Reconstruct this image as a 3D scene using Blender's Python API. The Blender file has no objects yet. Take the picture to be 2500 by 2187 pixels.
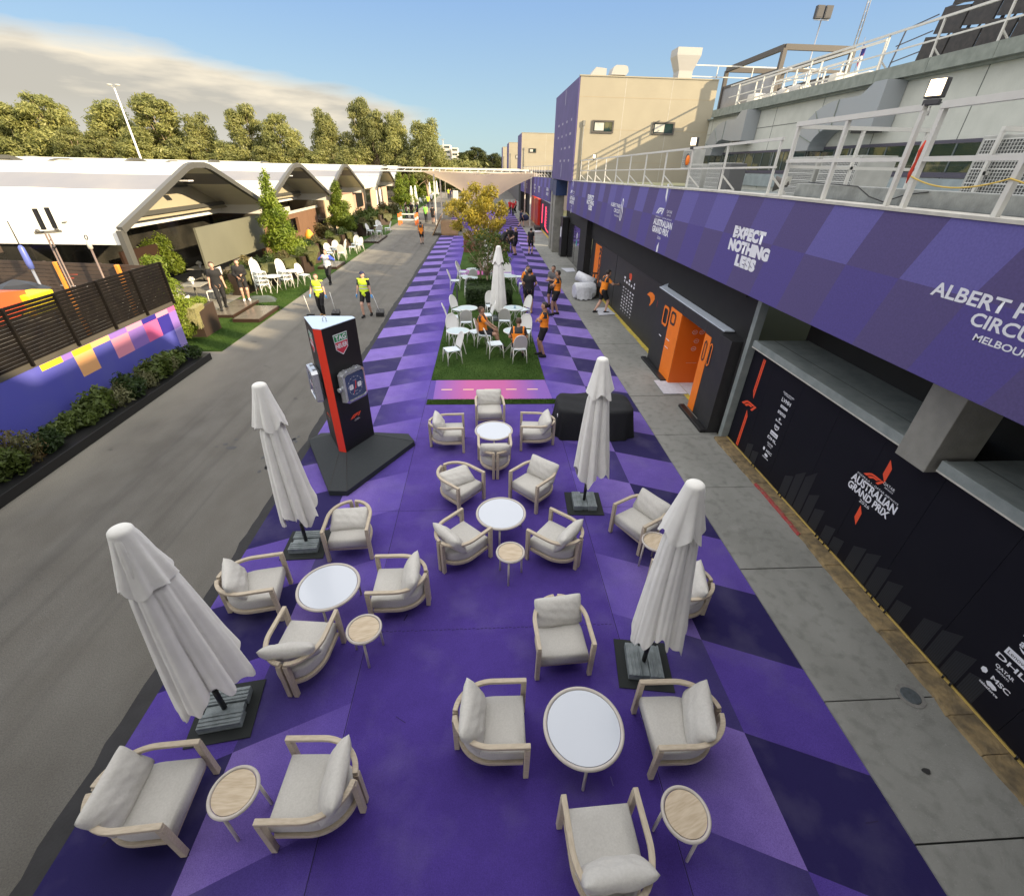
import bpy, bmesh, math, random
import numpy as np
from mathutils import Vector, Matrix, Quaternion
R = math.radians
rnd = random.Random(7)
SC = bpy.context.scene
COL = SC.collection

# ---------------- camera ----------------
cam_d = bpy.data.cameras.new('camera'); cam_d.sensor_width = 36.0; cam_d.lens = 15.777
cam_d.clip_start = 0.05; cam_d.clip_end = 3000
CAM = bpy.data.objects.new('camera', cam_d); COL.objects.link(CAM)
_p, _y, _r = .558753, .0656783, -.0230532
_fw = Vector((math.sin(_y)*math.cos(_p), math.cos(_y)*math.cos(_p), -math.sin(_p)))
_r0 = Vector((math.cos(_y), -math.sin(_y), 0)); _d0 = _fw.cross(_r0)
_rt = math.cos(_r)*_r0 + math.sin(_r)*_d0; _up = -(_fw.cross(_rt))
CAM.matrix_world = Matrix(((_rt.x, _up.x, -_fw.x, 0), (_rt.y, _up.y, -_fw.y, 0), (_rt.z, _up.z, -_fw.z, 5.3), (0, 0, 0, 1)))
SC.camera = CAM

# ---------------- light ----------------
SUN_DIR = Vector((1.0, -0.53, 0.475)).normalized()      # towards the sun
sun_d = bpy.data.lights.new('sun', 'SUN'); sun_d.energy = 5.0; sun_d.angle = R(0.6); sun_d.color = (1.0, .80, .52)
SUN = bpy.data.objects.new('sun', sun_d); COL.objects.link(SUN)
SUN.rotation_euler = SUN_DIR.to_track_quat('Z', 'Y').to_euler()
W = bpy.data.worlds.new('World'); SC.world = W; W.use_nodes = True
nt = W.node_tree; nt.nodes.clear()
def N(t, **k):
    n = nt.nodes.new(t)
    for a, b in k.items(): setattr(n, a, b)
    return n
def mth(op, a, b=None, c=None, clamp=False):
    n = nt.nodes.new('ShaderNodeMath'); n.operation = op; n.use_clamp = clamp
    for i, v in enumerate((a, b, c)):
        if v is None: continue
        if isinstance(v, (int, float)): n.inputs[i].default_value = v
        else: nt.links.new(v, n.inputs[i])
    return n.outputs[0]
def mixc(f, a, b, bt='MIX'):
    n = nt.nodes.new('ShaderNodeMix'); n.data_type = 'RGBA'; n.blend_type = bt
    for i, v in ((0, f), (6, a), (7, b)):
        if isinstance(v, (int, float)): n.inputs[i].default_value = v
        elif isinstance(v, tuple): n.inputs[i].default_value = (*v, 1)[:4]
        else: nt.links.new(v, n.inputs[i])
    return n.outputs[2]
sky = N('ShaderNodeTexSky', sky_type='NISHITA', sun_disc=False)
sky.sun_elevation = math.asin(SUN_DIR.z); sky.sun_rotation = math.atan2(SUN_DIR.x, SUN_DIR.y)
sky.air_density = 1.0; sky.dust_density = 0.6; sky.ozone_density = 1.6
tc = N('ShaderNodeTexCoord'); sp = N('ShaderNodeSeparateXYZ'); nt.links.new(tc.outputs['Generated'], sp.inputs[0])
az = mth('ARCTAN2', sp.outputs[0], sp.outputs[1]); el = mth('ARCSINE', sp.outputs[2])
cb = N('ShaderNodeCombineXYZ'); nt.links.new(mth('MULTIPLY', az, 5.0), cb.inputs[0]); nt.links.new(mth('MULTIPLY', el, 26.0), cb.inputs[1])
nz = N('ShaderNodeTexNoise'); nz.inputs['Scale'].default_value = 1.3; nz.inputs['Detail'].default_value = 7; nt.links.new(cb.outputs[0], nz.inputs['Vector'])
nzv = mth('SUBTRACT', nz.outputs[0], .5)
# upper edge of the cloud bank falls from left to right
top = mth('MULTIPLY', mth('SUBTRACT', -.10, az), .15)
top = mth('ADD', mth('MINIMUM', top, .062), .088)
fade = mth('MULTIPLY', mth('SUBTRACT', -.075, az), 12.0, clamp=True)
edge = mth('SUBTRACT', mth('ADD', top, mth('MULTIPLY', nzv, .05)), el)
m1 = mth('MULTIPLY', mth('MULTIPLY', edge, 42.0, clamp=True), fade)
m1 = mth('MULTIPLY', m1, .93)
low_l = mth('MULTIPLY', mth('SUBTRACT', .075, el), 16.0, clamp=True)
depth = mth('MULTIPLY', mth('ADD', edge, mth('MULTIPLY', nzv, .22)), 16.0, clamp=True)
ccol = mixc(depth, (4.4, 3.85, 2.95), (2.55, 2.35, 2.0))
ccol = mixc(mth('MULTIPLY', low_l, .55), ccol, (3.5, 3.4, 3.1))
# small far clouds low over the vanishing point
nz2 = N('ShaderNodeTexNoise'); nz2.inputs['Scale'].default_value = 3.1; nz2.inputs['Detail'].default_value = 5; nt.links.new(cb.outputs[0], nz2.inputs['Vector'])
m2 = mth('MULTIPLY', mth('MULTIPLY', mth('SUBTRACT', nz2.outputs[0], .52), 6.0, clamp=True), mth('MULTIPLY', mth('SUBTRACT', .035, el), 40.0, clamp=True))
k = mth('DIVIDE', el, .22, clamp=True)
lowc = mixc(k, (2.05, 2.85, 2.95), (1.22, 2.0, 3.25))
skyc = mixc(.12, lowc, sky.outputs[0])
c1 = mixc(mth('MULTIPLY', m2, .6), skyc, (3.3, 3.1, 2.8)); c2 = mixc(m1, c1, ccol)
# bright fill glow added to the sky overhead and behind, outside the clear band
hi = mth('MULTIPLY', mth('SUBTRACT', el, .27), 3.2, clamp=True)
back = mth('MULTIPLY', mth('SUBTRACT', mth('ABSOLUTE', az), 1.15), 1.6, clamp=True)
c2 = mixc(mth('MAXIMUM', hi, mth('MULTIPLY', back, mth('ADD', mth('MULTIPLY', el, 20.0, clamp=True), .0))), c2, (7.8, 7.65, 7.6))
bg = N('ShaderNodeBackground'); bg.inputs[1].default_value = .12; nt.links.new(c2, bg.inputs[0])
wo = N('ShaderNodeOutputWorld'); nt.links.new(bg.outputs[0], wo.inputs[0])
SC.view_settings.view_transform = 'Standard'; SC.view_settings.look = 'None'
SC.view_settings.gamma = 1.0; SC.view_settings.exposure = 1.0
SC.cycles.max_bounces = 6; SC.cycles.diffuse_bounces = 4; SC.cycles.transparent_max_bounces = 8

# ---------------- materials ----------------
def mat(name, col, rough=.7, metal=0, var=0, scale=8, bump=0, bscale=40, col2=None, emit=0, spec=None, objvar=0, alpha=None, trans=0, stretch=None, coat=0, lo=.35, hi=.65):
    """Principled material; var mixes towards col2 (or darker) by noise, bump adds a fine relief."""
    global nt
    m = bpy.data.materials.new(name); m.use_nodes = True; nt = m.node_tree
    b = nt.nodes['Principled BSDF']; b.inputs['Roughness'].default_value = rough; b.inputs['Metallic'].default_value = metal
    if spec is not None: b.inputs['Specular IOR Level'].default_value = spec
    if coat: b.inputs['Coat Weight'].default_value = coat
    b.inputs['Base Color'].default_value = (*col, 1)
    if trans: b.inputs['Transmission Weight'].default_value = trans
    if alpha is not None: b.inputs['Alpha'].default_value = alpha
    c = None
    if var or bump:
        t = nt.nodes.new('ShaderNodeTexCoord'); src = t.outputs['Object']
        if stretch:
            mp = nt.nodes.new('ShaderNodeMapping'); mp.inputs['Scale'].default_value = stretch; nt.links.new(src, mp.inputs[0]); src = mp.outputs[0]
    if var:
        n = nt.nodes.new('ShaderNodeTexNoise'); n.inputs['Scale'].default_value = scale; n.inputs['Detail'].default_value = 5; nt.links.new(src, n.inputs['Vector'])
        f = mth('MULTIPLY', mth('DIVIDE', mth('SUBTRACT', n.outputs[0], lo), hi-lo, clamp=True), var)
        c = mixc(f, tuple(col), tuple(col2 or [v*.5 for v in col]))
    if objvar:
        oi = nt.nodes.new('ShaderNodeObjectInfo'); k = mth('ADD', mth('MULTIPLY', oi.outputs['Random'], objvar), 1-objvar/2)
        hs = nt.nodes.new('ShaderNodeHueSaturation')
        if c is None: hs.inputs['Color'].default_value = (*col, 1)
        else: nt.links.new(c, hs.inputs['Color'])
        nt.links.new(k, hs.inputs['Value']); c = hs.outputs[0]
    if c is not None: nt.links.new(c, b.inputs['Base Color'])
    if bump:
        n2 = nt.nodes.new('ShaderNodeTexNoise'); n2.inputs['Scale'].default_value = bscale; n2.inputs['Detail'].default_value = 3; nt.links.new(src, n2.inputs['Vector'])
        bp = nt.nodes.new('ShaderNodeBump'); bp.inputs['Strength'].default_value = bump; bp.inputs['Distance'].default_value = .02
        nt.links.new(n2.outputs[0], bp.inputs['Height']); nt.links.new(bp.outputs[0], b.inputs['Normal'])
    if emit:
        b.inputs['Emission Color'].default_value = (*col, 1); b.inputs['Emission Strength'].default_value = emit
    return m

# ---------------- mesh builder ----------------
class MB:
    def __init__(s): s.v = []; s.f = []; s.m = []; s.sm = []
    def add(s, vs, fs, mi=0, smooth=False):
        k = len(s.v); s.v += [tuple(p) for p in vs]
        for f in fs: s.f.append(tuple(i+k for i in f)); s.m.append(mi); s.sm.append(smooth)
        return s
    def box(s, a, b, mi=0, M=None, ch=0):
        x0, y0, z0 = a; x1, y1, z1 = b
        vs = [Vector(p) for p in ((x0,y0,z0),(x1,y0,z0),(x1,y1,z0),(x0,y1,z0),(x0,y0,z1),(x1,y0,z1),(x1,y1,z1),(x0,y1,z1))]
        if M is not None: vs = [M @ p for p in vs]
        return s.add(vs, [(0,3,2,1),(4,5,6,7),(0,1,5,4),(1,2,6,5),(2,3,7,6),(3,0,4,7)], mi)
    def beam(s, p, q, w, h, mi=0, up=(0,0,1)):
        p = Vector(p); q = Vector(q); d = (q-p).normalized(); u = Vector(up)
        if abs(d.dot(u)) > .98: u = Vector((1,0,0))
        r = d.cross(u).normalized(); u = r.cross(d)
        vs = [c + r*a*w/2 + u*b*h/2 for c in (p, q) for a, b in ((-1,-1),(1,-1),(1,1),(-1,1))]
        return s.add(vs, [(0,1,2,3),(7,6,5,4),(0,4,5,1),(1,5,6,2),(2,6,7,3),(3,7,4,0)], mi)
    def tube(s, pts, rad, n=8, mi=0, smooth=True, cap=True):
        pts = [Vector(p) for p in pts]; k = len(pts)
        rr = rad if isinstance(rad, (list, tuple)) else [rad]*k
        vs = []; ref = None
        for i, p in enumerate(pts):
            d = (pts[min(i+1, k-1)]-pts[max(i-1, 0)]).normalized()
            if ref is None:
                ref = Vector((0,0,1)) if abs(d.z) < .9 else Vector((1,0,0))
            r = d.cross(ref)
            if r.length < 1e-4: r = d.orthogonal()
            r.normalize(); u = r.cross(d); ref = u
            for j in range(n):
                a = 2*math.pi*j/n; vs.append(p + (r*math.cos(a)+u*math.sin(a))*rr[i])
        fs = [(i*n+j, i*n+(j+1)%n, (i+1)*n+(j+1)%n, (i+1)*n+j) for i in range(k-1) for j in range(n)]
        s.add(vs, fs, mi, smooth)
        if cap:
            b = len(s.v)-len(vs)
            s.f.append(tuple(b+j for j in reversed(range(n)))); s.m.append(mi); s.sm.append(False)
            s.f.append(tuple(b+(k-1)*n+j for j in range(n))); s.m.append(mi); s.sm.append(False)
        return s
    def cyl(s, p, q, r, n=12, mi=0, r2=None): return s.tube([p, q], [r, r if r2 is None else r2], n, mi)
    def lathe(s, prof, n=24, mi=0, c=(0,0,0), smooth=True):
        vs = [(c[0]+r*math.cos(2*math.pi*j/n), c[1]+r*math.sin(2*math.pi*j/n), c[2]+z) for r, z in prof for j in range(n)]
        fs = [(i*n+j, i*n+(j+1)%n, (i+1)*n+(j+1)%n, (i+1)*n+j) for i in range(len(prof)-1) for j in range(n)]
        return s.add(vs, fs, mi, smooth)
    def disc(s, c, r, n=24, mi=0, up=1):
        vs = [(c[0]+r*math.cos(2*math.pi*j/n), c[1]+r*math.sin(2*math.pi*j/n), c[2]) for j in range(n)]
        return s.add(vs, [tuple(range(n)) if up > 0 else tuple(reversed(range(n)))], mi)
    def quad(s, a, b, c, d, mi=0): return s.add([a,b,c,d], [(0,1,2,3)], mi)
    def poly(s, pts, mi=0): return s.add(pts, [tuple(range(len(pts)))], mi)
    def prism(s, pts, h, mi=0):
        """pts: planar loop; h: extrusion vector"""
        n = len(pts); h = Vector(h); a = [Vector(p) for p in pts]
        return s.add(a + [p+h for p in a], [tuple(reversed(range(n))), tuple(range(n, 2*n))] + [(i, (i+1)%n, n+(i+1)%n, n+i) for i in range(n)], mi)
    def grid(s, fn, nu, nv, mi=0, smooth=True, wrapu=False):
        vs = [fn(i/(nu if wrapu else nu-1), j/(nv-1)) for j in range(nv) for i in range(nu)]
        fs = []
        for j in range(nv-1):
            for i in range(nu if wrapu else nu-1):
                a = j*nu+i; b = j*nu+(i+1) % nu; fs.append((a, b, b+nu, a+nu))
        return s.add(vs, fs, mi, smooth)
    def sphere(s, c, r, n=12, mi=0, sc=(1,1,1)):
        def f(u, v):
            t = math.pi*(v-.5); a = 2*math.pi*u
            return (c[0]+r*sc[0]*math.cos(t)*math.cos(a), c[1]+r*sc[1]*math.cos(t)*math.sin(a), c[2]+r*sc[2]*math.sin(t))
        return s.grid(f, n, max(6, n//2+1), mi, True, True)
    def sweep(s, pts, w, h, mi=0, closed=False, smooth=False):
        """rectangular section w (across) x h (up, z) swept along a near-level path"""
        pts = [Vector(p) for p in pts]; k = len(pts); vs = []
        for i, p in enumerate(pts):
            d = pts[(i+1) % k if closed else min(i+1, k-1)] - pts[(i-1) % k if closed else max(i-1, 0)]
            d.z = 0; d.normalize(); r = Vector((d.y, -d.x, 0))
            for a, b in ((-1,-1),(1,-1),(1,1),(-1,1)): vs.append(p + r*a*w/2 + Vector((0,0,b*h/2)))
        fs = []
        for i in range(k if closed else k-1):
            for j in range(4):
                a = i*4+j; b = i*4+(j+1) % 4; c = ((i+1) % k)*4; fs.append((a, b, c+(j+1) % 4, c+j))
        if not closed: fs += [(3,2,1,0), tuple((k-1)*4+j for j in range(4))]
        return s.add(vs, fs, mi, smooth)
    def mesh(s, name, mats):
        me = bpy.data.meshes.new(name); me.from_pydata([tuple(v) for v in s.v], [], s.f)
        for m in (mats if isinstance(mats, (list, tuple)) else [mats]): me.materials.append(m)
        me.polygons.foreach_set('material_index', s.m); me.polygons.foreach_set('use_smooth', s.sm); me.update()
        return me
    def build(s, name, mats, parent=None, bevel=0, loc=None, rot=None, fix=False):
        me = s.mesh(name, mats)
        if fix:
            b = bmesh.new(); b.from_mesh(me); bmesh.ops.recalc_face_normals(b, faces=b.faces); b.to_mesh(me); b.free()
        o = bpy.data.objects.new(name, me); COL.objects.link(o)
        if parent is not None: o.parent = parent
        if loc: o.location = loc
        if rot: o.rotation_euler = rot
        if bevel:
            mo = o.modifiers.new('bevel', 'BEVEL'); mo.width = bevel; mo.segments = 2; mo.limit_method = 'ANGLE'; mo.angle_limit = R(40)
        return o
def tag(o, label=None, cat=None, group=None, kind=None):
    if label: o['label'] = label
    if cat: o['category'] = cat
    if group: o['group'] = group
    if kind: o['kind'] = kind
    return o
def thing(name, loc, label, cat, rz=0, group=None):
    o = bpy.data.objects.new(name, None); COL.objects.link(o); o.location = loc; o.rotation_euler = (0, 0, rz)
    o.empty_display_size = .1
    return tag(o, label, cat, group)
def struct(mb, name, mats, **k): return tag(mb.build(name, mats, **k), kind='structure')
def dup(root, loc, rz=None, label=None, group=None, scale=None):
    r = root.copy(); COL.objects.link(r); r.location = loc
    if rz is not None: r.rotation_euler = (0, 0, rz)
    if scale: r.scale = scale if isinstance(scale, tuple) else (scale,)*3
    if label: r['label'] = label
    if group: r['group'] = group
    def kids(a, b):
        for ch in list(a.children):
            if ch.name in skip: continue
            c = ch.copy(); COL.objects.link(c); c.parent = b; kids(ch, c)
    skip = ()
    kids(root, r); return r
_txt = {}
def text_mesh(s, size=1.0, bold=0.0, shear=0.0, space=1.0, align='CENTER', line=1.0):
    cu = bpy.data.curves.new('t', 'FONT'); cu.body = s; cu.size = size; cu.offset = bold; cu.shear = shear
    cu.space_character = space; cu.align_x = align; cu.align_y = 'CENTER'; cu.space_line = line; cu.resolution_u = 3
    o = bpy.data.objects.new('t', cu); me = bpy.data.meshes.new_from_object(o)
    bpy.data.objects.remove(o); bpy.data.curves.remove(cu); return me
def put_text(name, s, M, material, parent=None, fit=None, **k):
    """M: 4x4 placing the text plane (x right, y up, z normal); fit=(w,h) stretches to that size"""
    me = text_mesh(s, **k); n = len(me.vertices)
    if n == 0: return None
    a = np.zeros(n*3); me.vertices.foreach_get('co', a); a = a.reshape(-1, 3)
    lo, hi = a.min(0), a.max(0); a -= (lo+hi)/2
    if fit: a[:, 0] *= fit[0]/max(hi[0]-lo[0], 1e-6); a[:, 1] *= fit[1]/max(hi[1]-lo[1], 1e-6)
    me.vertices.foreach_set('co', a.ravel()); me.name = name
    me.transform(M); me.materials.clear(); me.materials.append(material); me.update()
    o = bpy.data.objects.new(name, me); COL.objects.link(o)
    if parent is not None: o.parent = parent
    return o
def frame(o, xax, yax):
    x = Vector(xax).normalized(); y = Vector(yax).normalized(); z = x.cross(y)
    return Matrix(((x.x, y.x, z.x, o[0]), (x.y, y.y, z.y, o[1]), (x.z, y.z, z.z, o[2]), (0,0,0,1)))
# ---------------- ground, carpets, pavement ----------------
def xyz_nodes():
    t = nt.nodes.new('ShaderNodeTexCoord'); s = nt.nodes.new('ShaderNodeSeparateXYZ'); nt.links.new(t.outputs['Object'], s.inputs[0]); return t.outputs['Object'], s.outputs
def noise(vec, scale, detail=4, stretch=None):
    if stretch:
        mp = nt.nodes.new('ShaderNodeMapping'); mp.inputs['Scale'].default_value = stretch; nt.links.new(vec, mp.inputs[0]); vec = mp.outputs[0]
    n = nt.nodes.new('ShaderNodeTexNoise'); n.inputs['Scale'].default_value = scale; n.inputs['Detail'].default_value = detail; nt.links.new(vec, n.inputs['Vector']); return n.outputs[0]
def base(m):
    global nt
    nt = m.node_tree; return nt.nodes['Principled BSDF']
def ramp01(v, a, b): return mth('DIVIDE', mth('SUBTRACT', v, a), b-a, clamp=True)

m_asph = mat('asphalt', (.13,.125,.115), .9, bump=.5, bscale=90)
b = base(m_asph); vec, s = xyz_nodes()
big = ramp01(noise(vec, .35, 4, (1, .35, 1)), .35, .68); mid = ramp01(noise(vec, 2.2, 6, (1, .5, 1)), .35, .7); fine = noise(vec, 70, 2)
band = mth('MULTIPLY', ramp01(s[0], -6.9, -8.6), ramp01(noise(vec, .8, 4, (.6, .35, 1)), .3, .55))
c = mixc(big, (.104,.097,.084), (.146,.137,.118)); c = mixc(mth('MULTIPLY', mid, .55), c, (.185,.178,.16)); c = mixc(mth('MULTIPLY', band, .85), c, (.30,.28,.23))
c = mixc(mth('MULTIPLY', ramp01(fine, .35, .7), .5), c, (.045,.044,.042))
ty = ramp01(noise(vec, 1.0, 3, (2.6, .06, 1)), .56, .66); c = mixc(mth('MULTIPLY', ty, .28), c, (.05,.048,.045))
vo = nt.nodes.new('ShaderNodeTexVoronoi'); vo.feature = 'DISTANCE_TO_EDGE'; vo.inputs['Scale'].default_value = .22; wn = nt.nodes.new('ShaderNodeVectorMath'); wn.operation = 'ADD'
nn_ = nt.nodes.new('ShaderNodeTexNoise'); nn_.inputs['Scale'].default_value = 1.1; nn_.inputs['Detail'].default_value = 6; nt.links.new(vec, nn_.inputs['Vector']); nt.links.new(vec, wn.inputs[0]); nt.links.new(nn_.outputs[1], wn.inputs[1]); nt.links.new(wn.outputs[0], vo.inputs['Vector'])
crk = mth('MULTIPLY', ramp01(vo.outputs[0], .0035, .0012), ramp01(noise(vec, .5, 2), .5, .6)); c = mixc(mth('MULTIPLY', crk, .0), c, (.03,.03,.03))
sp_ = ramp01(noise(vec, 1.3, 3), .70, .735); c = mixc(mth('MULTIPLY', sp_, .5), c, (.03,.03,.03))
nt.links.new(c, b.inputs['Base Color'])
g = MB(); g.quad((-900,-300,-.004),(900,-300,-.004),(900,1500,-.004),(-900,1500,-.004)); struct(g, 'ground', mat('far_ground', (.11,.12,.06), .95, var=.5, scale=.1))
g = MB(); g.quad((-30,-12,0),(7,-12,0),(7,140,0),(-30,140,0)); struct(g, 'road', m_asph)
# carpet -------------------------------------------------
def carpet_mat(name, col, near=None, inner=False):
    m = mat(name, col, .95, spec=.15); b = base(m); vec, s = xyz_nodes()
    c = tuple(col)
    if near: c = mixc(ramp01(s[1], 3, 16), near, c)  # near tones darker: shade by the viewpoint is mixed into the colour
    if inner:
        ax = mth('ABSOLUTE', s[0]); c = mixc(ramp01(ax, 2.75, 1.75), c, inner)
    blot = ramp01(noise(vec, 3.0, 6), .3, .7); grain = ramp01(noise(vec, 130, 2), .3, .75); dust = ramp01(noise(vec, 1.6, 10), .50, .75)
    c = mixc(mth('MULTIPLY', blot, .20), c, (.02,.012,.08)); c = mixc(mth('MULTIPLY', grain, .42), c, (.02,.012,.08)); c = mixc(mth('MULTIPLY', dust, .13), c, (.30,.28,.36))
    nt.links.new(c, b.inputs['Base Color'])
    bp = nt.nodes.new('ShaderNodeBump'); bp.inputs['Strength'].default_value = .6; bp.inputs['Distance'].default_value = .006
    nt.links.new(noise(vec, 160, 2), bp.inputs['Height']); nt.links.new(bp.outputs[0], b.inputs['Normal']); return m
PL = (.105,.052,.33)
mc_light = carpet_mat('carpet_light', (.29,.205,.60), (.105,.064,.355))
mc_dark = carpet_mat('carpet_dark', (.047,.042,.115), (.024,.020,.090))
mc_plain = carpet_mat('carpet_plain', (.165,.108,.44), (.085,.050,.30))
mc_ilight = carpet_mat('carpet_inner_light', (.255,.175,.55), None, (.15,.10,.44))
mc_idark = carpet_mat('carpet_inner_dark', (.062,.050,.175), None, (.11,.070,.36))
mc_seam = mat('carpet_seam', (.02,.012,.06), .95)
carp = MB(); P = 1.165
def clipy(pts, lo, hi):
    def cl(pts, f, v):
        out = []
        for i in range(len(pts)):
            a, b = pts[i], pts[(i+1) % len(pts)]; ia, ib = f(a[1]-v) >= 0, f(b[1]-v) >= 0
            if ia: out.append(a)
            if ia != ib: t = (v-a[1])/(b[1]-a[1]); out.append((a[0]+t*(b[0]-a[0]), v, a[2]))
        return out
    pts = cl(pts, lambda q: q, lo)
    return cl(pts, lambda q: -q, hi) if len(pts) > 2 else pts
Z1 = .005
Y0, Y1 = -3.0, 44.2
def checks(sx, xo, xi, xc, ylo, yhi):
    k0 = int((ylo-14)/P)-2; k1 = int((yhi-10)/P)+3
    for k in range(k0, k1):
        yb = 11.77+P*k
        for (xa, xb, even, odd) in ((xo, xi, 0, 1), (xi, xc, 4, 3)):
            f = lambda x: yb-.42*(abs(x)-2.75)
            pts = [(xa, f(xa), Z1), (xb, f(xb), Z1), (xb, f(xb)+P, Z1), (xa, f(xa)+P, Z1)]
            if sx > 0: pts = pts[::-1]
            pts = clipy(pts, ylo, yhi)
            if len(pts) > 2: carp.poly(pts[::-1] if sx < 0 and False else pts, even if k % 2 == 0 else odd)
checks(-1, -3.88, -2.72, -1.59, Y0, Y1); checks(1, 3.95, 2.83, 1.72, Y0, 74)
checks(-1, -3.88, -2.72, -1.59, 50, 74)
carp.quad((-1.59,Y0,Z1),(1.72,Y0,Z1),(1.72,44.2,Z1),(-1.59,44.2,Z1), 2); carp.quad((-1.59,44.2,Z1),(1.72,44.2,Z1),(1.72,74,Z1),(-1.59,74,Z1), 2)
for x in (-1.60, 1.73): carp.box((x-.004, Y0, .0075), (x+.004, 13, .0078), 5)
for i in range(60):
    a = -1.6+i*3.3/60; carp.box((a, 3.86+.006*math.sin(i*2.1), .0075), (a+.035, 3.868+.006*math.sin(i*2.1), .0078), 5)
rr = random.Random(31)
for y in (-.9, 6.35, 8.9): carp.box((-3.86, y, .0076), (3.93, y+.005, .0078), 5)
for i in range(18):      # scuffs and trodden marks
    x, y = rr.uniform(-3.6,3.7), rr.uniform(.6,11); a = rr.uniform(0,3.1); L = rr.uniform(.02,.07); w_ = rr.uniform(.003,.008); dx, dy = math.cos(a), math.sin(a)
    carp.quad((x-dx*L-dy*w_, y-dy*L+dx*w_, .0079), (x-dx*L+dy*w_, y-dy*L-dx*w_, .0079), (x+dx*L+dy*w_, y+dy*L-dx*w_, .0079), (x+dx*L-dy*w_, y+dy*L+dx*w_, .0079), 6 if i % 3 else 5)
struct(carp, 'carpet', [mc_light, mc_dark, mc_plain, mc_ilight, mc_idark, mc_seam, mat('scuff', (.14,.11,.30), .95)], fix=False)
# rubber edge strip of the carpet
e = MB(); rr = random.Random(3); pts = []
n = 220
for i in range(n+1):
    y = -3+i*47.5/n; pts.append((y, -4.02-.05*rr.random()-.05*max(0, math.sin(y*.7))))
for (ya, xa), (yb, xb) in zip(pts[:-1], pts[1:]): e.quad((xa, ya, .003), (-3.88, ya, .003), (-3.88, yb, .003), (xb, yb, .003))
struct(e, 'carpet_edge_strip', mat('edge_strip', (.022,.022,.024), .8, var=.5, scale=5, bump=.4, bscale=30))
# pink strip with dashes
m_pink = mat('pink_strip', (.5,.16,.5), .95, spec=.1); b = base(m_pink); vec, s = xyz_nodes()
k = mth('MULTIPLY', ramp01(s[0], -1.45, -.5), ramp01(s[0], 1.45, .5)); c = mixc(k, (.24,.13,.45), (.52,.14,.34))
nt.links.new(mixc(mth('MULTIPLY', ramp01(noise(vec, 120, 2), .3, .75), .2), c, (.1,.03,.12)), b.inputs['Base Color'])
pk = MB(); pk.quad((-1.42,10.93,.009),(1.78,10.93,.009),(1.72,12.2,.009),(-1.45,12.2,.009))
for x in (-1.1,-.5,.1,.7,1.3): pk.quad((x-.15,11.52,.011),(x+.15,11.52,.011),(x+.15,11.57,.011),(x-.15,11.57,.011), 1)
struct(pk, 'pink_strip', [m_pink, mat('dash_yellow', (.85,.62,.35), .8)])
pk = MB(); pk.quad((-1.5,27.2,.009),(1.72,27.2,.009),(1.72,28.7,.009),(-1.5,28.7,.009)); struct(pk, 'pink_strip', m_pink)
# turf
m_turf = mat('turf', (.035,.075,.015), .95, spec=.1); b = base(m_turf); vec, s = xyz_nodes()
c = mixc(ramp01(noise(vec, 1.2, 5), .3, .7), (.040,.085,.016), (.075,.13,.030)); c = mixc(mth('MULTIPLY', ramp01(noise(vec, 90, 3), .4, .7), .6), c, (.010,.026,.006)); nt.links.new(c, b.inputs['Base Color'])
bp = nt.nodes.new('ShaderNodeBump'); bp.inputs['Strength'].default_value = 1; bp.inputs['Distance'].default_value = .02; nt.links.new(noise(vec, 110, 3), bp.inputs['Height']); nt.links.new(bp.outputs[0], b.inputs['Normal'])
def turf(x0, y0, x1, y1, h=.02, n=2500):
    t = MB(); t.box((x0, y0, .006), (x1, y1, h)); rr = random.Random(int(x0*10+y0*7))
    struct(t, 'turf', m_turf)
turf(-1.59, 12.2, 1.72, 27.2); turf(-1.55, 28.7, 1.65, 41.5); turf(-1.57, 10.62, 1.86, 10.9)
turf(-11.2, 14.6, -8.62, 47); turf(-13.2, 47, -9.3, 110)
# bare blades standing on the near turf edges, one uncountable mass
bl = MB(); rr = random.Random(5); vs = []; fs = []
def blades(x0, y0, x1, y1, n, h):
    for i in range(n):
        x = rr.uniform(x0, x1); y = rr.uniform(y0, y1); a = rr.uniform(0, 6.28); dx, dy = .006*math.cos(a), .006*math.sin(a); hh = h*rr.uniform(.6, 1.2); lx, ly = rr.uniform(-.015,.015), rr.uniform(-.015,.015)
        k = len(vs); vs.extend([(x-dx, y-dy, .018), (x+dx, y+dy, .018), (x+lx, y+ly, .018+hh)]); fs.append((k, k+1, k+2))
blades(-1.59, 12.2, 1.72, 19, 26000, .03); blades(-1.57, 10.62, 1.86, 10.9, 4000, .03); blades(-10.5, 14.6, -8.62, 24, 24000, .035)
bl.add(vs, fs); tag(bl.build('grass_blades', m_turf), kind='stuff')
# pavement
m_conc = mat('pavement', (.25,.25,.23), .9, bump=.35, bscale=60); b = base(m_conc); vec, s = xyz_nodes()
c = mixc(ramp01(noise(vec, .9, 6, (1,.5,1)), .3, .7), (.20,.202,.185), (.28,.282,.26)); c = mixc(mth('MULTIPLY', ramp01(noise(vec, 6, 7), .5, .75), .45), c, (.09,.09,.08)); c = mixc(mth('MULTIPLY', ramp01(noise(vec, 45, 3), .62, .75), .5), c, (.36,.36,.34))
c = mixc(mth('MULTIPLY', ramp01(noise(vec, 1.7, 9), .62, .70), .25), c, (.34,.34,.32)); nt.links.new(c, b.inputs['Base Color'])
pv = MB(); js = [-4.6,-2.5,-.6,1.38,2.70,4.76,6.87,8.93,11.05,13.2,15.35]+[15.35+2.12*i for i in range(1,40)]
for a, bb in zip(js[:-1], js[1:]):
    pv.box((3.95, a+.008, -.05), (7.4, bb-.008, .022+.004*((int(a*7)) % 2)), 0)
pv.box((5.05, -2, .027), (5.06, 1.37, .028), 1)
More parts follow.
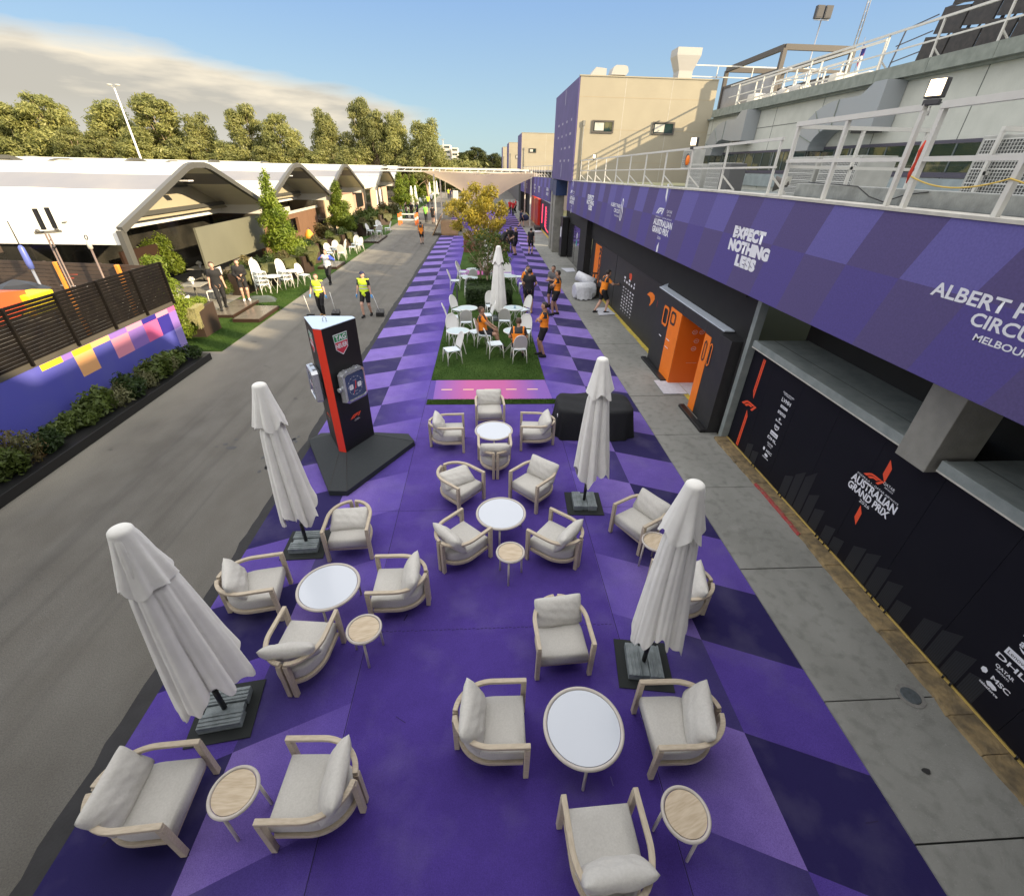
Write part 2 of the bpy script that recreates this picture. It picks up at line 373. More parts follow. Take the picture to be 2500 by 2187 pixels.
pv.quad((3.95,-4,.0015),(7.5,-4,.0015),(7.5,95,.0015),(3.95,95,.0015), 1)
struct(pv, 'pavement', [m_conc, mat('joint', (.03,.03,.03), .95)])
st = MB(); rr = random.Random(11)
for (x, y, rx, ry) in ((4.55,1.95,.045,.03),):
    st.poly([(x+rx*math.cos(a)*(1+.2*math.sin(3*a)), y+ry*math.sin(a), .033) for a in [i*.5236 for i in range(12)]])
struct(st, 'pavement_stain', mat('stain', (.025,.025,.025), .7))
mh = thing('manhole_cover', (5.03, 2.72, .03), 'round grey access cover set in the concrete pavement beside the stone kerb', 'cover')
q = MB(); q.lathe([(0,.012),(.10,.012),(.105,.006),(.105,0)], 28, smooth=False); q.lathe([(.03,.0135),(.028,.014),(.03,.015)], 12); q.build('lid', mat('cover_metal', (.12,.14,.15), .6, .4, var=.5, scale=30), mh)
q = MB(); q.lathe([(.106,.004),(.15,.004),(.152,0)], 28, smooth=False); q.build('surround', mat('cover_ring', (.22,.215,.2), .9, var=.5, scale=20), mh)
# puddle marks on the asphalt by the totem
pd = MB(); rr = random.Random(21)
for i in range(26):
    x = -4.25-rr.random()*.55; y = 7.6+rr.random()*1.9; a = rr.uniform(.02,.075)
    pd.poly([(x+a*math.cos(t)*rr.uniform(.6,1.2), y+a*1.5*math.sin(t)*rr.uniform(.6,1.2), .0035) for t in [j*.7 for j in range(9)]])
for (x, y, a) in ((-5.55,8.6,.07),(-5.75,8.75,.04),(-5.62,8.95,.035),(-5.9,8.65,.02)):
    pd.poly([(x+a*1.6*math.cos(t)*rr.uniform(.8,1.2), y+a*math.sin(t)*rr.uniform(.8,1.2), .0035) for t in [j*.7 for j in range(9)]])
struct(pd, 'damp_patch', mat('damp', (.035,.035,.036), .45))
# stone kerb along the panel wall
kb = MB(); rr = random.Random(4); m_stone = mat('kerb_stone', (.30,.22,.11), .9, var=.9, scale=7, col2=(.12,.095,.06), bump=.7, bscale=25); m_redp = mat('kerb_red', (.33,.03,.035), .8, var=.8, scale=14, col2=(.2,.12,.08)); m_yel = mat('yellow_paint', (.62,.48,.05), .8, var=.7, scale=9, col2=(.3,.25,.1))
def xk(y): return 5.30+.02*math.sin(y*1.3)-(.05 if y < 2.6 else 0)
ys = [-3,-1.2,.4,1.1,2.05,3.1,4.3,5.45,6.75,7.7,8.75]
for a, bb in zip(ys[:-1], ys[1:]):
    n = 5
    for i in range(n):
        y0 = a+(bb-a)*i/n+(.008 if i == 0 else 0); y1 = a+(bb-a)*(i+1)/n; w0, w1 = xk(y0)+rr.uniform(-.01,.01), xk(y1)+rr.uniform(-.01,.01); z = .07+rr.uniform(-.006,.006)
        kb.add([(w0,y0,.0),(w1,y1,.0),(5.66,y1,.0),(5.66,y0,.0),(w0+.02,y0,z),(w1+.02,y1,z),(5.66,y1,z),(5.66,y0,z)], [(0,3,2,1),(4,5,6,7),(0,1,5,4),(1,2,6,5),(2,3,7,6),(3,0,4,7)], 0)
        if 5.4 <= y0 < 6.8: kb.add([(w0-.004,y0,.03),(w1-.004,y1,.03),(w0+.016,y0,z+.003),(w1+.016,y1,z+.003),(w0+.05,y0,z+.003),(w1+.05,y1,z+.003)], [(0,1,3,2),(2,3,5,4)], 1)
kb.box((5.575,-3,.071),(5.60,8.8,.085), 2)
struct(kb, 'stone_kerb', [m_stone, m_redp, mat('kerb_trim', (.5,.36,.10), .6)])
ye = MB(); y = 8.9
while y < 74:
    h = rr.uniform(.3, .7) if y < 30 else 2.2
    if not (28 < y < 38.5): ye.box((5.47+rr.uniform(-.015,.015)+.004*(y-9), y, .031), (5.64+.004*(y-9), y+h-.004, .036))
    y += h
struct(ye, 'yellow_line', m_yel)
# ---------------- lounge furniture ----------------
m_oak = mat('bleached_oak', (.53,.455,.345), .55, var=.6, scale=5, col2=(.38,.31,.22), stretch=(3,14,14), bump=.12, bscale=30)
m_fab = mat('chair_fabric', (.56,.545,.505), .95, var=.4, scale=60, col2=(.43,.415,.38), bump=.35, bscale=260, spec=.2)
m_fab2 = mat('pillow_fabric', (.60,.585,.545), .95, var=.35, scale=45, col2=(.47,.455,.42), bump=.35, bscale=240, spec=.2)
m_glass_top = mat('white_glass', (.58,.62,.68), .22, var=.25, scale=2, col2=(.52,.56,.62), coat=.25)
m_limed = mat('limed_wood', (.55,.51,.46), .5, var=.4, scale=6, col2=(.43,.38,.33))
m_ply = mat('table_veneer', (.60,.50,.36), .5, var=.8, scale=3.2, col2=(.44,.34,.22), stretch=(2,14,1))
def ushape(xf, hw, xb, x0=0.02, n=14, gap=0):
    """plan outline from front-left round the back to front-right"""
    pts = [(xf, hw)]; L = x0-xb
    pts.append((x0, hw))
    for i in range(1, n*2):
        t = math.pi/2+math.pi*i/(n*2); pts.append((x0+L*math.cos(t), hw*math.sin(t)))
    pts += [(x0, -hw), (xf, -hw)]
    return pts
def make_chair():
    t = thing('lounge_chair', (0,0,0), 'x', 'armchair')
    W2 = .325
    for s in (1, -1):
        a = MB(); pts = [(.375, s*W2)] + [(.375-.36*i/4, s*W2) for i in range(1, 5)]
        for i in range(1, 15):
            th = math.pi/2*i/14; pts.append((.015-.385*math.sin(th), s*(W2*math.cos(th)) if i < 14 else 0))
        pts = [p for p in pts if abs(p[1]) > .03] + [(-.369, s*.022)]
        path = [Vector((x, y, .60)) for x, y in pts]
        a.sweep(path, .05, .038, smooth=False)
        a.build('arm_rail', m_oak, t, bevel=.006)
        l = MB(); l.box((.32, s*W2-.0275, 0), (.375, s*W2+.0275, .578)); l.build('leg', m_oak, t, bevel=.006)
        l = MB(); l.box((-.398, s*.04-.027, 0), (-.343, s*.04+.027, .578)); l.build('leg', m_oak, t, bevel=.006)
    f = MB(); pts = ushape(.315, .288, -.335); f.sweep([Vector((x, y, .215)) for x, y in pts], .04, .05)
    f.box((.28, -.288, .19), (.32, .288, .24)); f.build('seat_frame', m_oak, t, bevel=.004)
    c = MB(); pl = ushape(.345, .285, -.325, n=10)
    n = len(pl); cx = 0.02
    prof = [(.90, .232), (.985, .25), (1.0, .285), (1.0, .36), (.985, .395), (.93, .415), (.6, .424), (.25, .427)]
    vs = []; fs = []
    for k, z in prof:
        for x, y in pl: vs.append((cx+(x-cx)*k, y*k, z))
    for j in range(len(prof)-1):
        for i in range(n): fs.append((j*n+i, j*n+(i+1) % n, (j+1)*n+(i+1) % n, (j+1)*n+i))
    fs.append(tuple((len(prof)-1)*n+i for i in range(n))); fs.append(tuple(reversed(range(n))))
    c.add(vs, fs, 0, True); o = c.build('seat_cushion', m_fab, t, fix=True)
    return t
def pillow_mesh(w=.60, h=.40, th=.17, seed=0, name='pillow'):
    rr = random.Random(seed); ph = [rr.uniform(0, 6) for _ in range(8)]
    p = MB(); n, m2 = 30, 20; w *= 1.04; th *= 1.12; vs = []; fs = []
    def pt(u, v, s):
        e = (max(0, 1-abs(u)**3.2)*max(0, 1-abs(v)**2.6))**.55
        sx = w/2*(1-.06*(1-abs(v)**2)*0-.045*math.cos(v*1.57)*abs(u)); sy = h/2*(1-.05*math.cos(u*1.57)*abs(v))
        rc = (abs(u)**7+abs(v)**7)**(1/7) if (u or v) else 1; mx = max(abs(u), abs(v)); kk = (mx/rc if rc else 1); sx *= .35+.65*kk; sy *= .35+.65*kk
        wr = .5*(.010*math.sin(u*7+ph[0]+2*v)*e + .006*math.sin(v*11+ph[1]+3*u)*e + .005*math.sin(u*17+v*9+ph[2])*e - .018*math.exp(-((u-.1)**2)*30)*math.exp(-(v-.5)**2*6)*e)
        return (u*sx, v*sy, s*(th/2*e+wr))
    for s in (1, -1):
        k = len(vs)
        for j in range(m2+1):
            for i in range(n+1): vs.append(pt(-1+2*i/n, -1+2*j/m2, s))
        for j in range(m2):
            for i in range(n):
                a = k+j*(n+1)+i; q = (a, a+1, a+n+2, a+n+1); fs.append(q if s > 0 else q[::-1])
    p.add(vs, fs, 0, True); me = p.mesh(name, m_fab2)
    b = bmesh.new(); b.from_mesh(me); bmesh.ops.remove_doubles(b, verts=b.verts, dist=.0008); b.to_mesh(me); b.free(); return me
PIL = [pillow_mesh(seed=i) for i in range(5)]
CH0 = make_chair(); used = [False]
#            x, y (front middle), heading deg, pillow (dx, dy, lean, yaw, mesh), label
CHAIRS = [
 (-2.744,1.966,3, 0,0,'low armchair nearest the asphalt at the bottom left corner of the photo'),
 (-1.974,1.957,178, -.02,4,'armchair facing the bottom left side table from its right side, next to the plain carpet'),
 (.39,2.434,-1, -.02,-3,'armchair on the left of the nearest white glass table, facing right'),
 (1.614,2.364,179, .02,-14,'armchair on the right of the nearest white glass table with a skewed pillow'),
 (.964,1.719,92, 0,2,'armchair cut by the bottom edge, its back to the viewer below the nearest glass table'),
 (.902,3.124,-87, 0,4,'armchair facing the viewer above the nearest white glass table, left of an umbrella base'),
 (-2.21,3.794,84, -.02,10,'armchair with its back to the viewer below the left white glass table'),
 (-2.84,4.432,10, 0,16,'armchair left of the left glass table, between two closed umbrellas'),
 (-1.598,4.326,180, 0,4,'armchair right of the left glass table, behind a small wooden side table'),
 (-2.158,5.159,-87, .12,2,'armchair facing the viewer behind the left glass table, by the second left umbrella base'),
 (-.174,5.427,45, -.02,-4,'armchair lower left of the middle glass table, seen from behind'),
 (.803,5.38,140, 0,2,'armchair lower right of the middle glass table, seen from behind'),
 (-.266,6.408,-42, .15,-16,'armchair upper left of the middle glass table, its pillow fallen forward on the seat'),
 (.626,6.428,-137, 0,6,'armchair upper right of the middle glass table with a pillow standing up'),
 (.152,8.034,91, -.03,0,'armchair with its back to the viewer below the farthest glass table'),
 (-.49,8.611,2, 0,0,'armchair left of the farthest glass table'),
 (.74,8.66,176, 0,4,'armchair right of the farthest glass table, left of the black draped box'),
 (.088,9.32,-87, 0,0,'armchair facing the viewer behind the farthest glass table, in front of the pink strip'),
 (2.244,5.4,-150, 0,3,'armchair beside the pavement between the two right hand umbrellas, facing lower left'),
 (2.27,4.12,172, .02,-6,'armchair mostly hidden behind the nearest right hand umbrella'),
]
for i, (x, y, a, pd_, yaw, lab) in enumerate(CHAIRS):
    h = R(a); c = (x-.375*math.cos(h), y-.375*math.sin(h), .009)
    if i == 0: o = CH0; o.location = c; o.rotation_euler = (0, 0, h)
    else: o = dup(CH0, c, h)
    o['label'] = lab; o['group'] = 'oak armchairs on the purple carpet'
    p = bpy.data.objects.new('pillow', PIL[i % 5]); COL.objects.link(p); p.parent = o
    lean = 62 if pd_ < .1 else 26
    M = Matrix.Translation((-.17+pd_*1.0, 0, .565 if pd_ < .1 else .50)) @ Matrix.Rotation(R(yaw), 4, 'Z') @ Matrix.Rotation(R(-(90-lean)), 4, 'Y') @ Matrix.Rotation(R(90), 4, 'Y') @ Matrix.Rotation(R(90), 4, 'Z')
    p.matrix_local = M
# the copies above were made before the first chair's own pillow was linked only for i == 0
for o in [o for o in bpy.data.objects if o.name.startswith('lounge_chair')]:
    ps = [c for c in o.children if c.name.startswith('pillow')]
    for c in ps[:-1]: bpy.data.objects.remove(c)
def make_table(R0, H, rim, name, top_mat, rim_mat, label, leg_r=.016):
    t = thing(name, (0,0,0), label, 'table')
    r = MB(); pr = []
    for i in range(13):
        a = 2*math.pi*i/12; pr.append((R0-rim/2+rim/2*math.cos(a), H-.012+.020*math.sin(a)))
    r.lathe(pr, 56); r.build('rim', rim_mat, t)
    d = MB(); d.lathe([(0, H-.004), (R0-rim-.004, H-.004), (R0-rim-.004, H-.03), (0, H-.03)], 56, smooth=False); d.build('tabletop', top_mat, t)
    for k in range(3):
        a = R(-95+120*k); p = Vector(((R0-rim*1.1)*math.cos(a), (R0-rim*1.1)*math.sin(a), H-.02)); q = Vector(((R0-rim*.7)*math.cos(a), (R0-rim*.7)*math.sin(a), 0))
        l = MB(); l.cyl(q, p, leg_r, 12); l.build('leg', rim_mat, t)
    return t
GT = None
for (x, y, rz, lab) in ((.956,2.347,0,'round coffee table with white glass top, nearest and largest in view'), (-2.163,4.28,10,'round coffee table with white glass top between the left armchairs'), (.219,5.72,0,'round coffee table with white glass top amid four diagonal armchairs'), (.152,8.465,5,'round coffee table with white glass top farthest away, by the pink strip')):
    GT = make_table(.415, .45, .04, 'coffee_table', m_glass_top, m_limed, lab) if GT is None else dup(GT, (0,0,0), label=lab)
    GT.location = (x, y, .009); GT.rotation_euler = (0,0,R(rz)); GT['group'] = 'white topped coffee tables'
ST = None
for (x, y, rz, lab) in ((-2.306,1.907,0,'small wooden side table between the two bottom left armchairs'), (1.713,1.559,20,'small wooden side table at the bottom right, alone beside an armchair'), (-1.522,3.554,15,'small wooden side table standing on plain carpet by the left group'), (.327,4.775,-5,'small wooden side table just below the middle glass table'), (2.559,4.923,40,'small wooden side table half hidden behind the right umbrella')):
    ST = make_table(.215, .50, .032, 'side_table', m_ply, m_limed, lab, .015) if ST is None else dup(ST, (0,0,0), label=lab)
    ST.location = (x, y, .009); ST.rotation_euler = (0,0,R(rz)); ST['group'] = 'small wooden side tables'
# ---------------- closed umbrellas ----------------
m_canvas = mat('canvas', (.80,.79,.75), .9, var=.4, scale=4, col2=(.66,.65,.62), bump=.3, bscale=14, spec=.15)
m_slab = mat('base_slab', (.15,.18,.185), .55, var=.7, scale=9, col2=(.28,.32,.33), bump=.3, bscale=40)
m_rubber = mat('rubber_mat', (.012,.016,.016), .8)
m_black = mat('black_metal', (.012,.012,.013), .4)
m_alu = mat('pole_metal', (.35,.36,.38), .35, .8)
def make_umbrella(seed, Ht=2.82, rb=.25, zb=.70, lean=(0,0)):
    rr = random.Random(seed); t = thing('closed_umbrella', (0,0,0), 'x', 'umbrella')
    ph = [rr.uniform(0, 6.28) for _ in range(10)]
    NU, NV = 150, 60
    def f(u, v):
        a = 2*math.pi*u; z = Ht-.05-(Ht-zb-.05)*v
        r = .085+(rb-.085)*min(1, (v*1.02))**.72
        fold = .30*abs(math.sin(4*a+ph[0]+.12*math.sin(3*v+ph[1])))**.6 - .14
        fold += .07*math.sin(3*a+ph[2]) + .05*math.sin(9*a+ph[3]-.8*v) + .035*abs(math.sin(13*a+ph[7]+1.0*v))
        r *= 1+fold*(.35+.9*v)
        if v > .80: z += (.12*math.sin(3*a+ph[4])+.06*math.sin(8*a+ph[5])+.03*math.sin(15*a))*(v-.80)/.20
        pinch = math.exp(-((v-.235)/.035)**2); r *= 1-.30*pinch
        return (r*math.cos(a)*1.05+.05*v*v*math.cos(ph[6]), r*math.sin(a)*.92+.05*v*v*math.sin(ph[6]), z)
    c = MB(); c.grid(f, NU, NV, 0, True, True); c.build('canopy', m_canvas, t)
    s = MB()
    def g(u, v):     # the valance hood draped over the top
        a = 2*math.pi*u; 
        if v < .25: k = v/.25; r = .09*math.sin(k*math.pi/2); z = Ht+.02-.045*(1-math.cos(k*math.pi/2))
        else:
            k = (v-.25)/.75; r = .09+.105*k**1.1; z = Ht-.025-.50*k-.09*k*abs(math.sin(2*a+ph[6]))*k-.03*k*math.sin(5*a+ph[7])
            r *= 1+(.22*abs(math.sin(4*a+ph[8]))-.08+.07*math.sin(9*a+ph[9]))*k
        return (r*math.cos(a)+.02*(v > .25)*(v-.25)*math.cos(ph[5]), r*math.sin(a), z)
    s.grid(g, 80, 20, 0, True, True); s.build('hood', m_canvas, t)
    k = MB(); zs_ = Ht-.05-(Ht-zb-.05)*.235
    k.tube([((.125*rb/.25)*math.cos(a), (.115*rb/.25)*math.sin(a), zs_+.02*math.sin(a*2)) for a in [i*2*math.pi/20 for i in range(21)]], .012, 5); k.build('tie_strap', m_canvas, t)
    k = MB(); k.cyl((0,0,.40),(0,0,Ht-.1), .019, 12); k.build('pole', m_alu, t)
    k = MB(); k.cyl((0,0,.10),(0,0,.46), .028, 14); k.cyl((.02,0,.42),(.07,0,.42), .008, 8); k.sphere((.08,0,.42), .016, 8); k.build('tube_holder', m_black, t)
    b = MB(); b.box((-.33,-.33,.0),(.33,.33,.012)); b.build('rubber_mat', m_rubber, t)
    b = MB()
    for sgn in (-1, 1):
        for j in range(3):
            z = .014+.034*j
            b.box((sgn*.10-.08+sgn*.03, -.22, z), (sgn*.10+.08+sgn*.03, .22, z+.030))
        for q in (-.045, .0, .045):
            b.box((sgn*.13+q-.011, -.215, .113), (sgn*.13+q+.011, .215, .122))
    b.box((-.045,-.20,.013),(.045,.20,.09)); b.build('ballast_slabs', m_slab, t, bevel=.008)
    return t
for (x, y, rz, seed, lab) in ((-2.971,2.886,98,1,'closed white umbrella at far left beside the asphalt, nearest and largest'), (-2.949,5.546,92,2,'closed white umbrella standing left between armchair and totem base'), (1.786,6.461,-3,3,'closed white umbrella in front of the black draped box'), (1.93,3.257,-8,4,'closed white umbrella nearest on the right hand side of the carpet')):
    o = make_umbrella(seed, 2.84 if seed != 1 else 2.76, .31 if seed in (1,) else .245); o.location = (x, y, .009); o.rotation_euler = (0,0,R(rz)); o['label'] = lab; o['group'] = 'closed umbrellas among the armchairs'
# ---------------- black draped box ----------------
t = thing('draped_table', (2.5, 9.3, .009), 'long low box fully covered by a loose black cloth, behind a closed umbrella', 'covered table', R(-2))
d = MB(); ph = [rnd.uniform(0, 6) for _ in range(6)]
def dr(u, v):
    a = 2*math.pi*u; ca, sa = math.cos(a), math.sin(a); p = 5
    r = (abs(ca)**p+abs(sa)**p)**(-1/p); X, Y = .86*r*ca, .52*r*sa
    if v < .3: k = v/.3; return (X*k, Y*k, .70+.012*math.sin(X*k*9+ph[0])+.01*math.sin(Y*k*14+X*k*5))
    k = (v-.3)/.7; fl = 1+.10*k+.035*k*math.sin(11*a+ph[1])+.03*k*math.sin(23*a+ph[2]); return (X*fl, Y*(fl+.05*k), .70-.69*k if k < 1 else .005)
d.grid(dr, 110, 22, 0, True, True); d.build('cloth', mat('black_cloth', (.010,.011,.013), .9, bump=.3, bscale=18), t)
q = MB(); q.box((-.70,-.40,0),(.70,.40,.67)); q.build('frame', m_black, t)
q = MB(); q.box((-.90,-.50,.56),(-.89,-.44,.62)); q.build('care_tag', mat('tag_white', (.8,.8,.8)), t)
# ---------------- the pit building on the right ----------------
m_black_pan = mat('black_panel', (.004,.004,.009), .6, var=.3, scale=2, col2=(.007,.007,.012), spec=.25)
m_bar = mat('grey_bar_print', (.03,.034,.045), .5); b = base(m_bar); vec, s = xyz_nodes()
stp = mth('MULTIPLY', mth('ADD', mth('SINE', mth('MULTIPLY', s[1], 260.0)), 1.0), .5)
c = mixc(ramp01(s[2], .95, .12), (.007,.007,.011), mixc(stp, (.021,.025,.033), (.008,.009,.013))); nt.links.new(c, b.inputs['Base Color'])
m_dgrey = mat('charcoal_panel', (.022,.022,.024), .5, var=.5, scale=4, col2=(.035,.034,.033), bump=.05)
m_head = mat('black_header', (.008,.008,.009), .7, var=.4, scale=3, col2=(.015,.015,.015))
m_orange = mat('orange_print', (.90,.21,.012), .5, var=.15, scale=5)
m_orange2 = mat('orange_inner', (.72,.14,.008), .5)
m_redor = mat('red_print', (.78,.085,.03), .45)
m_white = mat('white_print', (.72,.73,.78), .6)
m_cgrey = mat('concrete_ledge', (.26,.29,.28), .85, var=.7, scale=4, col2=(.17,.20,.195), bump=.25, bscale=30)
m_col = mat('concrete_column', (.26,.255,.225), .85, var=.6, scale=5, col2=(.19,.185,.165), bump=.25, bscale=30)
m_pA = mat('print_purple', (.105,.085,.28), .75, var=.3, scale=40, bump=.05, bscale=200)
m_pB = mat('print_violet', (.13,.112,.36), .75, var=.3, scale=40)
m_pC = mat('print_plum', (.092,.07,.205), .75, var=.3, scale=40)
m_pD = mat('print_deep', (.085,.064,.26), .75, var=.3, scale=40)
m_trim = mat('cream_trim', (.55,.53,.47), .6, var=.4, scale=6)
WX = Matrix(((0,0,-1,0),(-1,0,0,0),(0,1,0,0),(0,0,0,1)))   # text plane for a wall seen from -X: right = -Y, up = Z, normal = -X
def wallM(x, y, z, rot=0):
    M = frame((x, y, z), (0,-1,0), (0,0,1))
    return M @ Matrix.Rotation(rot, 4, 'Z')
def wtext(name, s, x, y, z, w, h, m, parent, **k): return put_text(name, s, wallM(x, y, z), m, parent, fit=(w, h), **k)
def f1mark(mb, x, y, z, w, mi=0, eps=0):
    """winged emblem: w wide; right = -Y"""
    s = w
    def P(u, v): return (x-eps, y-u*s, z+v*s)
    # local coords: emblem about 1 wide x .25 high, slanted
    mb.poly([P(-.5,-.125),P(-.28,.045),P(-.16,.105),P(0,.125),P(.36,.125),P(.27,.055),P(.0,.055),P(-.10,.045),P(-.18,.005),P(-.33,-.125)][::-1], mi)
    mb.poly([P(-.29,-.125),P(-.15,-.02),P(-.05,.03),P(.02,.04),P(.25,.04),P(.165,-.03),P(.03,-.03),P(-.02,-.045),P(-.13,-.125)][::-1], mi)
    mb.poly([P(.18,-.125),P(.38,.125),P(.5,.125),P(.30,-.125)][::-1] if False else [P(.17,-.125),P(.30,-.125),P(.50,.125),P(.37,.125)], mi)
# near black panel wall
X0 = 5.60
w = thing('panel_wall', (X0, 3.0, 0), 'long black printed panel wall with orange stripes and white lettering beside the stone kerb', 'wall')
def loc(mbo, name, mats, parent, origin=(0,0,0), **k):
    """mesh written in world coordinates, parented to a thing at its own place"""
    o = mbo.build(name, mats, parent, **k); o.matrix_parent_inverse = Matrix.Translation(parent.location).inverted() if parent.rotation_euler.z == 0 else parent.matrix_world.inverted(); return o
def fixp(o, parent):
    if o is not None: o.matrix_parent_inverse = Matrix.Translation(parent.location).inverted()
    return o
q = MB(); ys = [-3.0,-.6,.35,1.3,2.25,3.2,4.15,5.1,6.05,7.0,7.95,8.72]
for a, bb in zip(ys[:-1], ys[1:]): q.box((X0, a+.002, .10), (X0+.05, bb-.002, 2.20))
loc(q, 'panel', m_black_pan, w)
def seg(y0, z0, y1, z1, y2, z2, y3, z3, e=.004): return [(X0-e, y0, z0), (X0-e, y1, z1), (X0-e, y2, z2), (X0-e, y3, z3)]
q = MB()
for pl in ([(8.34,2.12),(8.25,2.12),(8.25,1.28),(8.34,1.42)], [(8.335,.98),(8.245,.86),(8.245,.12),(8.335,.12)], [(4.905,1.96),(4.82,1.86),(4.82,1.62),(4.905,1.72)], [(4.97,1.10),(4.89,1.0),(4.89,.78),(4.97,.88)]):
    q.poly([(X0-.004, y, z) for y, z in pl])
f1mark(q, X0, 8.33, 1.10, .55, 0, .004); f1mark(q, X0, 5.00, 1.585, .36, 0, .004)
for pl in ([(8.30,2.12),(8.292,2.12),(8.292,1.38),(8.30,1.38)], [(8.294,.9),(8.286,.9),(8.286,.12),(8.294,.12)]):
    q.poly([(X0-.006, y, z) for y, z in pl], 1)
loc(q, 'stripe_emblem', [m_redor, m_black_pan], w)
T = lambda s, y, z, ww, h, **k: fixp(wtext('lettering', s, X0-.004, y, z, ww, h, m_white, w, **k), w)
T('AUSTRALIAN', 4.90, 1.40, .86, .13, bold=.035); T('GRAND PRIX', 4.93, 1.26, .80, .12, bold=.035); T('FORMULA 1 - QATAR AIRWAYS', 4.88, 1.49, .78, .035); T('2026', 4.93, 1.155, .20, .05)
T('QATAR', 4.73, 1.62, .20, .05); T('AIRWAYS', 4.71, 1.575, .15, .025)
def sponsors(yc, k):
    items = [('GLOBAL PARTNERS\nOF FORMULA 1', 1.80, .34, .055), ('LVMH', 1.68, .28, .075), ('#PIRELLI', 1.555, .22, .05), ('aramco', 1.43, .25, .06), ('*', 1.315, .06, .05), ('Barcelona', 1.26, .2, .04), ('aws', 1.15, .15, .055), ('#Lenovo', .98, .24, .085), ('DHL', .86, .30, .06), ('QATAR', .745, .19, .045), ('AIRWAYS', .70, .14, .022), ('MSC', .585, .19, .055), ('salesforce', .44, .20, .032)]
    box = MB()
    for s, z, ww, h in items:
        if s[0] == '#':
            y = yc; box.poly([(X0-.004, y+ww*k/2, z-h*k/2), (X0-.004, y+ww*k/2, z+h*k/2), (X0-.004, y-ww*k/2, z+h*k/2), (X0-.004, y-ww*k/2, z-h*k/2)])
            fixp(wtext('lettering', s[1:], X0-.006, y, z, ww*k*.8, h*k*.5, m_black_pan, w), w)
        elif s == '*': box.poly([(X0-.004, yc-.04*math.sin(i*.6283)*(1 if i % 2 == 0 else .4), z+.04*math.cos(i*.6283)*(1 if i % 2 == 0 else .4)) for i in range(10)][::-1])
        else: T(s, yc-(.05 if s in ('MSC',) else 0), z, ww*k, h*k, bold=.02)
    box.poly([(X0-.004, yc+.13*k+.035*math.sin(i*1.0472), .585+.04*math.cos(i*1.0472)) for i in range(6)])
    box.poly([(X0-.004, yc+.0-.06*math.sin(i*.52), .495+.03*math.cos(i*.52)*(1+.25*math.sin(3*i))) for i in range(12)][::-1])
    box.poly([(X0-.004, yc-.06+.12*i/6, 1.115-.018*math.sin(i/6*3.14)) for i in range(7)]+[(X0-.004, yc+.06-.12*i/6, 1.105-.03*math.sin(i/6*3.14)) for i in range(7)])
    loc(box, 'emblem', m_white, w)
sponsors(7.28, 1.0); sponsors(2.55, 1.05)
q = MB()
def bars(y0, n, hs):
    for i in range(n):
        y = y0-i*.23; h = hs[i]; q.poly([(X0-.003, y, .11), (X0-.003, y, .11+h*.75), (X0-.003, y-.20, .11+h), (X0-.003, y-.20, .11)])
bars(7.95, 2, [.35,.3]); bars(6.6, 5, [.5,.75,.9,.6,.45]); bars(5.35, 2, [.35,.3]); bars(4.75, 5, [.5,.6,.55,.5,.35]); bars(3.45, 4, [.5,.6,.5,.4]); bars(1.9, 3, [.5,.4,.3]); bars(.8, 6, [.5,.6,.5,.4,.5,.3])
loc(q, 'printed_bar', m_bar, w)
q = MB()
for y in (7.55,7.45,6.55,6.46,5.4,5.32,5.2,5.05,4.2,4.1,3.95,3.85,2.9,2.8,2.0,1.9): q.cyl((X0-.03, y, .075), (X0-.03, y, .13), .012, 8)
loc(q, 'anchor_bolt', m_black, w)
# ledge with its dark gap, and the square column
def bx(name, a, bb, m, label, cat, bevel=0, nm=None):
    c = ((a[0]+bb[0])/2, (a[1]+bb[1])/2, a[2]); q = MB(); q.box((a[0]-c[0], a[1]-c[1], 0), (bb[0]-c[0], bb[1]-c[1], bb[2]-a[2]))
    return tag(q.build(nm or name, m, loc=c, bevel=bevel), label, cat)
def ledge(y0, y1, label):
    t = thing('concrete_ledge', (5.45, (y0+y1)/2, 2.28), label, 'ledge'); d = (y1-y0)/2
    q = MB(); q.box((0, -d, 0), (.06, d, .14)); q.box((.06, -d, .02), (1.2, d, .125)); q.build('slab', m_cgrey, t, bevel=.006)
    q = MB(); q.box((.42, -d, .126), (.435, d, .128)); q.build('joint_line', mat('dark_line', (.07,.08,.08)), t)
    q = MB(); q.box((-.003, -d, -.012), (.012, d, .01)); q.build('edge_trim', m_trim, t)
ledge(4.76, 8.62, 'sloping concrete ledge above the black panel wall, far side of the square column'); ledge(-3.0, 4.20, 'concrete ledge above the black panel wall, nearer than the square column')
bx('concrete_column', (5.38, 4.26, 2.2), (5.95, 4.72, 3.36), m_col, 'short square concrete column between the two ledges under the purple banner', 'column', .01)
tag(MB().box((0,-6,0),(.3,6,3.2)).build('recess_wall', m_head, loc=(6.6, 2.7, 0)), 'black recess wall seen under the purple banner behind the ledges', 'wall')
tag(MB().box((0,-6,0),(1.35,6,.05)).build('soffit_board', m_head, loc=(5.22, 2.7, 3.36)), 'black soffit board under the near purple banner', 'soffit')
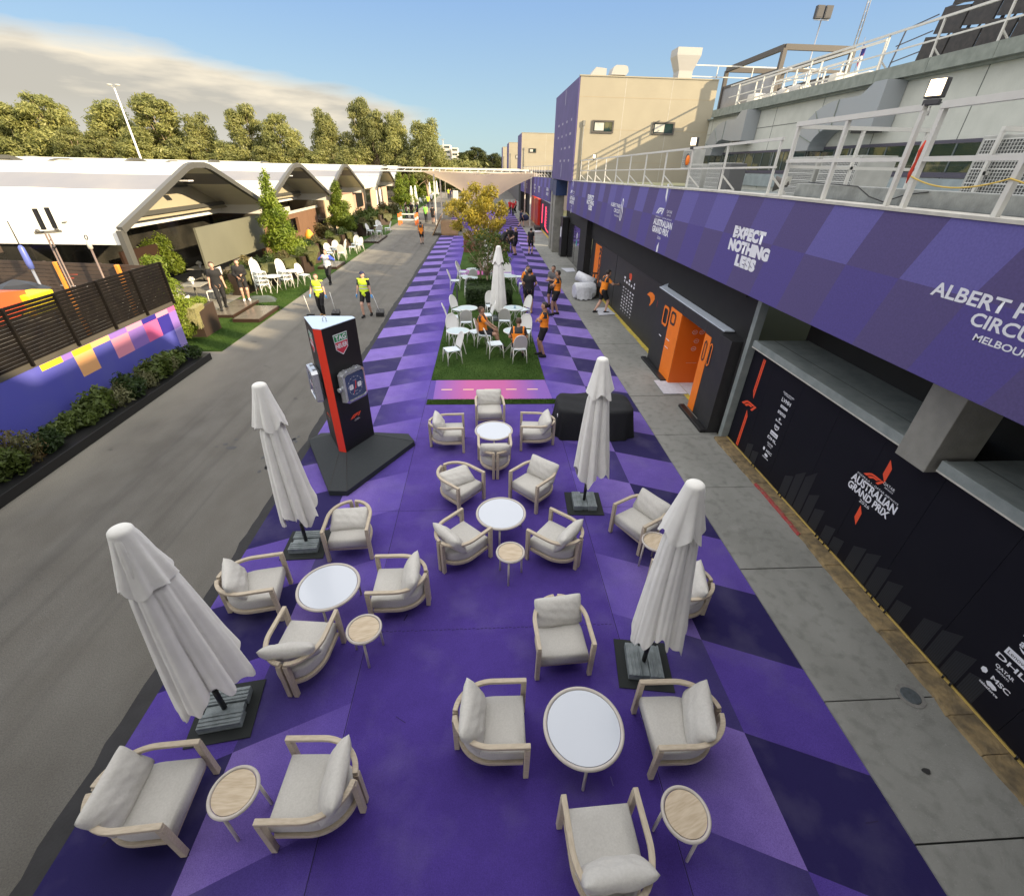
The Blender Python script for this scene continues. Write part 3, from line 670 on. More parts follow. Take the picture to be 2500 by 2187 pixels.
# long printed banner fascia
def ztop(y): return 4.94 if y < 10 else 4.94-(y-10)*.0125
def zbot(y): return 3.37-.0068*(y-3.3)
def banner(y0, y1, label, name='printed_banner', x=4.95, zt=ztop, zb=zbot, prints=(), cell=.93, slant=.30):
    t = thing(name, (x, (y0+y1)/2, zb((y0+y1)/2)), label, 'banner')
    q = MB(); n = int((y1-y0)/1.0)
    for i in range(n):
        a, c = y0+(y1-y0)*i/n, y0+(y1-y0)*(i+1)/n
        q.add([(x, a, zb(a)), (x, c, zb(c)), (x, c, zt(c)), (x, a, zt(a)), (x+.22, a, zb(a)), (x+.22, c, zb(c)), (x+.22, c, zt(c)), (x+.22, a, zt(a))], [(0,3,2,1),(4,5,6,7),(0,1,5,4),(3,7,6,2)] + ([(0,4,7,3)] if i == 0 else []) + ([(1,2,6,5)] if i == n-1 else []))
    loc(q, 'backing', m_pA, t)
    rr = random.Random(int(y0*3)+5); q = MB(); k = 0; y = y0
    while y < y1-.02:
        c = min(y+cell, y1); zm = lambda yy: (zt(yy)*.57+zb(yy)*.43)
        for half in (0, 1):
            lo, hi = (zb, zm) if half == 0 else (zm, zt)
            s0, s1 = (-slant*.7 if half == 0 else 0, 0 if half == 0 else -slant)
            def Pn(yy, f, s): yy = min(max(yy+s, y0), y1); return (x-.003, yy, f(yy)+(.004 if f is zb else -.004 if f is zt else 0))
            s_lo, s_hi = (slant*.9, 0) if half == 0 else (0, -slant)
            fade = (y-y0)/(y1-y0)
            mi = (0 if (k+half) % 2 == 0 else (1 if half else 2)) if rr.random() > .12 else 3
            q.poly([Pn(y, lo, s_lo), Pn(y, hi, s_hi), Pn(c, hi, s_hi), Pn(c, lo, s_lo)], mi)
        y = c; k += 1
    loc(q, 'checker_print', [m_pC, m_pB, m_pD, m_pA], t)
    return t
bn = banner(-3.0, 30.3, 'long purple chequered banner along the near pit building reading Albert Park Circuit')
def BT(s, y, z, ww, h, **k): return fixp(wtext('lettering', s, 4.95-.006, y, z, ww, h, m_white, bn, **k), bn)
BT('EXPECT', 9.0, 4.31, 1.16, .215, bold=.075); BT('NOTHING', 8.90, 4.075, 1.50, .215, bold=.075); BT('LESS', 8.86, 3.84, .76, .215, bold=.075)
BT('ALBERT PARK', 4.13, 4.262, 1.52, .14, bold=.025); BT('CIRCUIT', 3.92, 4.09, .80, .13, bold=.025); BT('MELBOURNE', 3.84, 3.935, .72, .068, bold=.02)
def event(y, z, k):
    BT('FORMULA 1 - QATAR AIRWAYS', y, z+.10*k, 1.3*k, .04*k); BT('AUSTRALIAN', y, z-.03*k, 1.5*k, .17*k, bold=.04); BT('GRAND PRIX', y+.08, z-.22*k, 1.35*k, .17*k, bold=.04); BT('2026', y+.08, z-.40*k, .28*k, .07*k)
    q = MB(); f1mark(q, 4.95, y+.35*k, z+.26*k, .62*k, 0, .006); loc(q, 'emblem', m_white, bn); BT('QATAR', y-.38*k, z+.28*k, .4*k, .08*k); BT('AIRWAYS', y-.38*k, z+.20*k, .3*k, .04*k)
    q = MB(); q.poly([(4.944, y+.12, z+.92), (4.944, y+.12, z+.60), (4.944, y+.0, z+.48), (4.944, y-.0, z+.92)][::-1]); q.poly([(4.944, y+.12, z-.62), (4.944, y+.0, z-.50), (4.944, y, z-.76), (4.944, y+.12, z-.78)]); loc(q, 'stripe', m_white, bn)
event(13.65, 4.08, 1.0); event(28.6, 3.92, 1.05)
BT('EXPECT', 23.6, 4.18, 1.35, .20, bold=.05); BT('NOTHING', 23.6, 3.97, 1.6, .20, bold=.05); BT('LESS', 23.5, 3.76, .8, .20, bold=.05)
BT('ALBERT PARK', 18.9, 4.16, 1.5, .13, bold=.02); BT('CIRCUIT', 18.65, 3.99, .9, .13, bold=.02); BT('MELBOURNE', 18.6, 3.83, .7, .06)
q = MB(); loop = [(0,0),(.10,.10),(.16,.28),(.10,.46),(.18,.62),(.06,.70),(-.06,.60),(-.02,.40),(-.10,.2),(-.05,.02),(0,0)]
q.tube([(4.943, 18.02-.9*u, 3.72+v) for u, v in loop], .016, 4, smooth=False); loc(q, 'circuit_outline', m_white, bn)
# deck on top of the banner
t = thing('roof_deck', (8.5, 13.6, 4.6), 'flat roof deck behind the purple banner, carrying railings and air units', 'deck')
q = MB(); N_ = 12
for i in range(N_):
    a = -3+33.3*i/N_; c = -3+33.3*(i+1)/N_; q.add([(5.17,a,ztop(a)-.14),(5.17,c,ztop(c)-.14),(12.2,c,ztop(c)-.14),(12.2,a,ztop(a)-.14)], [(0,3,2,1)])
    q.add([(4.93,a,ztop(a)),(4.93,c,ztop(c)),(4.93,c,ztop(c)+.035),(4.93,a,ztop(a)+.035),(5.30,a,ztop(a)),(5.30,c,ztop(c)),(5.30,c,ztop(c)+.035),(5.30,a,ztop(a)+.035)], [(0,3,2,1),(4,5,6,7),(0,1,5,4),(3,7,6,2)], 1)
loc(q, 'surface', [mat('roof_membrane', (.30,.33,.32), .8, var=.6, scale=3, bump=.2), m_trim], t)
q = MB(); q.box((5.42, 3.5, 4.965), (5.62, 8.75, 5.16)); loc(q, 'upstand_beam', mat('upstand', (.34,.355,.34), .8, var=.6, scale=6, bump=.2), t, bevel=.01)
# railings
m_rail = mat('white_rail', (.62,.61,.57), .45, var=.3, scale=6, col2=(.5,.49,.45))
def railing(name, y0, y1, ys, ztp, x=5.08, brace=True, label='', sq=.035, zb=None, mid=True, xb=.32):
    yc = (y0+y1)/2; zbf = zb or (lambda y: ztop(y)+.035)
    t = thing(name, (x, yc, zbf(yc)), label, 'railing')
    q = MB(); q.beam((x, y0, ztp(y0)), (x, y1, ztp(y1)), sq*1.25, sq*1.25)
    loc(q, 'top_rail', m_rail, t)
    if mid:
        q = MB(); q.beam((x, y0, ztp(y0)*.5+zbf(y0)*.5), (x, y1, ztp(y1)*.5+zbf(y1)*.5), sq*.9, sq*.9); loc(q, 'mid_rail', m_rail, t)
    for y in ys:
        q = MB(); q.box((x-sq/2, y-sq/2, zbf(y)), (x+sq/2, y+sq/2, ztp(y)-sq*.6)); 
        if brace: q.beam((x, y, zbf(y)+.28), (x+xb, y-.02, zbf(y)+.01), sq*.8, sq*.8); q.box((x-.04, y-.04, zbf(y)), (x+xb, y+.04, zbf(y)+.012))
        loc(q, 'post', m_rail, t)
    return t
railing('railing', 27.5, 8.95, [27.4,25.5,23.7,21.8,20.0,18.15,16.4,14.6,12.8,10.95,9.0], lambda y: 5.80-.0078*(y-9), label='long white railing with braced posts on the banner top, running to the cream tower')
def zc(z): return lambda y: z
railing('railing', 8.6, 6.15, [8.55,7.4,6.15], zc(5.97), x=5.05, brace=False, sq=.05, label='white pipe railing left of the lit floodlight at deck edge', zb=zc(4.97))
railing('railing', 5.9, -1.0, [5.88,4.72,3.2,1.5,0], zc(5.97), x=5.05, brace=False, sq=.055, label='nearest white pipe railing at the upper right, right of the floodlight post', zb=zc(4.97))
def railing_x(y, x0, x1, xs, z1, z0, label, sq=.045):
    t = thing('railing', ((x0+x1)/2, y, z0), label, 'railing'); q = MB(); q.beam((x0, y, z1), (x1, y, z1), sq*1.2, sq*1.2); loc(q, 'top_rail', m_rail, t)
    q = MB(); q.beam((x0, y, (z0+z1)/2), (x1, y, (z0+z1)/2), sq, sq); loc(q, 'mid_rail', m_rail, t)
    for x in xs: q = MB(); q.box((x-sq/2, y-sq/2, z0), (x+sq/2, y+sq/2, z1-.03)); loc(q, 'post', m_rail, t)
railing_x(8.6, 5.09, 7.3, [6.18,7.28], 5.94, 4.85, 'white cross railing running back from the deck edge behind the floodlight')
railing_x(6.95, 6.9, 7.9, [6.92,7.88], 5.86, 4.85, 'small white hoop railing on the deck, left of the large grille unit')
railing_x(6.0, 7.1, 11, [7.12,8.7,10.8], 5.95, 4.85, 'white cross railing beside the large grille unit at right')
# floodlights on the rail
m_lampon = mat('lamp_lit', (1.0,.80,.52), .4, emit=3.2); m_lampbody = mat('lamp_body', (.05,.05,.055), .5)
def flood(x, y, z, s, aim, label, on=True, post=None):
    t = thing('floodlight', (x, y, z), label, 'floodlight', aim)
    q = MB(); q.box((-.06*s, -.11*s, -.11*s), (.05*s, .11*s, .11*s)); q.box((-.05*s,-.10*s,-.19*s),(.03*s,.10*s,-.12*s)); q.build('housing', m_lampbody, t, bevel=.012*s)
    q = MB(); q.box((-.066*s, -.09*s, -.085*s), (-.061*s, .09*s, .095*s)); q.build('lens', m_lampon if on else m_lampbody, t)
    q = MB(); q.tube([(0,0,-.2*s),(.02,0,-.3*s)], .012*s, 8); q.build('bracket', m_rail, t)
    return t
flood(5.08, 6.12, 6.14, .82, R(25), 'lit square floodlight glowing warm above the near deck railing'); flood(5.08, 12.8, 5.90, .8, R(30), 'small lit floodlight on the far deck railing, with an orange tag below'); flood(5.08, 24.2, 5.78, .7, R(30), 'tiny lit floodlight at the far end of the deck railing near the cream tower')
q = MB(); q.lathe([(0,0),(.035,.01),(.05,.07),(.05,.13),(.03,.2),(0,.21)], 10); tag(q.build('warning_tag', m_orange, loc=(5.0, 12.83, 5.42)), 'orange bag hanging on the deck railing below a small floodlight', 'bag')
q = MB(); q.tube([(0,0,0),(-.02,.0,-.1),(.0,.02,-.2),(-.03,0,-.32),(-.01,.02,-.42)], [.012,.02,.013,.02,.006], 8); tag(q.build('red_strap', mat('red_strap', (.6,.05,.02), .7), loc=(5.08, 5.98, 5.65)), 'red strap tied round the post under the lit floodlight', 'strap')
m_cable_y = mat('yellow_cable', (.62,.43,.08), .6)
q = MB(); pts = []
for a, c, sag in (((5.9),(4.72),.16), ((4.72),(3.2),.16), ((3.2),(1.5),.15)):
    for i in range(12): k = i/12; pts.append((5.01, a+(c-a)*k, 5.30-sag*4*k*(1-k)*.6))
q.tube(pts, .008, 5); tag(q.build('yellow_cable', m_cable_y), 'yellow cable drooping between the nearest railing posts', 'cable')
q = MB(); q.tube([(5.40,8.4,5.18),(5.38,7.6,5.17),(5.38,7.2,5.16),(5.37,6.9,5.05),(5.37,6.6,5.0),(5.38,6.3,5.1),(5.40,6.0,5.14)], .008, 5); tag(q.build('black_cable', m_black), 'black cable sagging along the grey upstand under the deck railing', 'cable')
# upper wall with parapet, windows, ducts
m_uw = mat('painted_concrete', (.52,.53,.48), .85, var=.5, scale=2.5, col2=(.42,.435,.39), bump=.2, bscale=20)
m_par = mat('parapet_concrete', (.24,.265,.235), .85, var=.6, scale=5, col2=(.15,.17,.15), bump=.2)
t = thing('upper_wall', (12.2, 14, 4.7), 'grey green upper floor wall with parapet and a dark window strip', 'building')
q = MB(); q.box((12.1, -6, 4.6), (24, 29.0, 7.62)); loc(q, 'wall', m_uw, t)
q = MB()
for y in [-5+3.05*i for i in range(12)]: q.box((12.095, y-.012, 4.7), (12.10, y+.012, 7.6))
q.box((12.094, -6, 6.95), (12.1, 28.9, 6.975)); loc(q, 'panel_joint', mat('joint_dark', (.12,.13,.12)), t)
q = MB(); ys = [-6+1.9*i for i in range(19)]
for a, c in zip(ys[:-1], ys[1:]): q.box((11.80, a+.006, 7.66), (12.3, min(c,29.0)-.006, 7.97))
q.box((11.95, -6, 7.60), (12.1, 28.98, 7.66)); loc(q, 'parapet', m_par, t)
q = MB(); q.box((12.06, -6, 5.28), (12.096, 28.6, 5.40)); q.box((12.06, -6, 6.04), (12.096, 28.6, 6.12)); loc(q, 'window_trim', mat('dark_trim', (.07,.065,.09), .6), t)
m_win = mat('dark_window', (.012,.03,.028), .08, var=.8, scale=1.1, col2=(.16,.15,.07), coat=.6, lo=.55, hi=.62)
for i, y in enumerate([-4+2.35*k for k in range(14)]):
    q = MB(); q.box((12.07, y, 5.41), (12.09, y+2.2, 6.03)); o = loc(q, 'window', m_win, t)
    f_ = MB(); 
    for yy in (y, y+.73, y+1.46, y+2.2): f_.box((12.05, yy-.02, 5.41), (12.068, yy+.02, 6.03))
    fo = f_.build('frame', mat('win_frame', (.10,.12,.12), .5) if i == 0 else fr_m, o)
    if i == 0: fr_m = fo.data.materials[0]
q = MB(); q.box((12.04, -6, 4.8), (12.096, 28.6, 5.26)); loc(q, 'spandrel', mat('spandrel', (.30,.35,.36), .7, var=.4, scale=3), t)
m_duct = mat('duct_steel', (.34,.36,.38), .45, .35, var=.6, scale=4, col2=(.34,.37,.39), bump=.1)
def duct(y, label):
    t = thing('air_duct', (12.1, y, 6.0), label, 'duct'); q = MB(); W = 1.9
    # square elbow: leaves the wall outlet, arches down to the deck roof
    path = [(0.75*math.cos(a), .75*math.sin(a)) for a in [R(180-90*i/8) for i in range(9)]]
    n = 9
    outer = [(2.25+1.55*math.cos(R(180-90*i/8)), 1.35*math.sin(R(180-90*i/8))) for i in range(9)]; inner = [(2.25+.75*math.cos(R(180-90*i/8)), .62*math.sin(R(180-90*i/8))) for i in range(9)]
    prof = [(p[0]*1.0, p[1]) for p in outer] + [(3.0, 1.35), (3.35, 1.62), (3.75, 1.62), (3.75, .50), (3.0, .52)] + [p for p in inner[::-1]]
    pts = [(-.02, 2.6-p[0]*1.25+0.6, p[1]) for p in prof]
    q.prism(pts, (-.62, 0, 0)); q.build('elbow', m_duct, t, fix=True)
    s = MB(); 
    for k in (2, 5, 8):
        p, i2 = outer[k], inner[k]; s.beam((-.65, 3.2-p[0]*1.25, p[1]), (-.65, 3.2-i2[0]*1.25, i2[1]), .03, .03)
    s.build('seam', m_par, t); 
    s = MB(); s.box((-.6, 3.2-3.6*1.25, .40), (-.1, 3.2-3.05*1.25, .50)); s.build('outlet', m_black, t); return t
duct(17.2, 'large curved steel air duct on the upper wall, nearer of two'); duct(25.2, 'curved steel air duct on the upper wall next to the cream tower')
m_ac = mat('ac_grey', (.42,.42,.39), .6, var=.3, scale=5); m_grille = mat('ac_grille', (.60,.60,.57), .5); m_acd = mat('ac_dark', (.09,.09,.09), .6)
def acunit(x, y, z, wd, h, d, label, cols=2, fan=False, rows=5):
    t = thing('air_conditioner', (x, y, z), label, 'air conditioner')
    q = MB(); q.box((0, -wd/2, 0), (d, wd/2, h)); q.build('casing', m_ac, t, bevel=.01)
    q = MB(); q.box((-.004, -wd/2+.06, .08), (-.002, wd/2-.06, h-.06)); q.build('coil', m_acd, t)
    q = MB(); n = int((wd-.1)/.045)
    for i in range(n+1): yy = -wd/2+.05+(wd-.1)*i/n; q.box((-.014, yy-.004, .07), (-.006, yy+.004, h-.05))
    for i in range(rows*4+1): zz = .07+(h-.12)*i/(rows*4); s_ = .008 if i % 4 == 0 else .003; q.box((-.018, -wd/2+.05, zz-s_), (-.010, wd/2-.05, zz+s_))
    q.build('grille', m_grille, t)
    if fan:
        q = MB(); q.lathe([(.0,.0),(.2,.01),(.22,.02),(.24,0)], 20); o = q.build('fan', m_acd, t); o.rotation_euler = (0, R(-90), 0); o.location = (-.02, 0, h*.5)
    return t
for (x, y, z, wd, h, d, lab) in ((8.0,13.0,4.80,1.3,.86,.8,'left of two grille fronted air units beside the near duct'), (8.0,11.55,4.80,1.3,.86,.8,'right of two grille fronted air units beside the near duct'), (7.0,6.75,4.82,1.05,.98,.8,'tall grille fronted air unit behind the nearest railing'), (7.0,5.5,4.82,1.25,1.02,.8,'widest grille fronted air unit at the right edge of the photo'), (9.0,22.1,4.72,1.5,.85,.8,'far grille fronted air unit left of the dark cabinet'), (9.0,20.2,4.72,1.3,.88,.8,'grille fronted air unit right of the dark cabinet')):
    acunit(x, y, z, wd, h, d, lab)
acunit(9.3, 23.9, 5.35, 1.3, .78, .5, 'white air unit with a round fan raised against the wall', fan=True, rows=2)
tag(MB().box((0,-.35,0),(.6,.35,.85)).build('switch_cabinet', m_acd, loc=(8.8, 18.8, 4.72), bevel=.02), 'dark cabinet with rounded corners on the deck', 'cabinet')
for (x, y, lab) in ((5.75, 9.75, 'horn speaker with a cream flap hanging behind the deck railing'), ):
    t = thing('horn_speaker', (x, y, 5.13), lab, 'speaker'); q = MB(); q.lathe([(0,-.12),(.05,-.1),(.07,0),(.13,.12),(.14,.14),(.11,.13),(0,.02)], 20); o = q.build('horn', mat('horn', (.10,.09,.08), .6), t, rot=(R(-90), 0, R(60))); q = MB(); q.box((-.02,-.09,-.02),(.10,.03,.12)); q.build('flap', m_trim, t, rot=(0,0,R(20))); q = MB(); q.cyl((0,0,-.2),(0,0,0),.02); q.build('stand', m_rail, t)
# rail on the parapet, sunlit
railing('railing', 27.5, 2, [26.6,24.4,21.05,17.3,15.4,13.5,11.5,9.5,7.5,5.5,3.5], lambda y: 8.88, x=12.2, brace=True, xb=.35, zb=zc(7.98), sq=.042, label='white railing with braced posts along the parapet of the upper wall')
for (xx, ya, yb, lab) in ((13.0,28.2,18.5,'second white roof railing standing just behind the parapet railing'),(14.0,27.0,21.0,'third white roof railing farther back among the roof equipment')):
    railing('railing', ya, yb, [yb+(ya-yb)*i/6 for i in range(7)], lambda y: 9.0, x=xx, brace=False, zb=zc(7.7), sq=.05, label=lab)
# things on the upper roof
bt = thing('glass_pavilion', (15, 31, 7.9), 'roof pavilion with dark frame and grey glass panels against the sky', 'pavilion')
mf = mat('bronze_frame', (.085,.075,.065), .6); mg = mat('pav_glass', (.30,.30,.31), .2, var=.5, scale=1)
q = MB()
P = [(14.4,33.5),(14.4,27.5),(17.8,27.5),(17.8,33.5)]
for (x, y) in P: q.box((x-.1,y-.1,7.7),(x+.1,y+.1,10.35))
for (a, c) in zip(P, P[1:]+P[:1]): q.beam((a[0],a[1],10.4),(c[0],c[1],10.4),.16,.22); q.beam((a[0],a[1],9.55),(c[0],c[1],9.55),.12,.12)
loc(q, 'frame', mf, bt)
q = MB(); q.box((14.38,27.6,7.7),(14.42,33.4,9.5)); q.box((17.78,27.6,7.7),(17.82,33.4,9.5)); q.box((14.5,33.45,7.7),(17.7,33.5,9.5)); loc(q, 'glass_panel', mg, bt)
def pole(x, y, z0, z1, r, label, heads=()):
    t = thing('light_pole', (x, y, z0), label, 'light pole'); q = MB(); q.tube([(0,0,0),(0,0,z1-z0)], [r, r*.7], 8); q.build('pole', m_alu, t)
    if heads:
        q = MB(); q.beam((-.45,0,z1-z0),(.45,0,z1-z0),.05,.05); q.build('crossbar', m_alu, t)
        for hx in heads: q = MB(); q.box((hx-.21,-.12,z1-z0+.05),(hx+.21,.14,z1-z0+.62)); q.box((hx-.17,-.13,z1-z0+.1),(hx+.17,-.125,z1-z0+.56)); q.build('lamp_head', m_lampbody, t, bevel=.03)
    return t
pole(20.1, 35, 7, 13.05, .05, 'tall pole with two square lamps above the roof pavilion', (-.26,.26))
m_flagb = mat('flag_blue', (.02,.025,.16), .8, var=.7, scale=5, col2=(.35,.05,.08), lo=.5, hi=.55)
t = thing('mast', (14.25, 22, 7.9), 'slim lattice mast rising past the top edge of the photo', 'mast'); q = MB()
for dx, dy in ((-.06,0),(.06,0),(0,.09)): q.cyl((dx,dy,0),(dx*.6,dy*.6,6),.02,6)
for i in range(22): q.beam((-.06,0,.25*i),(.06,0,.25*i+.12),.012,.012)
q.build('lattice', m_alu, t)
t = thing('flag', (14.55, 22, 8.0), 'small blue flag with red on a thin staff next to the mast', 'flag'); q = MB(); q.cyl((0,0,0),(.0,0,1.75),.012,6); q.build('staff', m_alu, t)
q = MB(); q.grid(lambda u, v: (.02+.13*u+.02*math.sin(v*6), .04*math.sin(u*5+v*4), 1.62-.72*v*(1)+.25*(1-u)*0-.18*u), 6, 12); q.build('cloth', m_flagb, t)
t = thing('screen_tower', (13.6, 15.5, 8.0), 'dark scaffold tower holding stacked black screen panels at the top right corner', 'scaffold')
q = MB(); rr = random.Random(6)
for k in range(6):
    for j in range(4):
        y0 = 16.4-k*.95-j*.12; z0 = 8.12+j*.62; M = Matrix.Translation((12.9+.15*j, y0, z0)) @ Matrix.Rotation(R(8), 4, 'X')
        q.box((0,-.44,0),(.05,.44,.56), 0, M)
loc(q, 'screen_panel', mat('screen_black', (.03,.028,.028), .6, var=.6, scale=9, col2=(.07,.06,.055)), t)
q = MB()
for k in range(7):
    y = 16.9-k*.95; q.beam((13.25,y,8.0),(13.5,y-.4,11.4),.06,.06)
    for z in (8.6,9.4,10.2,11.0): q.beam((13.3,y,z),(13.3,y-.95,z+.03),.04,.04)
    q.beam((13.3,y,8.2),(13.9,y-.95,10.4),.04,.04)
for z in (8.35,8.75,9.1): q.beam((13.0,18.0,z),(13.0,16.7,z+.12),.025,.025)
q.beam((13.0,18.0,8.2),(13.0,17.8,9.1),.03,.03)
loc(q, 'scaffold_frame', mat('scaffold', (.07,.075,.10), .5, .3), t)
q = MB()
for k in range(3): q.beam((12.6,12.6-k*.25,8.0),(12.8,11.9-k*.25,10.0),.07,.07)
loc(q, 'ladder', mat('ladder_yellow', (.65,.50,.25), .5), t)
# assumed platform at the viewpoint, unseen; deck and roof added to shade near ground
t = thing('shade_bridge', (0, -5, 0), 'roofed footbridge behind and under the viewpoint, outside the photo', 'bridge')
q = MB(); q.box((-9, -7.5, 4.0), (4.9, -.9, 4.25)); q.box((-9.5,-8,7.9),(11.5,.9,8.1)); q.box((-9,-7.5,4.25),(4.9,-7.4,7.9)); loc(q, 'deck', m_cgrey, t)
for x in (-8.8,-4.5,0,4.6): q = MB(); q.box((x-.1,-7.4,0),(x+.1,-7.2,7.9)); loc(q, 'post', m_rail, t)
# unseen block added right of the view, stepped to shade the near yard
t = thing('shade_block', (19, -6, 0), 'tall grandstand wing of the pit building beyond the right edge of the photo', 'building')
q = MB(); q.box((14.6, -40, 4.6), (26, .8, 11.5)); q.box((13.6,-40,11.5),(27,-4,13.2)); q.box((13.6,-3.99,11.5),(27,.9,12.25)); q.box((14.6, .81, 8), (26, 15.0, 10.55))
for yy, hh, ww in ((1.2,1.9,.5),(2.3,1.5,.25),(3.4,1.7,.3),(5.0,.5,.9),(7.2,.35,.5),(9.6,.6,.3)): q.box((14.7, yy, 10.56), (15.4, yy+ww, 10.56+hh)); loc(q, 'wall', m_uw, t)  # roof boxes added to throw shadow streaks over turf and road
q = MB()
for i in range(8): q.box((14.57, -38+5*i, 9.2), (14.595, -35+5*i, 11.2))
loc(q, 'window', m_win, t)
# ---------------- middle bays ----------------
bx('header_board', (5.57, 8.9, 2.25), (5.70, 28.6, 3.42), m_head, 'black header board above the charcoal wall, below the purple banner', 'fascia board')
bx('support_pier', (5.45, 8.74, 0.03), (5.62, 8.88, 3.3), m_cgrey, 'slim grey green pier between black portal and black panel wall', 'pier', .005)
bx('soffit_board', (5.18, 8.9, 3.2), (5.41, 30.2, 3.26), m_head, 'dark soffit strip below the far stretch of purple banner', 'soffit')
X1 = 5.65
gw = thing('charcoal_wall', (X1, 19.6, 0), 'charcoal team wall with sponsor rows, a swoosh and an orange vertical banner', 'wall')
q = MB()
for a, c in ((13.9,20.21),(20.27,25.4)): q.box((X1, a, .04), (X1+.08, c, 2.26))
loc(q, 'panel', m_dgrey, gw)
q = MB(); q.box((X1-.006, 23.2, .45), (X1-.001, 24.5, 2.12)); loc(q, 'orange_banner', m_orange, gw)
fixp(put_text('lettering', 'ROSS', wallM(X1-.012, 23.35, 1.30, R(-90)), m_dgrey, gw, fit=(1.5, .42), bold=.04), gw)
fixp(put_text('lettering', 'ROSS', wallM(X1-.009, 23.25, 1.30, R(-90)), m_orange, gw, fit=(1.5, .34), bold=-.01), gw)
q = MB(); arc = []
for i in range(11): a = R(200-110*i/10); arc.append((15.42-.40*math.cos(a), 1.50+.27*math.sin(a)))
sw = [(15.86,1.62),(15.62,1.76),(15.35,1.80),(15.10,1.76),(15.04,1.66),(15.16,1.52),(15.35,1.38),(15.47,1.33),(15.40,1.48),(15.42,1.56),(15.55,1.62),(15.7,1.63)]
q.poly([(X1-.004, y, z) for y, z in sw]); loc(q, 'swoosh', m_orange, gw)
q = MB(); q.poly([(X1-.004, 14.57-.20*math.cos(a), 1.59+.28*math.sin(a)*(1-.0)) for a in [i*.3927 for i in range(16)]]); loc(q, 'badge', mat('badge_red', (.62,.05,.03), .5), gw)
q = MB(); rr = random.Random(2)
for j in range(11):
    for i in range(5):
        y = 18.72-i*.33-j*0; z = 1.62-j*.125
        if j in (2,) or (j == 0 and i not in (0, 2, 4)): continue
        wd = rr.uniform(.10,.2) if j < 10 else .05; h = rr.uniform(.025,.06) if j > 1 else .08
        q.poly([(X1-.004, y+wd/2, z-h/2), (X1-.004, y+wd/2, z+h/2), (X1-.004, y-wd/2, z+h/2), (X1-.004, y-wd/2, z-h/2)])
loc(q, 'sponsor_mark', m_white, gw)
q = MB(); q.poly([(X1-.004, 17.98-.13*math.cos(a), 1.78+.13*math.sin(a)) for a in [i*.5236 for i in range(12)]]); q.poly([(X1-.004, y, z) for y, z in ((18.22,1.86),(18.10,1.90),(18.05,1.80),(18.14,1.68))]); loc(q, 'team_mark', m_redor, gw)
# orange portal
pt = thing('entrance_portal', (5.3, 11.6, 0), 'orange and black entrance portal jutting from the charcoal wall, white roof edge', 'entrance')
q = MB()
q.add([(5.30,11.88,.03),(5.32,13.9,.03),(5.32,13.9,2.27),(5.30,11.88,2.27),(5.62,11.88,.03),(5.62,13.9,.03),(5.62,13.9,2.27),(5.62,11.88,2.27)], [(0,1,2,3)[::-1],(4,5,6,7),(0,1,5,4),(3,2,6,7)[::-1],(0,4,7,3),(1,2,6,5)])
q.box((5.30, 9.58, .03), (5.62, 10.37, 2.27)); q.box((5.30, 10.37, 2.02), (5.62, 11.88, 2.27)); q.box((5.22, 9.0, .03), (5.62, 9.57, 2.25)); loc(q, 'surround', m_dgrey, pt, bevel=.006)
for bb in (((5.292,11.885,.05),(5.299,12.68,2.03)), ((5.292,10.03,.05),(5.299,10.365,2.0))): q = MB(); q.box(*bb); loc(q, 'orange_jamb', m_orange, pt)
q = MB(); q.box((5.30,11.865,.05),(6.5,11.878,2.01)); q.box((5.6,10.372,.05),(6.5,10.385,2.01)); q.box((6.5,10.38,.05),(6.52,11.87,2.01)); loc(q, 'orange_interior', m_orange2, pt)
q = MB(); q.box((5.32,9.6,2.275),(5.56,13.95,2.30)); q.add([(5.30,13.95,2.28),(5.9,13.95,2.28),(5.9,13.95,2.55)],[(0,1,2)]); loc(q, 'roof_edge', mat('roof_sheet', (.58,.64,.72), .5), pt)
for bb in (((5.12,12.0,.028),(5.29,13.95,.09)), ((5.06,9.0,.028),(5.21,10.4,.10))): q = MB(); q.box(*bb); loc(q, 'base_plate', m_black, pt, bevel=.01)
def ring(mb, x, y, z, w, h, th):
    o = [(-w/2,-h/2+.06),(-w/2+.06,-h/2),(w/2-.06,-h/2),(w/2,-h/2+.06),(w/2,h/2-.06),(w/2-.06,h/2),(-w/2+.06,h/2),(-w/2,h/2-.06)]
    for i in range(8):
        a, b_ = o[i], o[(i+1) % 8]; k = 1-2*th/w, 1-2*th/h
        mb.poly([(x, y-a[0], z+a[1]), (x, y-b_[0], z+b_[1]), (x, y-b_[0]*k[0], z+b_[1]*k[1]), (x, y-a[0]*k[0], z+a[1]*k[1])])
q = MB(); ring(q, 5.286, 12.99, 1.68, .42, .56, .07); loc(q, 'digit', m_orange, pt)
q = MB(); ring(q, 5.282, 12.40, 1.77, .36, .36, .06); loc(q, 'digit', m_dgrey, pt); q = MB(); ring(q, 5.282, 10.20, 1.62, .15, .5, .035); loc(q, 'digit', m_dgrey, pt)
q = MB(); ring(q, 5.285, 9.92, 1.62, .16, .55, .03); loc(q, 'digit', m_orange, pt)
q = MB(); rr = random.Random(3)
for (x, z) in ((5.85,1.75),(5.75,1.55),(5.95,1.55),(5.85,1.3),(5.82,1.08)):
    for i in range(20):
        a = i*.314; c = a+.314; q.poly([(x+.07*math.cos(a),11.862,z+.06*math.sin(a)),(x+.07*math.cos(c),11.862,z+.06*math.sin(c)),(x+.06*math.cos(c),11.862,z+.05*math.sin(c)),(x+.06*math.cos(a),11.862,z+.05*math.sin(a))][::-1])
    q.box((x-.035,11.860,z-.006),(x+.035,11.863,z+.006))
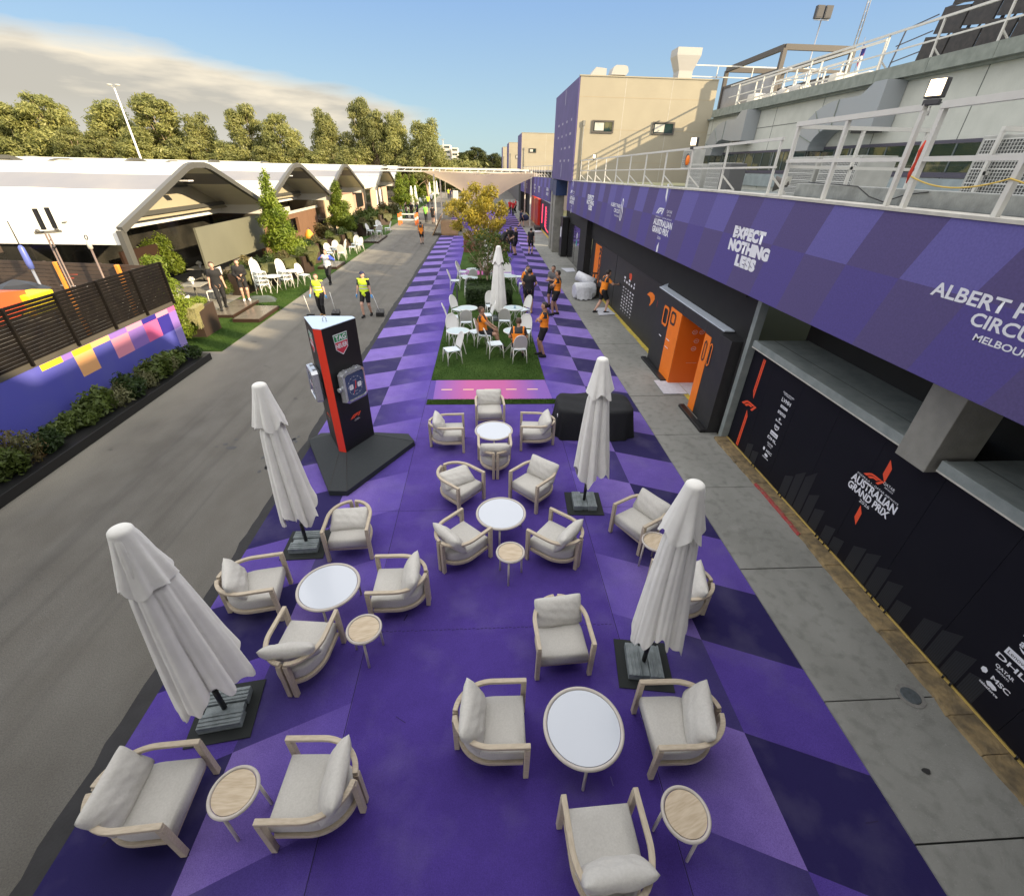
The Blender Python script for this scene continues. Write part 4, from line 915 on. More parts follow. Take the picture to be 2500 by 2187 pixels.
q.box((5.7,11.861,.66),(6.0,11.863,.665)); q.box((5.284,12.35,1.12),(5.288,12.6,1.14)); q.box((5.284,12.35,.90),(5.288,12.6,.915)); q.box((5.284,13.0,1.05),(5.288,13.2,1.075)); loc(q, 'fine_print', m_white, pt)
m_bl2 = mat('black_curtain', (.010,.010,.011), .8, bump=.5, bscale=5)
for i, (y, r) in enumerate(((8.97,.035),(8.93,.03))):
    q = MB(); q.cyl((0,0,0),(0,0,2.3),r,10); tag(q.build('rolled_curtain', m_bl2, loc=(5.50+.07*i, y, .03)), ('rolled black curtain standing against the side of the portal', 'rolled black curtain standing next to the slim grey pier')[i], 'curtain')
def sheet(pts, name, label, m, z=.045):
    c = (sum(p[0] for p in pts)/len(pts), sum(p[1] for p in pts)/len(pts)); q = MB(); q.prism([(x-c[0], y-c[1], 0) for x, y in pts], (0,0,.008)); return tag(q.build(name, m, loc=(c[0], c[1], z), fix=True), label, 'sheet')
m_paper = mat('paper_sheet', (.60,.62,.68), .7, var=.3, scale=8)
sheet([(4.92,11.12),(5.60,11.11),(5.60,12.18),(4.94,12.03)], 'floor_sheet', 'white protective sheet on the pavement at the orange portal', m_paper)
sheet([(5.62,11.0),(6.3,11.0),(6.3,12.2),(5.62,12.2)], 'floor_sheet', 'grey white sheet inside the orange portal behind the yellow line', m_paper)
sheet([(4.81,18.9),(5.57,19.05),(5.47,20.16),(4.9,20.0)], 'floor_sheet', 'white sheet under the worker reaching to the charcoal wall', m_paper)
sheet([(4.71,29.3),(5.50,29.4),(5.45,28.3),(4.88,28.1)], 'floor_sheet', 'pale sheet on the pavement by the black glossy doors', m_paper)
sheet([(4.9,47.3),(5.6,47.6),(5.5,49),(4.8,48.7)], 'floor_sheet', 'pale sheet on the far pavement near the red garage', m_paper)
# dark bay between orange banner and pillar pair
bx('dark_pillar', (5.30, 25.5, .03), (5.66, 27.2, 3.2), m_head, 'black full height pillar left of the orange vertical banner', 'pillar')
gd = thing('glossy_doors', (5.7, 30.2, 0), 'row of glossy black door panels with round white logos and pale tags', 'doors')
m_gloss = mat('gloss_black', (.015,.015,.017), .12, coat=.6)
q = MB()
for a, c in ((27.3,28.6),(29.3,30.8),(30.9,33.4)): q.box((5.72, a, .03), (5.78, c, 2.25))
loc(q, 'door_panel', m_gloss, gd)
q = MB(); q.box((5.80,27.2,.03),(5.9,35.3,3.1)); loc(q, 'backing', m_head, gd)
q = MB()
for y in (28.1, 30.2):
    q.poly([(5.715, y-.13*math.cos(a), 1.78+.18*math.sin(a)) for a in [i*.5236 for i in range(12)]]); 
for i in range(8): q.box((5.79, 28.85-.18, .5+.16*i), (5.795, 28.85+.18, .56+.16*i))
loc(q, 'round_logo', m_white, gd)
q = MB()
for y in (28.15, 30.25): q.box((5.71,y-.12,1.2),(5.715,y+.12,1.52))
loc(q, 'teal_tag', mat('teal', (.08,.42,.45), .6), gd)
# far pair of grey columns with the blue collar
m_c2 = mat('far_column', (.26,.255,.225), .85, var=.5, scale=3)
cp = thing('tall_column', (5.4, 36.8, 0), 'tall grey double column with a dark blue collar below the cream tower', 'column')
q = MB(); q.box((4.95,35.6,.03),(5.6,36.5,3.7)); q.box((5.0,37.4,.03),(5.6,38.3,5.6)); q.box((5.3,36.5,.03),(5.6,37.4,5.2)); loc(q, 'shaft', m_c2, cp, bevel=.02)
q = MB(); q.box((4.93,35.2,3.7),(5.7,36.9,4.62)); q.box((4.93,37.0,3.9),(5.5,38.6,4.62)); loc(q, 'collar', mat('navy_collar', (.02,.045,.14), .5, var=.3, scale=2), cp)
bx('dark_pier', (5.3, 33.6, .03), (5.7, 34.6, 2.5), m_black, 'black display totem with a small white notice beside the grey double column', 'totem')
tag(MB().box((-.004,-.22,0),(0,.22,.62)).build('notice_board', m_white, loc=(5.29, 34.1, 1.25)), 'small white notice on the black totem by the double column', 'notice')
# cream tower
m_cream = mat('cream_render', (.36,.325,.24), .85, var=.45, scale=.9, col2=(.30,.27,.20), bump=.08, bscale=12)
m_tp = mat('tower_print', (.085,.07,.19), .7, var=.4, scale=1.2, col2=(.13,.10,.26))
def tower(x0, x1, y0, y1, z0, z1, label, wins=(), prints=True):
    t = thing('tower_block', ((x0+x1)/2, (y0+y1)/2, z0), label, 'building')
    q = MB(); q.box((x0, y0, z0), (x1, y1, z1)); loc(q, 'wall', m_cream, t)
    q = MB()
    for k in (.2, .52, .82): z = z0+(z1-z0)*k; q.box((x0, y0-.004, z-.012), (x1, y0-.001, z+.012))
    loc(q, 'joint_line', mat('cream_joint', (.36,.30,.2)), t)
    q = MB(); q.box((x0-.06, y0+.01, z0-.05), (x0-.002, y1, z1-.02)); o = loc(q, 'side_banner', m_tp, t)
    dp_ = MB(); dp_.cyl((x0+.35,y0-.06,z0),(x0+.35,y0-.06,z0+(z1-z0)*.55),.035,8); dp_.box((x0+.3,y0-.1,z0+(z1-z0)*.55),(x0+.42,y0-.002,z0+(z1-z0)*.6)); loc(dp_, 'downpipe', m_col, t)
    dp_ = MB(); [dp_.box((x0+(x1-x0)*k_,y0-.003,z0),(x0+(x1-x0)*k_+.015,y0-.001,z1)) for k_ in (.33,.67)]; loc(dp_, 'panel_seam', m_trim, t)
    if prints:
        s = MB(); h = z1-z0; yl = y0+(y1-y0)*.5
        for zz in (z0+h*.86, z0+h*.06): s.poly([(x0-.065, yl+.1, zz-h*.05), (x0-.065, yl+.1, zz+h*.11), (x0-.065, yl-.1, zz+h*.13), (x0-.065, yl-.1, zz-h*.02)])
        mk_ = mat('pale_mark', (.32,.30,.40)); loc(s, 'banner_stripe', mk_, t)
        for r_ in range(4):
            for c_ in range(4):
                if r_ > 1 and c_ == 3: continue
                s = MB(); ww = .35+.35*((r_*3+c_*5) % 4)/4; s.box((x0-.066, y0+1.4+c_*1.6, z0+h*(.62-.14*r_)), (x0-.063, y0+1.4+c_*1.6+ww, z0+h*(.645-.14*r_))); loc(s, 'logo_mark', mk_, t)
    q = MB(); q.box((x0-.05,y0-.03,z1),(x1,y0+.15,z1+.05)); loc(q, 'coping', m_cream, t)
    for (a, c, e, f) in wins:
        w_ = MB(); w_.box((a, y0-.03, e), (c, y0-.005, f)); o = loc(w_, 'window', m_win, t)
        fr = MB(); fr.box((a-.08,y0-.05,e-.07),(c+.08,y0-.031,e)); fr.box((a-.08,y0-.05,f),(c+.08,y0-.031,f+.07)); fr.box((a-.08,y0-.05,e),(a,y0-.031,f)); fr.box((c,y0-.05,e),(c+.08,y0-.031,f)); fr.build('frame', mf, o)
        cu = MB(); cu.box((a+.06,y0-.034,e+.04),(a+(c-a)*.55,y0-.031,f-.04)); cu.build('blind', m_trim, o)
    return t
tower(4.97, 12.15, 29.0, 37.6, 4.72, 9.28, 'cream tower block nearest, with purple printed side and two small windows', [(5.85,6.85,7.0,7.42),(9.1,10.15,7.0,7.42)])
tower(4.95, 14.5, 70, 77, 5.1, 9.05, 'second cream tower block, mid distance left of the nearest one', [(6.0,6.8,7.0,7.35)], False)
tower(5.3, 15, 112, 120, 4.9, 9.6, 'third smaller cream tower block farther away', [(6.8,8.4,6.9,7.4)], False); tower(5.4, 16, 150, 158, 4.6, 10.0, 'farthest thin cream tower block by the dark trees', [], False)
m_vent = mat('vent_metal', (.42,.41,.38), .5, .2)
def vent(x, y, z, kind, label):
    t = thing('roof_vent', (x, y, z), label, 'vent'); q = MB()
    if kind == 'box': q.prism([(-.42,0,0),(.42,0,0),(.42,0,.32),(-.12,0,.36),(-.42,0,.0)], (0,.9,0)); q.build('cowl', m_vent, t, fix=True)
    elif kind == 'cowl': q.prism([(-.42,0,.08),(.36,0,.08),(.46,0,.22),(.40,0,.42),(.25,0,.47),(-.20,0,.47),(-.32,0,.38)], (0,.9,0)); q.build('cowl', m_vent, t, fix=True); q = MB(); q.box((-.3,.1,0),(.3,.8,.08)); q.build('throat', m_black, t)
    else:
        q.box((-.36,0,0),(.36,.8,.32)); q.build('throat', m_vent, t); q = MB()
        a = [(-.36,0,.32),(.36,0,.32),(.36,.8,.32),(-.36,.8,.32),(-.62,-.1,.92),(.62,-.1,.92),(.62,.9,.92),(-.62,.9,.92),(-.62,-.1,1.22),(.62,-.1,1.22),(.62,.9,1.22),(-.62,.9,1.22)]
        q.add(a, [(0,1,5,4),(1,2,6,5),(2,3,7,6),(3,0,4,7),(4,5,9,8),(5,6,10,9),(6,7,11,10),(7,4,8,11),(8,9,10,11)]); q.build('hood', m_vent, t)
vent(5.9, 29.3, 9.33, 'box', 'low square vent at the left on the cream tower roof'); vent(7.0, 29.3, 9.33, 'cowl', 'rounded vent cowl on the cream tower roof beside the square one'); vent(10.4, 29.2, 9.33, 'hood', 'large flared exhaust hood on the cream tower roof')
railing_x(31.5, 11.2, 19, [11.25,13,15,17,19], 10.25, 9.28, 'double white rail above the cream tower roof, right of the flared hood')
t = thing('roof_equipment', (15, 26, 7.7), 'pile of sunlit white boxes and rounded tanks on the roof behind the parapet railing', 'roof equipment')
q = MB(); rr = random.Random(9)
for i in range(9): x = 13.2+rr.random()*1.2; y = 20+i*.95; h = rr.uniform(.3,.75); q.box((x,y,7.6),(x+rr.uniform(.4,1.2),y+rr.uniform(.4,.8),8.0+h))
loc(q, 'box', mat('white_box', (.62,.60,.56), .6), t, bevel=.03)
q = MB(); 
for y in (23.0,24.0): q.sphere((13.0,y,8.15),.28,14)
loc(q, 'tank', m_vent, t)
# second banner and red garage beyond the column
b2 = banner(38.6, 69.8, 'far purple chequered banner beyond the grey double column', x=4.97, zt=lambda y: 4.66-.0105*(y-38), zb=lambda y: 3.12-.0165*(y-38), cell=1.4)
for i, (y, s, ww, h) in enumerate(((40.3,'AUSTRALIAN\nGRAND PRIX',1.5,.55),(46.5,'CIRCUIT',1.2,.5),(50.5,'EXPECT\nNOTHING\nLESS',1.7,.7),(55,'AUSTRALIAN\nGRAND PRIX',1.5,.5),(60,'CIRCUIT',1.2,.5),(64,'EXPECT\nNOTHING\nLESS',1.7,.6))):
    fixp(wtext('lettering', s, 4.96, y, 3.75-.012*(y-38), ww, h, m_white, b2, bold=.02), b2)
railing('railing', 39, 69, [39+2.2*i for i in range(14)], lambda y: 5.45-.004*(y-39), x=5.05, zb=lambda y: 4.70-.0105*(y-38), label='white railing on the far purple banner between the cream towers')
gr = thing('team_garage', (5.9, 52, 0), 'far navy garage front with tall red doors and red strip lights', 'garage')
q = MB(); q.box((5.85,38.7,.03),(6.1,52.5,2.6)); loc(q, 'navy_wall', mat('navy_wall', (.018,.025,.06), .5), gr)
q = MB(); q.box((5.6,52.6,.03),(5.9,56,2.55)); q.box((5.62,57.5,.03),(5.9,60.5,2.55)); loc(q, 'red_door', mat('red_door', (.55,.03,.015), .35), gr)
q = MB(); q.box((5.61,56.1,.1),(5.75,57.4,2.4)); loc(q, 'copper_panel', mat('copper', (.85,.25,.08), .3), gr)
q = MB()
for (y, zz) in ((50.4,.35),(47.6,.30)):
    q.tube([(5.82,y,zz+1.9),(5.82,y+.05,zz+.2)], .05, 6)
q.tube([(5.82,47.6,.5),(5.82,46.5,.32),(5.82,45.2,.28)], .03, 6)
for i in range(6): q.beam((5.82,47.5,1.9-.24*i),(5.82,46.7,1.82-.24*i),.02,.02)
loc(q, 'red_light', mat('red_light', (1.0,.06,.12), .5, emit=1.0), gr)
q = MB(); q.box((5.8,60.6,.03),(6.3,74,3.2)); q.box((5.0,69.9,.03),(6.3,74,5.0)); loc(q, 'dark_bay', m_head, gr)
tag(MB().box((-.3,-.8,0),(.3,.8,.35)).build('gear_bag', m_black, loc=(5.3, 49.6, .03), bevel=.1), 'black gear bag on the far pavement by the red garage', 'bag')
# foil rolls and trolley by the charcoal wall
m_foil = mat('white_wrap', (.66,.68,.72), .4, var=.3, scale=9, bump=.4, bscale=14)
t = thing('wrap_roll', (4.75, 21.9, .03), 'thick white wrap roll with a dark core lying on the pavement, lower one', 'roll', R(8))
q = MB(); q.tube([(-.55,0,.36),(-.5,0,.36),(.42,0,.36),(.46,0,.36)], [.30,.36,.36,.33], 24); q.build('wrap', m_foil, t)
q = MB(); q.tube([(.42,0,.36),(.47,0,.36)], .05, 10); q.build('core', m_black, t)
q = MB(); q.grid(lambda u, v: (-.5+.75*u, -.30-.12*math.sin(u*3)-.10*v, .55-.5*v+.03*math.sin(u*20)), 14, 10); q.build('loose_end', m_foil, t)
t = thing('wrap_roll', (4.85, 22.35, .66), 'second white wrap roll resting slantwise on top of the lower one', 'roll', R(-38))
q = MB(); q.tube([(-.48,0,.26),(.48,0,.02)], .22, 22); q.build('wrap', m_foil, t); q = MB(); q.tube([(.46,0,.02),(.49,0,.017)], .10, 14); q.build('core', m_ac, t)
t = thing('hand_trolley', (5.3, 22.3, .03), 'dark trolley with a steering wheel shaped handle between rolls and charcoal wall', 'trolley')
q = MB(); q.box((-.18,-.5,.12),(.18,.5,.55)); q.build('body', m_black, t, bevel=.04)
q = MB(); q.tube([(0,.25,.5),(0,.3,1.0)], .03, 8); q.lathe([(.15,.98),(.17,1.0),(.15,1.02),(.13,1.0),(.15,.98)], 18, c=(0,.3,0)); q.build('handle', m_black, t)
for sx in (-1,1):
    for y in (-.35,.35): q = MB(); q.cyl((sx*.17,y,.12),(sx*.22,y,.12),.12,14); q.build('wheel', m_rubber, t)
# ---------------- foliage ----------------
def leaf_mat(name, c1, c2, c3=None, scale=14, tr=.35):
    global nt
    m = bpy.data.materials.new(name); m.use_nodes = True; nt = m.node_tree; nt.nodes.clear()
    t = nt.nodes.new('ShaderNodeTexCoord'); n = noise(t.outputs['Object'], scale, 1); n2 = noise(t.outputs['Object'], scale*.13, 2)
    c = mixc(ramp01(n, .35, .65), c1, c2); c = mixc(mth('MULTIPLY', ramp01(n2, .45, .65), .8), c, c3 or c2)
    oi = nt.nodes.new('ShaderNodeObjectInfo'); hs = nt.nodes.new('ShaderNodeHueSaturation'); nt.links.new(mth('ADD', mth('MULTIPLY', oi.outputs['Random'], .3), .85), hs.inputs['Value']); nt.links.new(c, hs.inputs['Color'])
    d = nt.nodes.new('ShaderNodeBsdfDiffuse'); l = nt.nodes.new('ShaderNodeBsdfTranslucent'); nt.links.new(hs.outputs[0], d.inputs[0]); nt.links.new(hs.outputs[0], l.inputs[0])
    g = nt.nodes.new('ShaderNodeBsdfGlossy'); g.inputs['Roughness'].default_value = .5; g.inputs['Color'].default_value = (.25,.25,.25,1)
    x = nt.nodes.new('ShaderNodeMixShader'); x.inputs[0].default_value = tr; nt.links.new(d.outputs[0], x.inputs[1]); nt.links.new(l.outputs[0], x.inputs[2])
    x2 = nt.nodes.new('ShaderNodeMixShader'); x2.inputs[0].default_value = .08; nt.links.new(x.outputs[0], x2.inputs[1]); nt.links.new(g.outputs[0], x2.inputs[2])
    o = nt.nodes.new('ShaderNodeOutputMaterial'); nt.links.new(x2.outputs[0], o.inputs[0]); return m
lf_euc = leaf_mat('leaf_eucalypt', (.25,.265,.08), (.38,.37,.13), (.14,.16,.055), 2.2, .45)
lf_lime = leaf_mat('leaf_lime', (.17,.24,.022), (.25,.31,.04), (.09,.15,.02), 9)
lf_dark = leaf_mat('leaf_dark', (.028,.055,.014), (.05,.085,.022), (.018,.035,.010), 11)
lf_gold = leaf_mat('leaf_gold', (.52,.40,.04), (.30,.28,.04), (.62,.50,.09), 8, .5)
lf_grey = leaf_mat('leaf_greygreen', (.16,.17,.075), (.22,.22,.11), (.12,.13,.06), 10)
lf_mid = leaf_mat('leaf_mid', (.09,.13,.026), (.14,.19,.045), (.06,.085,.02), 12)
lf_olive = leaf_mat('leaf_olive', (.10,.11,.04), (.15,.14,.06), (.17,.10,.04), 14)
m_bark = mat('bark', (.30,.22,.14), .9, var=.7, scale=3, col2=(.45,.36,.26), bump=.3)
m_bark2 = mat('bark_dark', (.12,.09,.06), .9, var=.6, scale=12, bump=.3)
def leaf_mesh(name, blobs, count, size, m, seed=0, up=.35, asp=.55, shell=.55, droop=0, box=False):
    """many small leaf faces spread through the given ellipsoids (cx,cy,cz,rx,ry,rz)"""
    r = np.random.default_rng(seed); bl = np.array(blobs, float)
    wt = (bl[:, 3]*bl[:, 4]*bl[:, 5])**(.72); idx = r.choice(len(bl), count, p=wt/wt.sum())
    if box: p = r.uniform(-1, 1, (count, 3)); ax = r.integers(0, 3, count); k = r.random(count) < .75; p[np.arange(count)[k], ax[k]] = np.sign(p[np.arange(count)[k], ax[k]])*r.uniform(.86, 1.05, k.sum())
    else:
        d = r.normal(size=(count, 3)); d /= np.linalg.norm(d, axis=1)[:, None]; p = d*(shell+(1-shell)*r.random(count)[:, None]**.6)*(1+.10*r.normal(size=(count, 1)))
    c = bl[idx, :3]+p*bl[idx, 3:6]
    n = p+r.normal(size=(count, 3))*.8; n[:, 2] += up; n /= np.linalg.norm(n, axis=1)[:, None]
    t = np.cross(n, r.normal(size=(count, 3))); t[:, 2] -= droop; t -= (t*n).sum(1)[:, None]*n; t /= np.linalg.norm(t, axis=1)[:, None]; b = np.cross(n, t)
    s = size*r.uniform(.55, 1.25, (count, 1))
    v = np.stack([c-t*s, c+b*s*asp*.6+t*s*.1, c+t*s, c-b*s*asp*.6+t*s*.1], 1).reshape(-1, 3)
    me = bpy.data.meshes.new(name); me.vertices.add(count*4); me.vertices.foreach_set('co', v.ravel()); me.loops.add(count*4); me.loops.foreach_set('vertex_index', np.arange(count*4, dtype=np.int32))
    me.polygons.add(count); me.polygons.foreach_set('loop_start', np.arange(0, count*4, 4, dtype=np.int32)); me.polygons.foreach_set('loop_total', np.full(count, 4, dtype=np.int32))
    me.materials.append(m); me.update(calc_edges=True); return me
def addobj(name, me, parent=None, loc=None, rot=None):
    o = bpy.data.objects.new(name, me); COL.objects.link(o)
    if parent is not None: o.parent = parent
    if loc: o.location = loc
    if rot: o.rotation_euler = rot
    return o
def limbs(mb, base, tips, r0, bend=.25, rr=None, n=7):
    for tp in tips:
        b = Vector(base); t = Vector(tp); m = b.lerp(t, .5)+Vector((rr.uniform(-bend, bend), rr.uniform(-bend, bend), rr.uniform(0, bend)))
        mb.tube([b, b.lerp(m, .5)*1, m, t], [r0, r0*.8, r0*.55, r0*.2], n)
def make_tree(name, H, spread, seed, leaves, size, m, bark, label, cat='tree', trunkh=.35, nb=9, shape='euc', group=None, r0=None, shell=.5, up=.35):
    rr = random.Random(seed); t = thing(name, (0,0,0), label, cat, group=group)
    blobs = []; tips = []
    for i in range(nb):
        k = (i+.5)/nb; a = i*2.4+rr.random()
        if shape == 'euc':
            z = H*(trunkh+(1-trunkh)*(.25+.68*k)); rad = spread*(1-.65*k)*rr.uniform(.5, 1.0)
            s = spread*rr.uniform(.27, .50)*(1.15-.45*k); blobs.append((rad*math.cos(a), rad*math.sin(a), z, s, s, s*rr.uniform(.55, .85)))
        elif shape == 'cone':
            z = H*(trunkh+(1-trunkh)*(.02+.93*k)); s = spread*(1.02-.80*k)*rr.uniform(.75,1.1); rad = s*.35
            blobs.append((rad*math.cos(a), rad*math.sin(a), z, s*.75, s*.75, H*(1-trunkh)/nb*1.3))
        else:
            z = H*(trunkh+(1-trunkh)*rr.uniform(.15,.9)); rad = spread*rr.uniform(.25,.75); s = spread*rr.uniform(.3,.5)
            blobs.append((rad*math.cos(a), rad*math.sin(a), z, s, s, s*.7))
        tips.append((blobs[-1][0]*.9, blobs[-1][1]*.9, blobs[-1][2]))
    b = MB(); r0 = r0 or H*.022; zt = H*trunkh; bend = (rr.uniform(-.05,.05)*H, rr.uniform(-.05,.05)*H)
    b.tube([(0,0,-.1),(bend[0]*.4,bend[1]*.4,zt*.5),(bend[0],bend[1],zt)], [r0*1.25, r0, r0*.8], 10)
    limbs(b, (bend[0], bend[1], zt*.92), tips, r0*.55, H*.05, rr)
    b.build('trunk', bark, t); addobj('crown', leaf_mesh('crown', blobs, leaves, size, m, seed, shell=shell, up=up), t); return t
# ---------------- left side: tents, fences, planting ----------------
m_tent = mat('tent_fabric', (.70,.67,.54), .75, var=.35, scale=.9, col2=(.58,.55,.44), bump=.35, bscale=1.6, stretch=(1,2.5,1))
m_tentg = mat('tent_window_strip', (.20,.20,.215), .5, var=.4, scale=.6, col2=(.30,.28,.26))
m_tframe = mat('tent_frame', (.085,.085,.078), .5)
m_tin = mat('tent_lining', (.40,.36,.26), .85, var=.4, scale=.5, col2=(.30,.27,.20))
m_tdark = mat('tent_dark_glass', (.018,.018,.016), .15, var=.5, scale=1.3, col2=(.06,.055,.045), coat=.3)
m_sun_white = mat('white_valance', (.80,.79,.74), .8)
def gable(n=9, hw=6.38, zl=3.13, zt=5.12):
    """arched gable outline (dy, z), from one eave over the rounded ridge to the other"""
    pts = []
    for i in range(-n, n+1):
        k = abs(i)/n; y = hw*i/n
        zz = zt+.26; z = zz-(zz-zl)*k; round_ = .26*max(0, 1-abs(y)/1.15)**2; pts.append((y, z-round_+.0))
    return pts
def tent(Y, xf, xb, label, front='open', rows=True, zoff=0, mirror=False):
    t = thing('marquee', (xf, Y, 0), label, 'marquee'); g = gable(14)
    q = MB(); NX = 9; D = xb-xf
    def mk(pred, mi, lift):
        for a in range(NX):
            xa, xc = D*a/NX, D*(a+1)/NX; 
            for (y0, z0), (y1, z1) in zip(g[:-1], g[1:]):
                zm = (z0+z1)/2
                if not pred(zm, y0): continue
                sag = lambda x, z: z-.07*abs(math.sin(x/D*NX*math.pi/3))*(5.2-z)/2+zoff+lift
                q.add([(xa, y0, sag(xa, z0)), (xc, y0, sag(xc, z0)), (xc, y1, sag(xc, z1)), (xa, y1, sag(xa, z1))], [(0,1,2,3)], mi, True)
    strip = lambda z, y: 4.22 < z < 4.66
    mk(lambda z, y: not strip(z, y), 0, 0); mk(strip, 1, 0)
    for s in (-1, 1):
        y = s*6.38; q.box((D, y-.02 if s > 0 else y-.0, 2.62+zoff), (0, y if s > 0 else y+.02, 3.13+zoff), 2)
    q.build('roof', [m_tent, m_tentg, m_sun_white], t)
    for xx in ((.0,) if not rows else (.0, D)):
        f = MB(); pts = [(xx, y, z+zoff-.02) for y, z in g]
        for a, c in zip(pts[:-1], pts[1:]): f.beam(a, c, .22, .2, up=(1,0,0))
        f.build('gable_arch', m_tframe, t)
    for s in (-1, 1):
        f = MB(); f.box((-.10, s*6.38-.13, 0), (.08, s*6.38+.13, 3.1+zoff)); f.build('post', m_tframe, t)
    xi = -2.3
    q = MB(); q.add([(xi, y, z+zoff-.16) for y, z in g]+[(xi, -6.3, 2.95+zoff), (xi, 6.3, 2.95+zoff)][::-1], [tuple(range(len(g)+2))]); q.build('gable_lining', m_tin, t)
    q = MB(); q.box((xi+.01, -5.9, 3.12+zoff), (xi+.12, 5.9, 3.30+zoff)); q.box((xi+.01, -2.7, 4.12+zoff), (xi+.10, 2.7, 4.22+zoff)); q.build('cross_bar', m_tframe, t)
    q = MB(); q.box((xi-.35, -6.1, 2.68+zoff), (xi-.3, 6.1, 2.98+zoff)); q.build('valance', m_sun_white, t)
    q = MB(); q.box((-.9,-.22,4.45+zoff),(-.5,.22,4.50+zoff)); q.build('hanging_lamp', m_white, t)
    q = MB(); q.box((D, -6.25, 0), (xi-1.2, 6.25, 2.64)); q.build('dark_glazing', m_tdark, t)
    return t
T_labels = ['nearest white arched marquee with wide white roof, behind the slatted fences','second white arched marquee from the viewer, with a brown kiosk front','third white arched marquee from the viewer, with a wall screen','fourth white arched marquee, after a flat roofed gap','fifth white arched marquee partly hidden by lime green trees','sixth white arched marquee in the row behind lime trees','farthest small white arched marquee in the row']
for i, Y in enumerate((24.85,37.7,50.5,70.6,83.2,95.8,108.4)):
    t = tent(Y, -13, -28.5, T_labels[i]); t['group'] = 'white arched marquees in a row'
for i, (Y, lab) in enumerate(((22.5,'back row white marquee at the left edge behind the nearest one'),(35.5,'back row white marquee behind the second one'),(48.5,'back row white marquee behind the third one'),(62,'back row white marquee farther along'),(76,'farthest back row white marquee'))):
    t = tent(Y, -30.5, -50, lab, zoff=.12); t['group'] = 'back row of white marquees'
t = thing('flat_marquee', (-14, 60.9, 0), 'flat white roofed link between the third and fourth marquees', 'marquee')
q = MB(); q.box((-12,-3.3,2.9),(0.6,3.3,3.35)); q.build('roof', m_tent, t); q = MB(); q.box((-11,-3.2,0),(-.6,3.2,2.9)); q.build('wall', mat('pink_wall', (.50,.33,.25), .8), t); q = MB(); q.box((-.58,-1.6,1.0),(-.5,1.4,2.4)); q.build('dark_screen', m_black, t)
# what stands in the tent mouths
def wallbit(name, a, b_, m, label, cat, **k): return bx(name, a, b_, m, label, cat, **k)
wallbit('projection_screen', (-13.45,23.7,.85), (-13.35,30.9,2.62), mat('screen_grey', (.17,.17,.125), .6, var=.3, scale=.4), 'wide grey green screen panel hanging in the mouth of the nearest marquee', 'screen')
t = thing('timber_kiosk', (-14.2, 37.6, 0), 'brown timber kiosk front with a dark opening in the second marquee', 'kiosk')
q = MB()
for a, c in ((-5.8,-1.6),(1.0,5.4)): q.box((0,a,0),(.2,c,2.1))
q.box((0,-1.6,0),(.2,1.0,.8)); q.box((0,-1.6,1.8),(.2,1.0,2.1)); q.build('timber_wall', mat('timber_clad', (.21,.115,.065), .7, var=.5, scale=3, stretch=(1,6,.4)), t); q = MB(); q.box((-.3,-1.6,.8),(-.2,1.0,1.8)); q.build('dark_opening', m_black, t); q = MB(); q.box((.2,-5.8,2.12),(.25,5.8,2.3)); q.box((.3,-3,2.32),(.32,-.5,2.62)); q.build('menu_band', m_trim, t)
wallbit('cream_wall', (-14.2,46,0), (-14.1,56,2.6), mat('cream_wall', (.55,.45,.30), .8, var=.2, scale=.6), 'cream wall panel below the third marquee roof', 'wall'); wallbit('wall_screen', (-14.08,48.2,.9), (-14.0,51.2,1.85), m_gloss, 'black screen on the cream wall of the third marquee', 'screen')
wallbit('pale_wall', (-14.2,65,0), (-14.1,76,2.6), mat('pale_pink_wall', (.55,.40,.30), .8), 'pinkish wall panel below the fourth marquee roof', 'wall'); wallbit('bright_banner', (-14.08,68,.5), (-14.0,71,2.4), m_sun_white, 'bright white banner on the pinkish wall of the fourth marquee', 'banner')
fixp(put_text('shop_lettering', 'AUSTRALIA', frame((-16.5, 18.5, 1.2), (1,0,0), (0,0,1)), m_white, None, fit=(1.6, .26), bold=.04), None) if False else None
t = thing('side_sign', (-15.2, 18.40, 1.05), 'small white lettered sign on dark glass at the near side of the marquee', 'sign'); q = MB(); q.box((-.9,0,0),(.9,.03,.62)); q.build('board', m_tdark, t); put_text('lettering', 'AUSTRALIAN', frame((0,-.008,.16),(1,0,0),(0,0,1)), m_white, t, fit=(1.5,.2), bold=.04); q = MB(); f1 = [(-.5,-.1),(-.2,.12),(.3,.12),(.1,-.02),(-.1,-.1)]; q.poly([(x-.2,-.008,z+.44) for x, z in f1]); q.build('emblem', m_redor, t)
# printed hoarding + slatted fence
hx = -9.575
ht = thing('printed_hoarding', (hx, 5.8, 0), 'low printed hoarding in blue, pink and yellow checks under the slatted fence', 'hoarding')
m_blue = mat('print_blue', (.10,.105,.42), .6, var=.3, scale=1.5, col2=(.05,.05,.46)); m_blue2 = mat('print_navy', (.03,.022,.25), .6); m_violet = mat('print_lilac', (.26,.15,.50), .6); m_pk = mat('print_pink', (.62,.12,.30), .6); m_pk2 = mat('print_rose', (.72,.28,.38), .6); m_yl = mat('print_yellow', (.80,.52,.03), .6); m_sand = mat('print_sand', (.78,.42,.18), .6); m_lav = mat('print_lavender', (.30,.24,.60), .6)
hm = [m_blue, m_blue2, m_violet, m_pk, m_pk2, m_yl, m_sand, m_lav]
q = MB(); q.box((hx-.05,-3,0.02),(hx,14.56,1.50)); loc(q, 'board', m_blue, ht)
q = MB(); ys = [-3,3.5,5.2,6.6,7.6,8.4,9.05,9.62,10.20,10.5,11.08,11.71,12.36,13.0,13.63,14.2,14.56]
cols_top = [0,1,0,1,0,0,0,5,2,5,6,2,4,1,4,3,2]
cols_mid = [0,0,0,0,0,0,0,0,0,6,0,4,2,3,1,2,3]
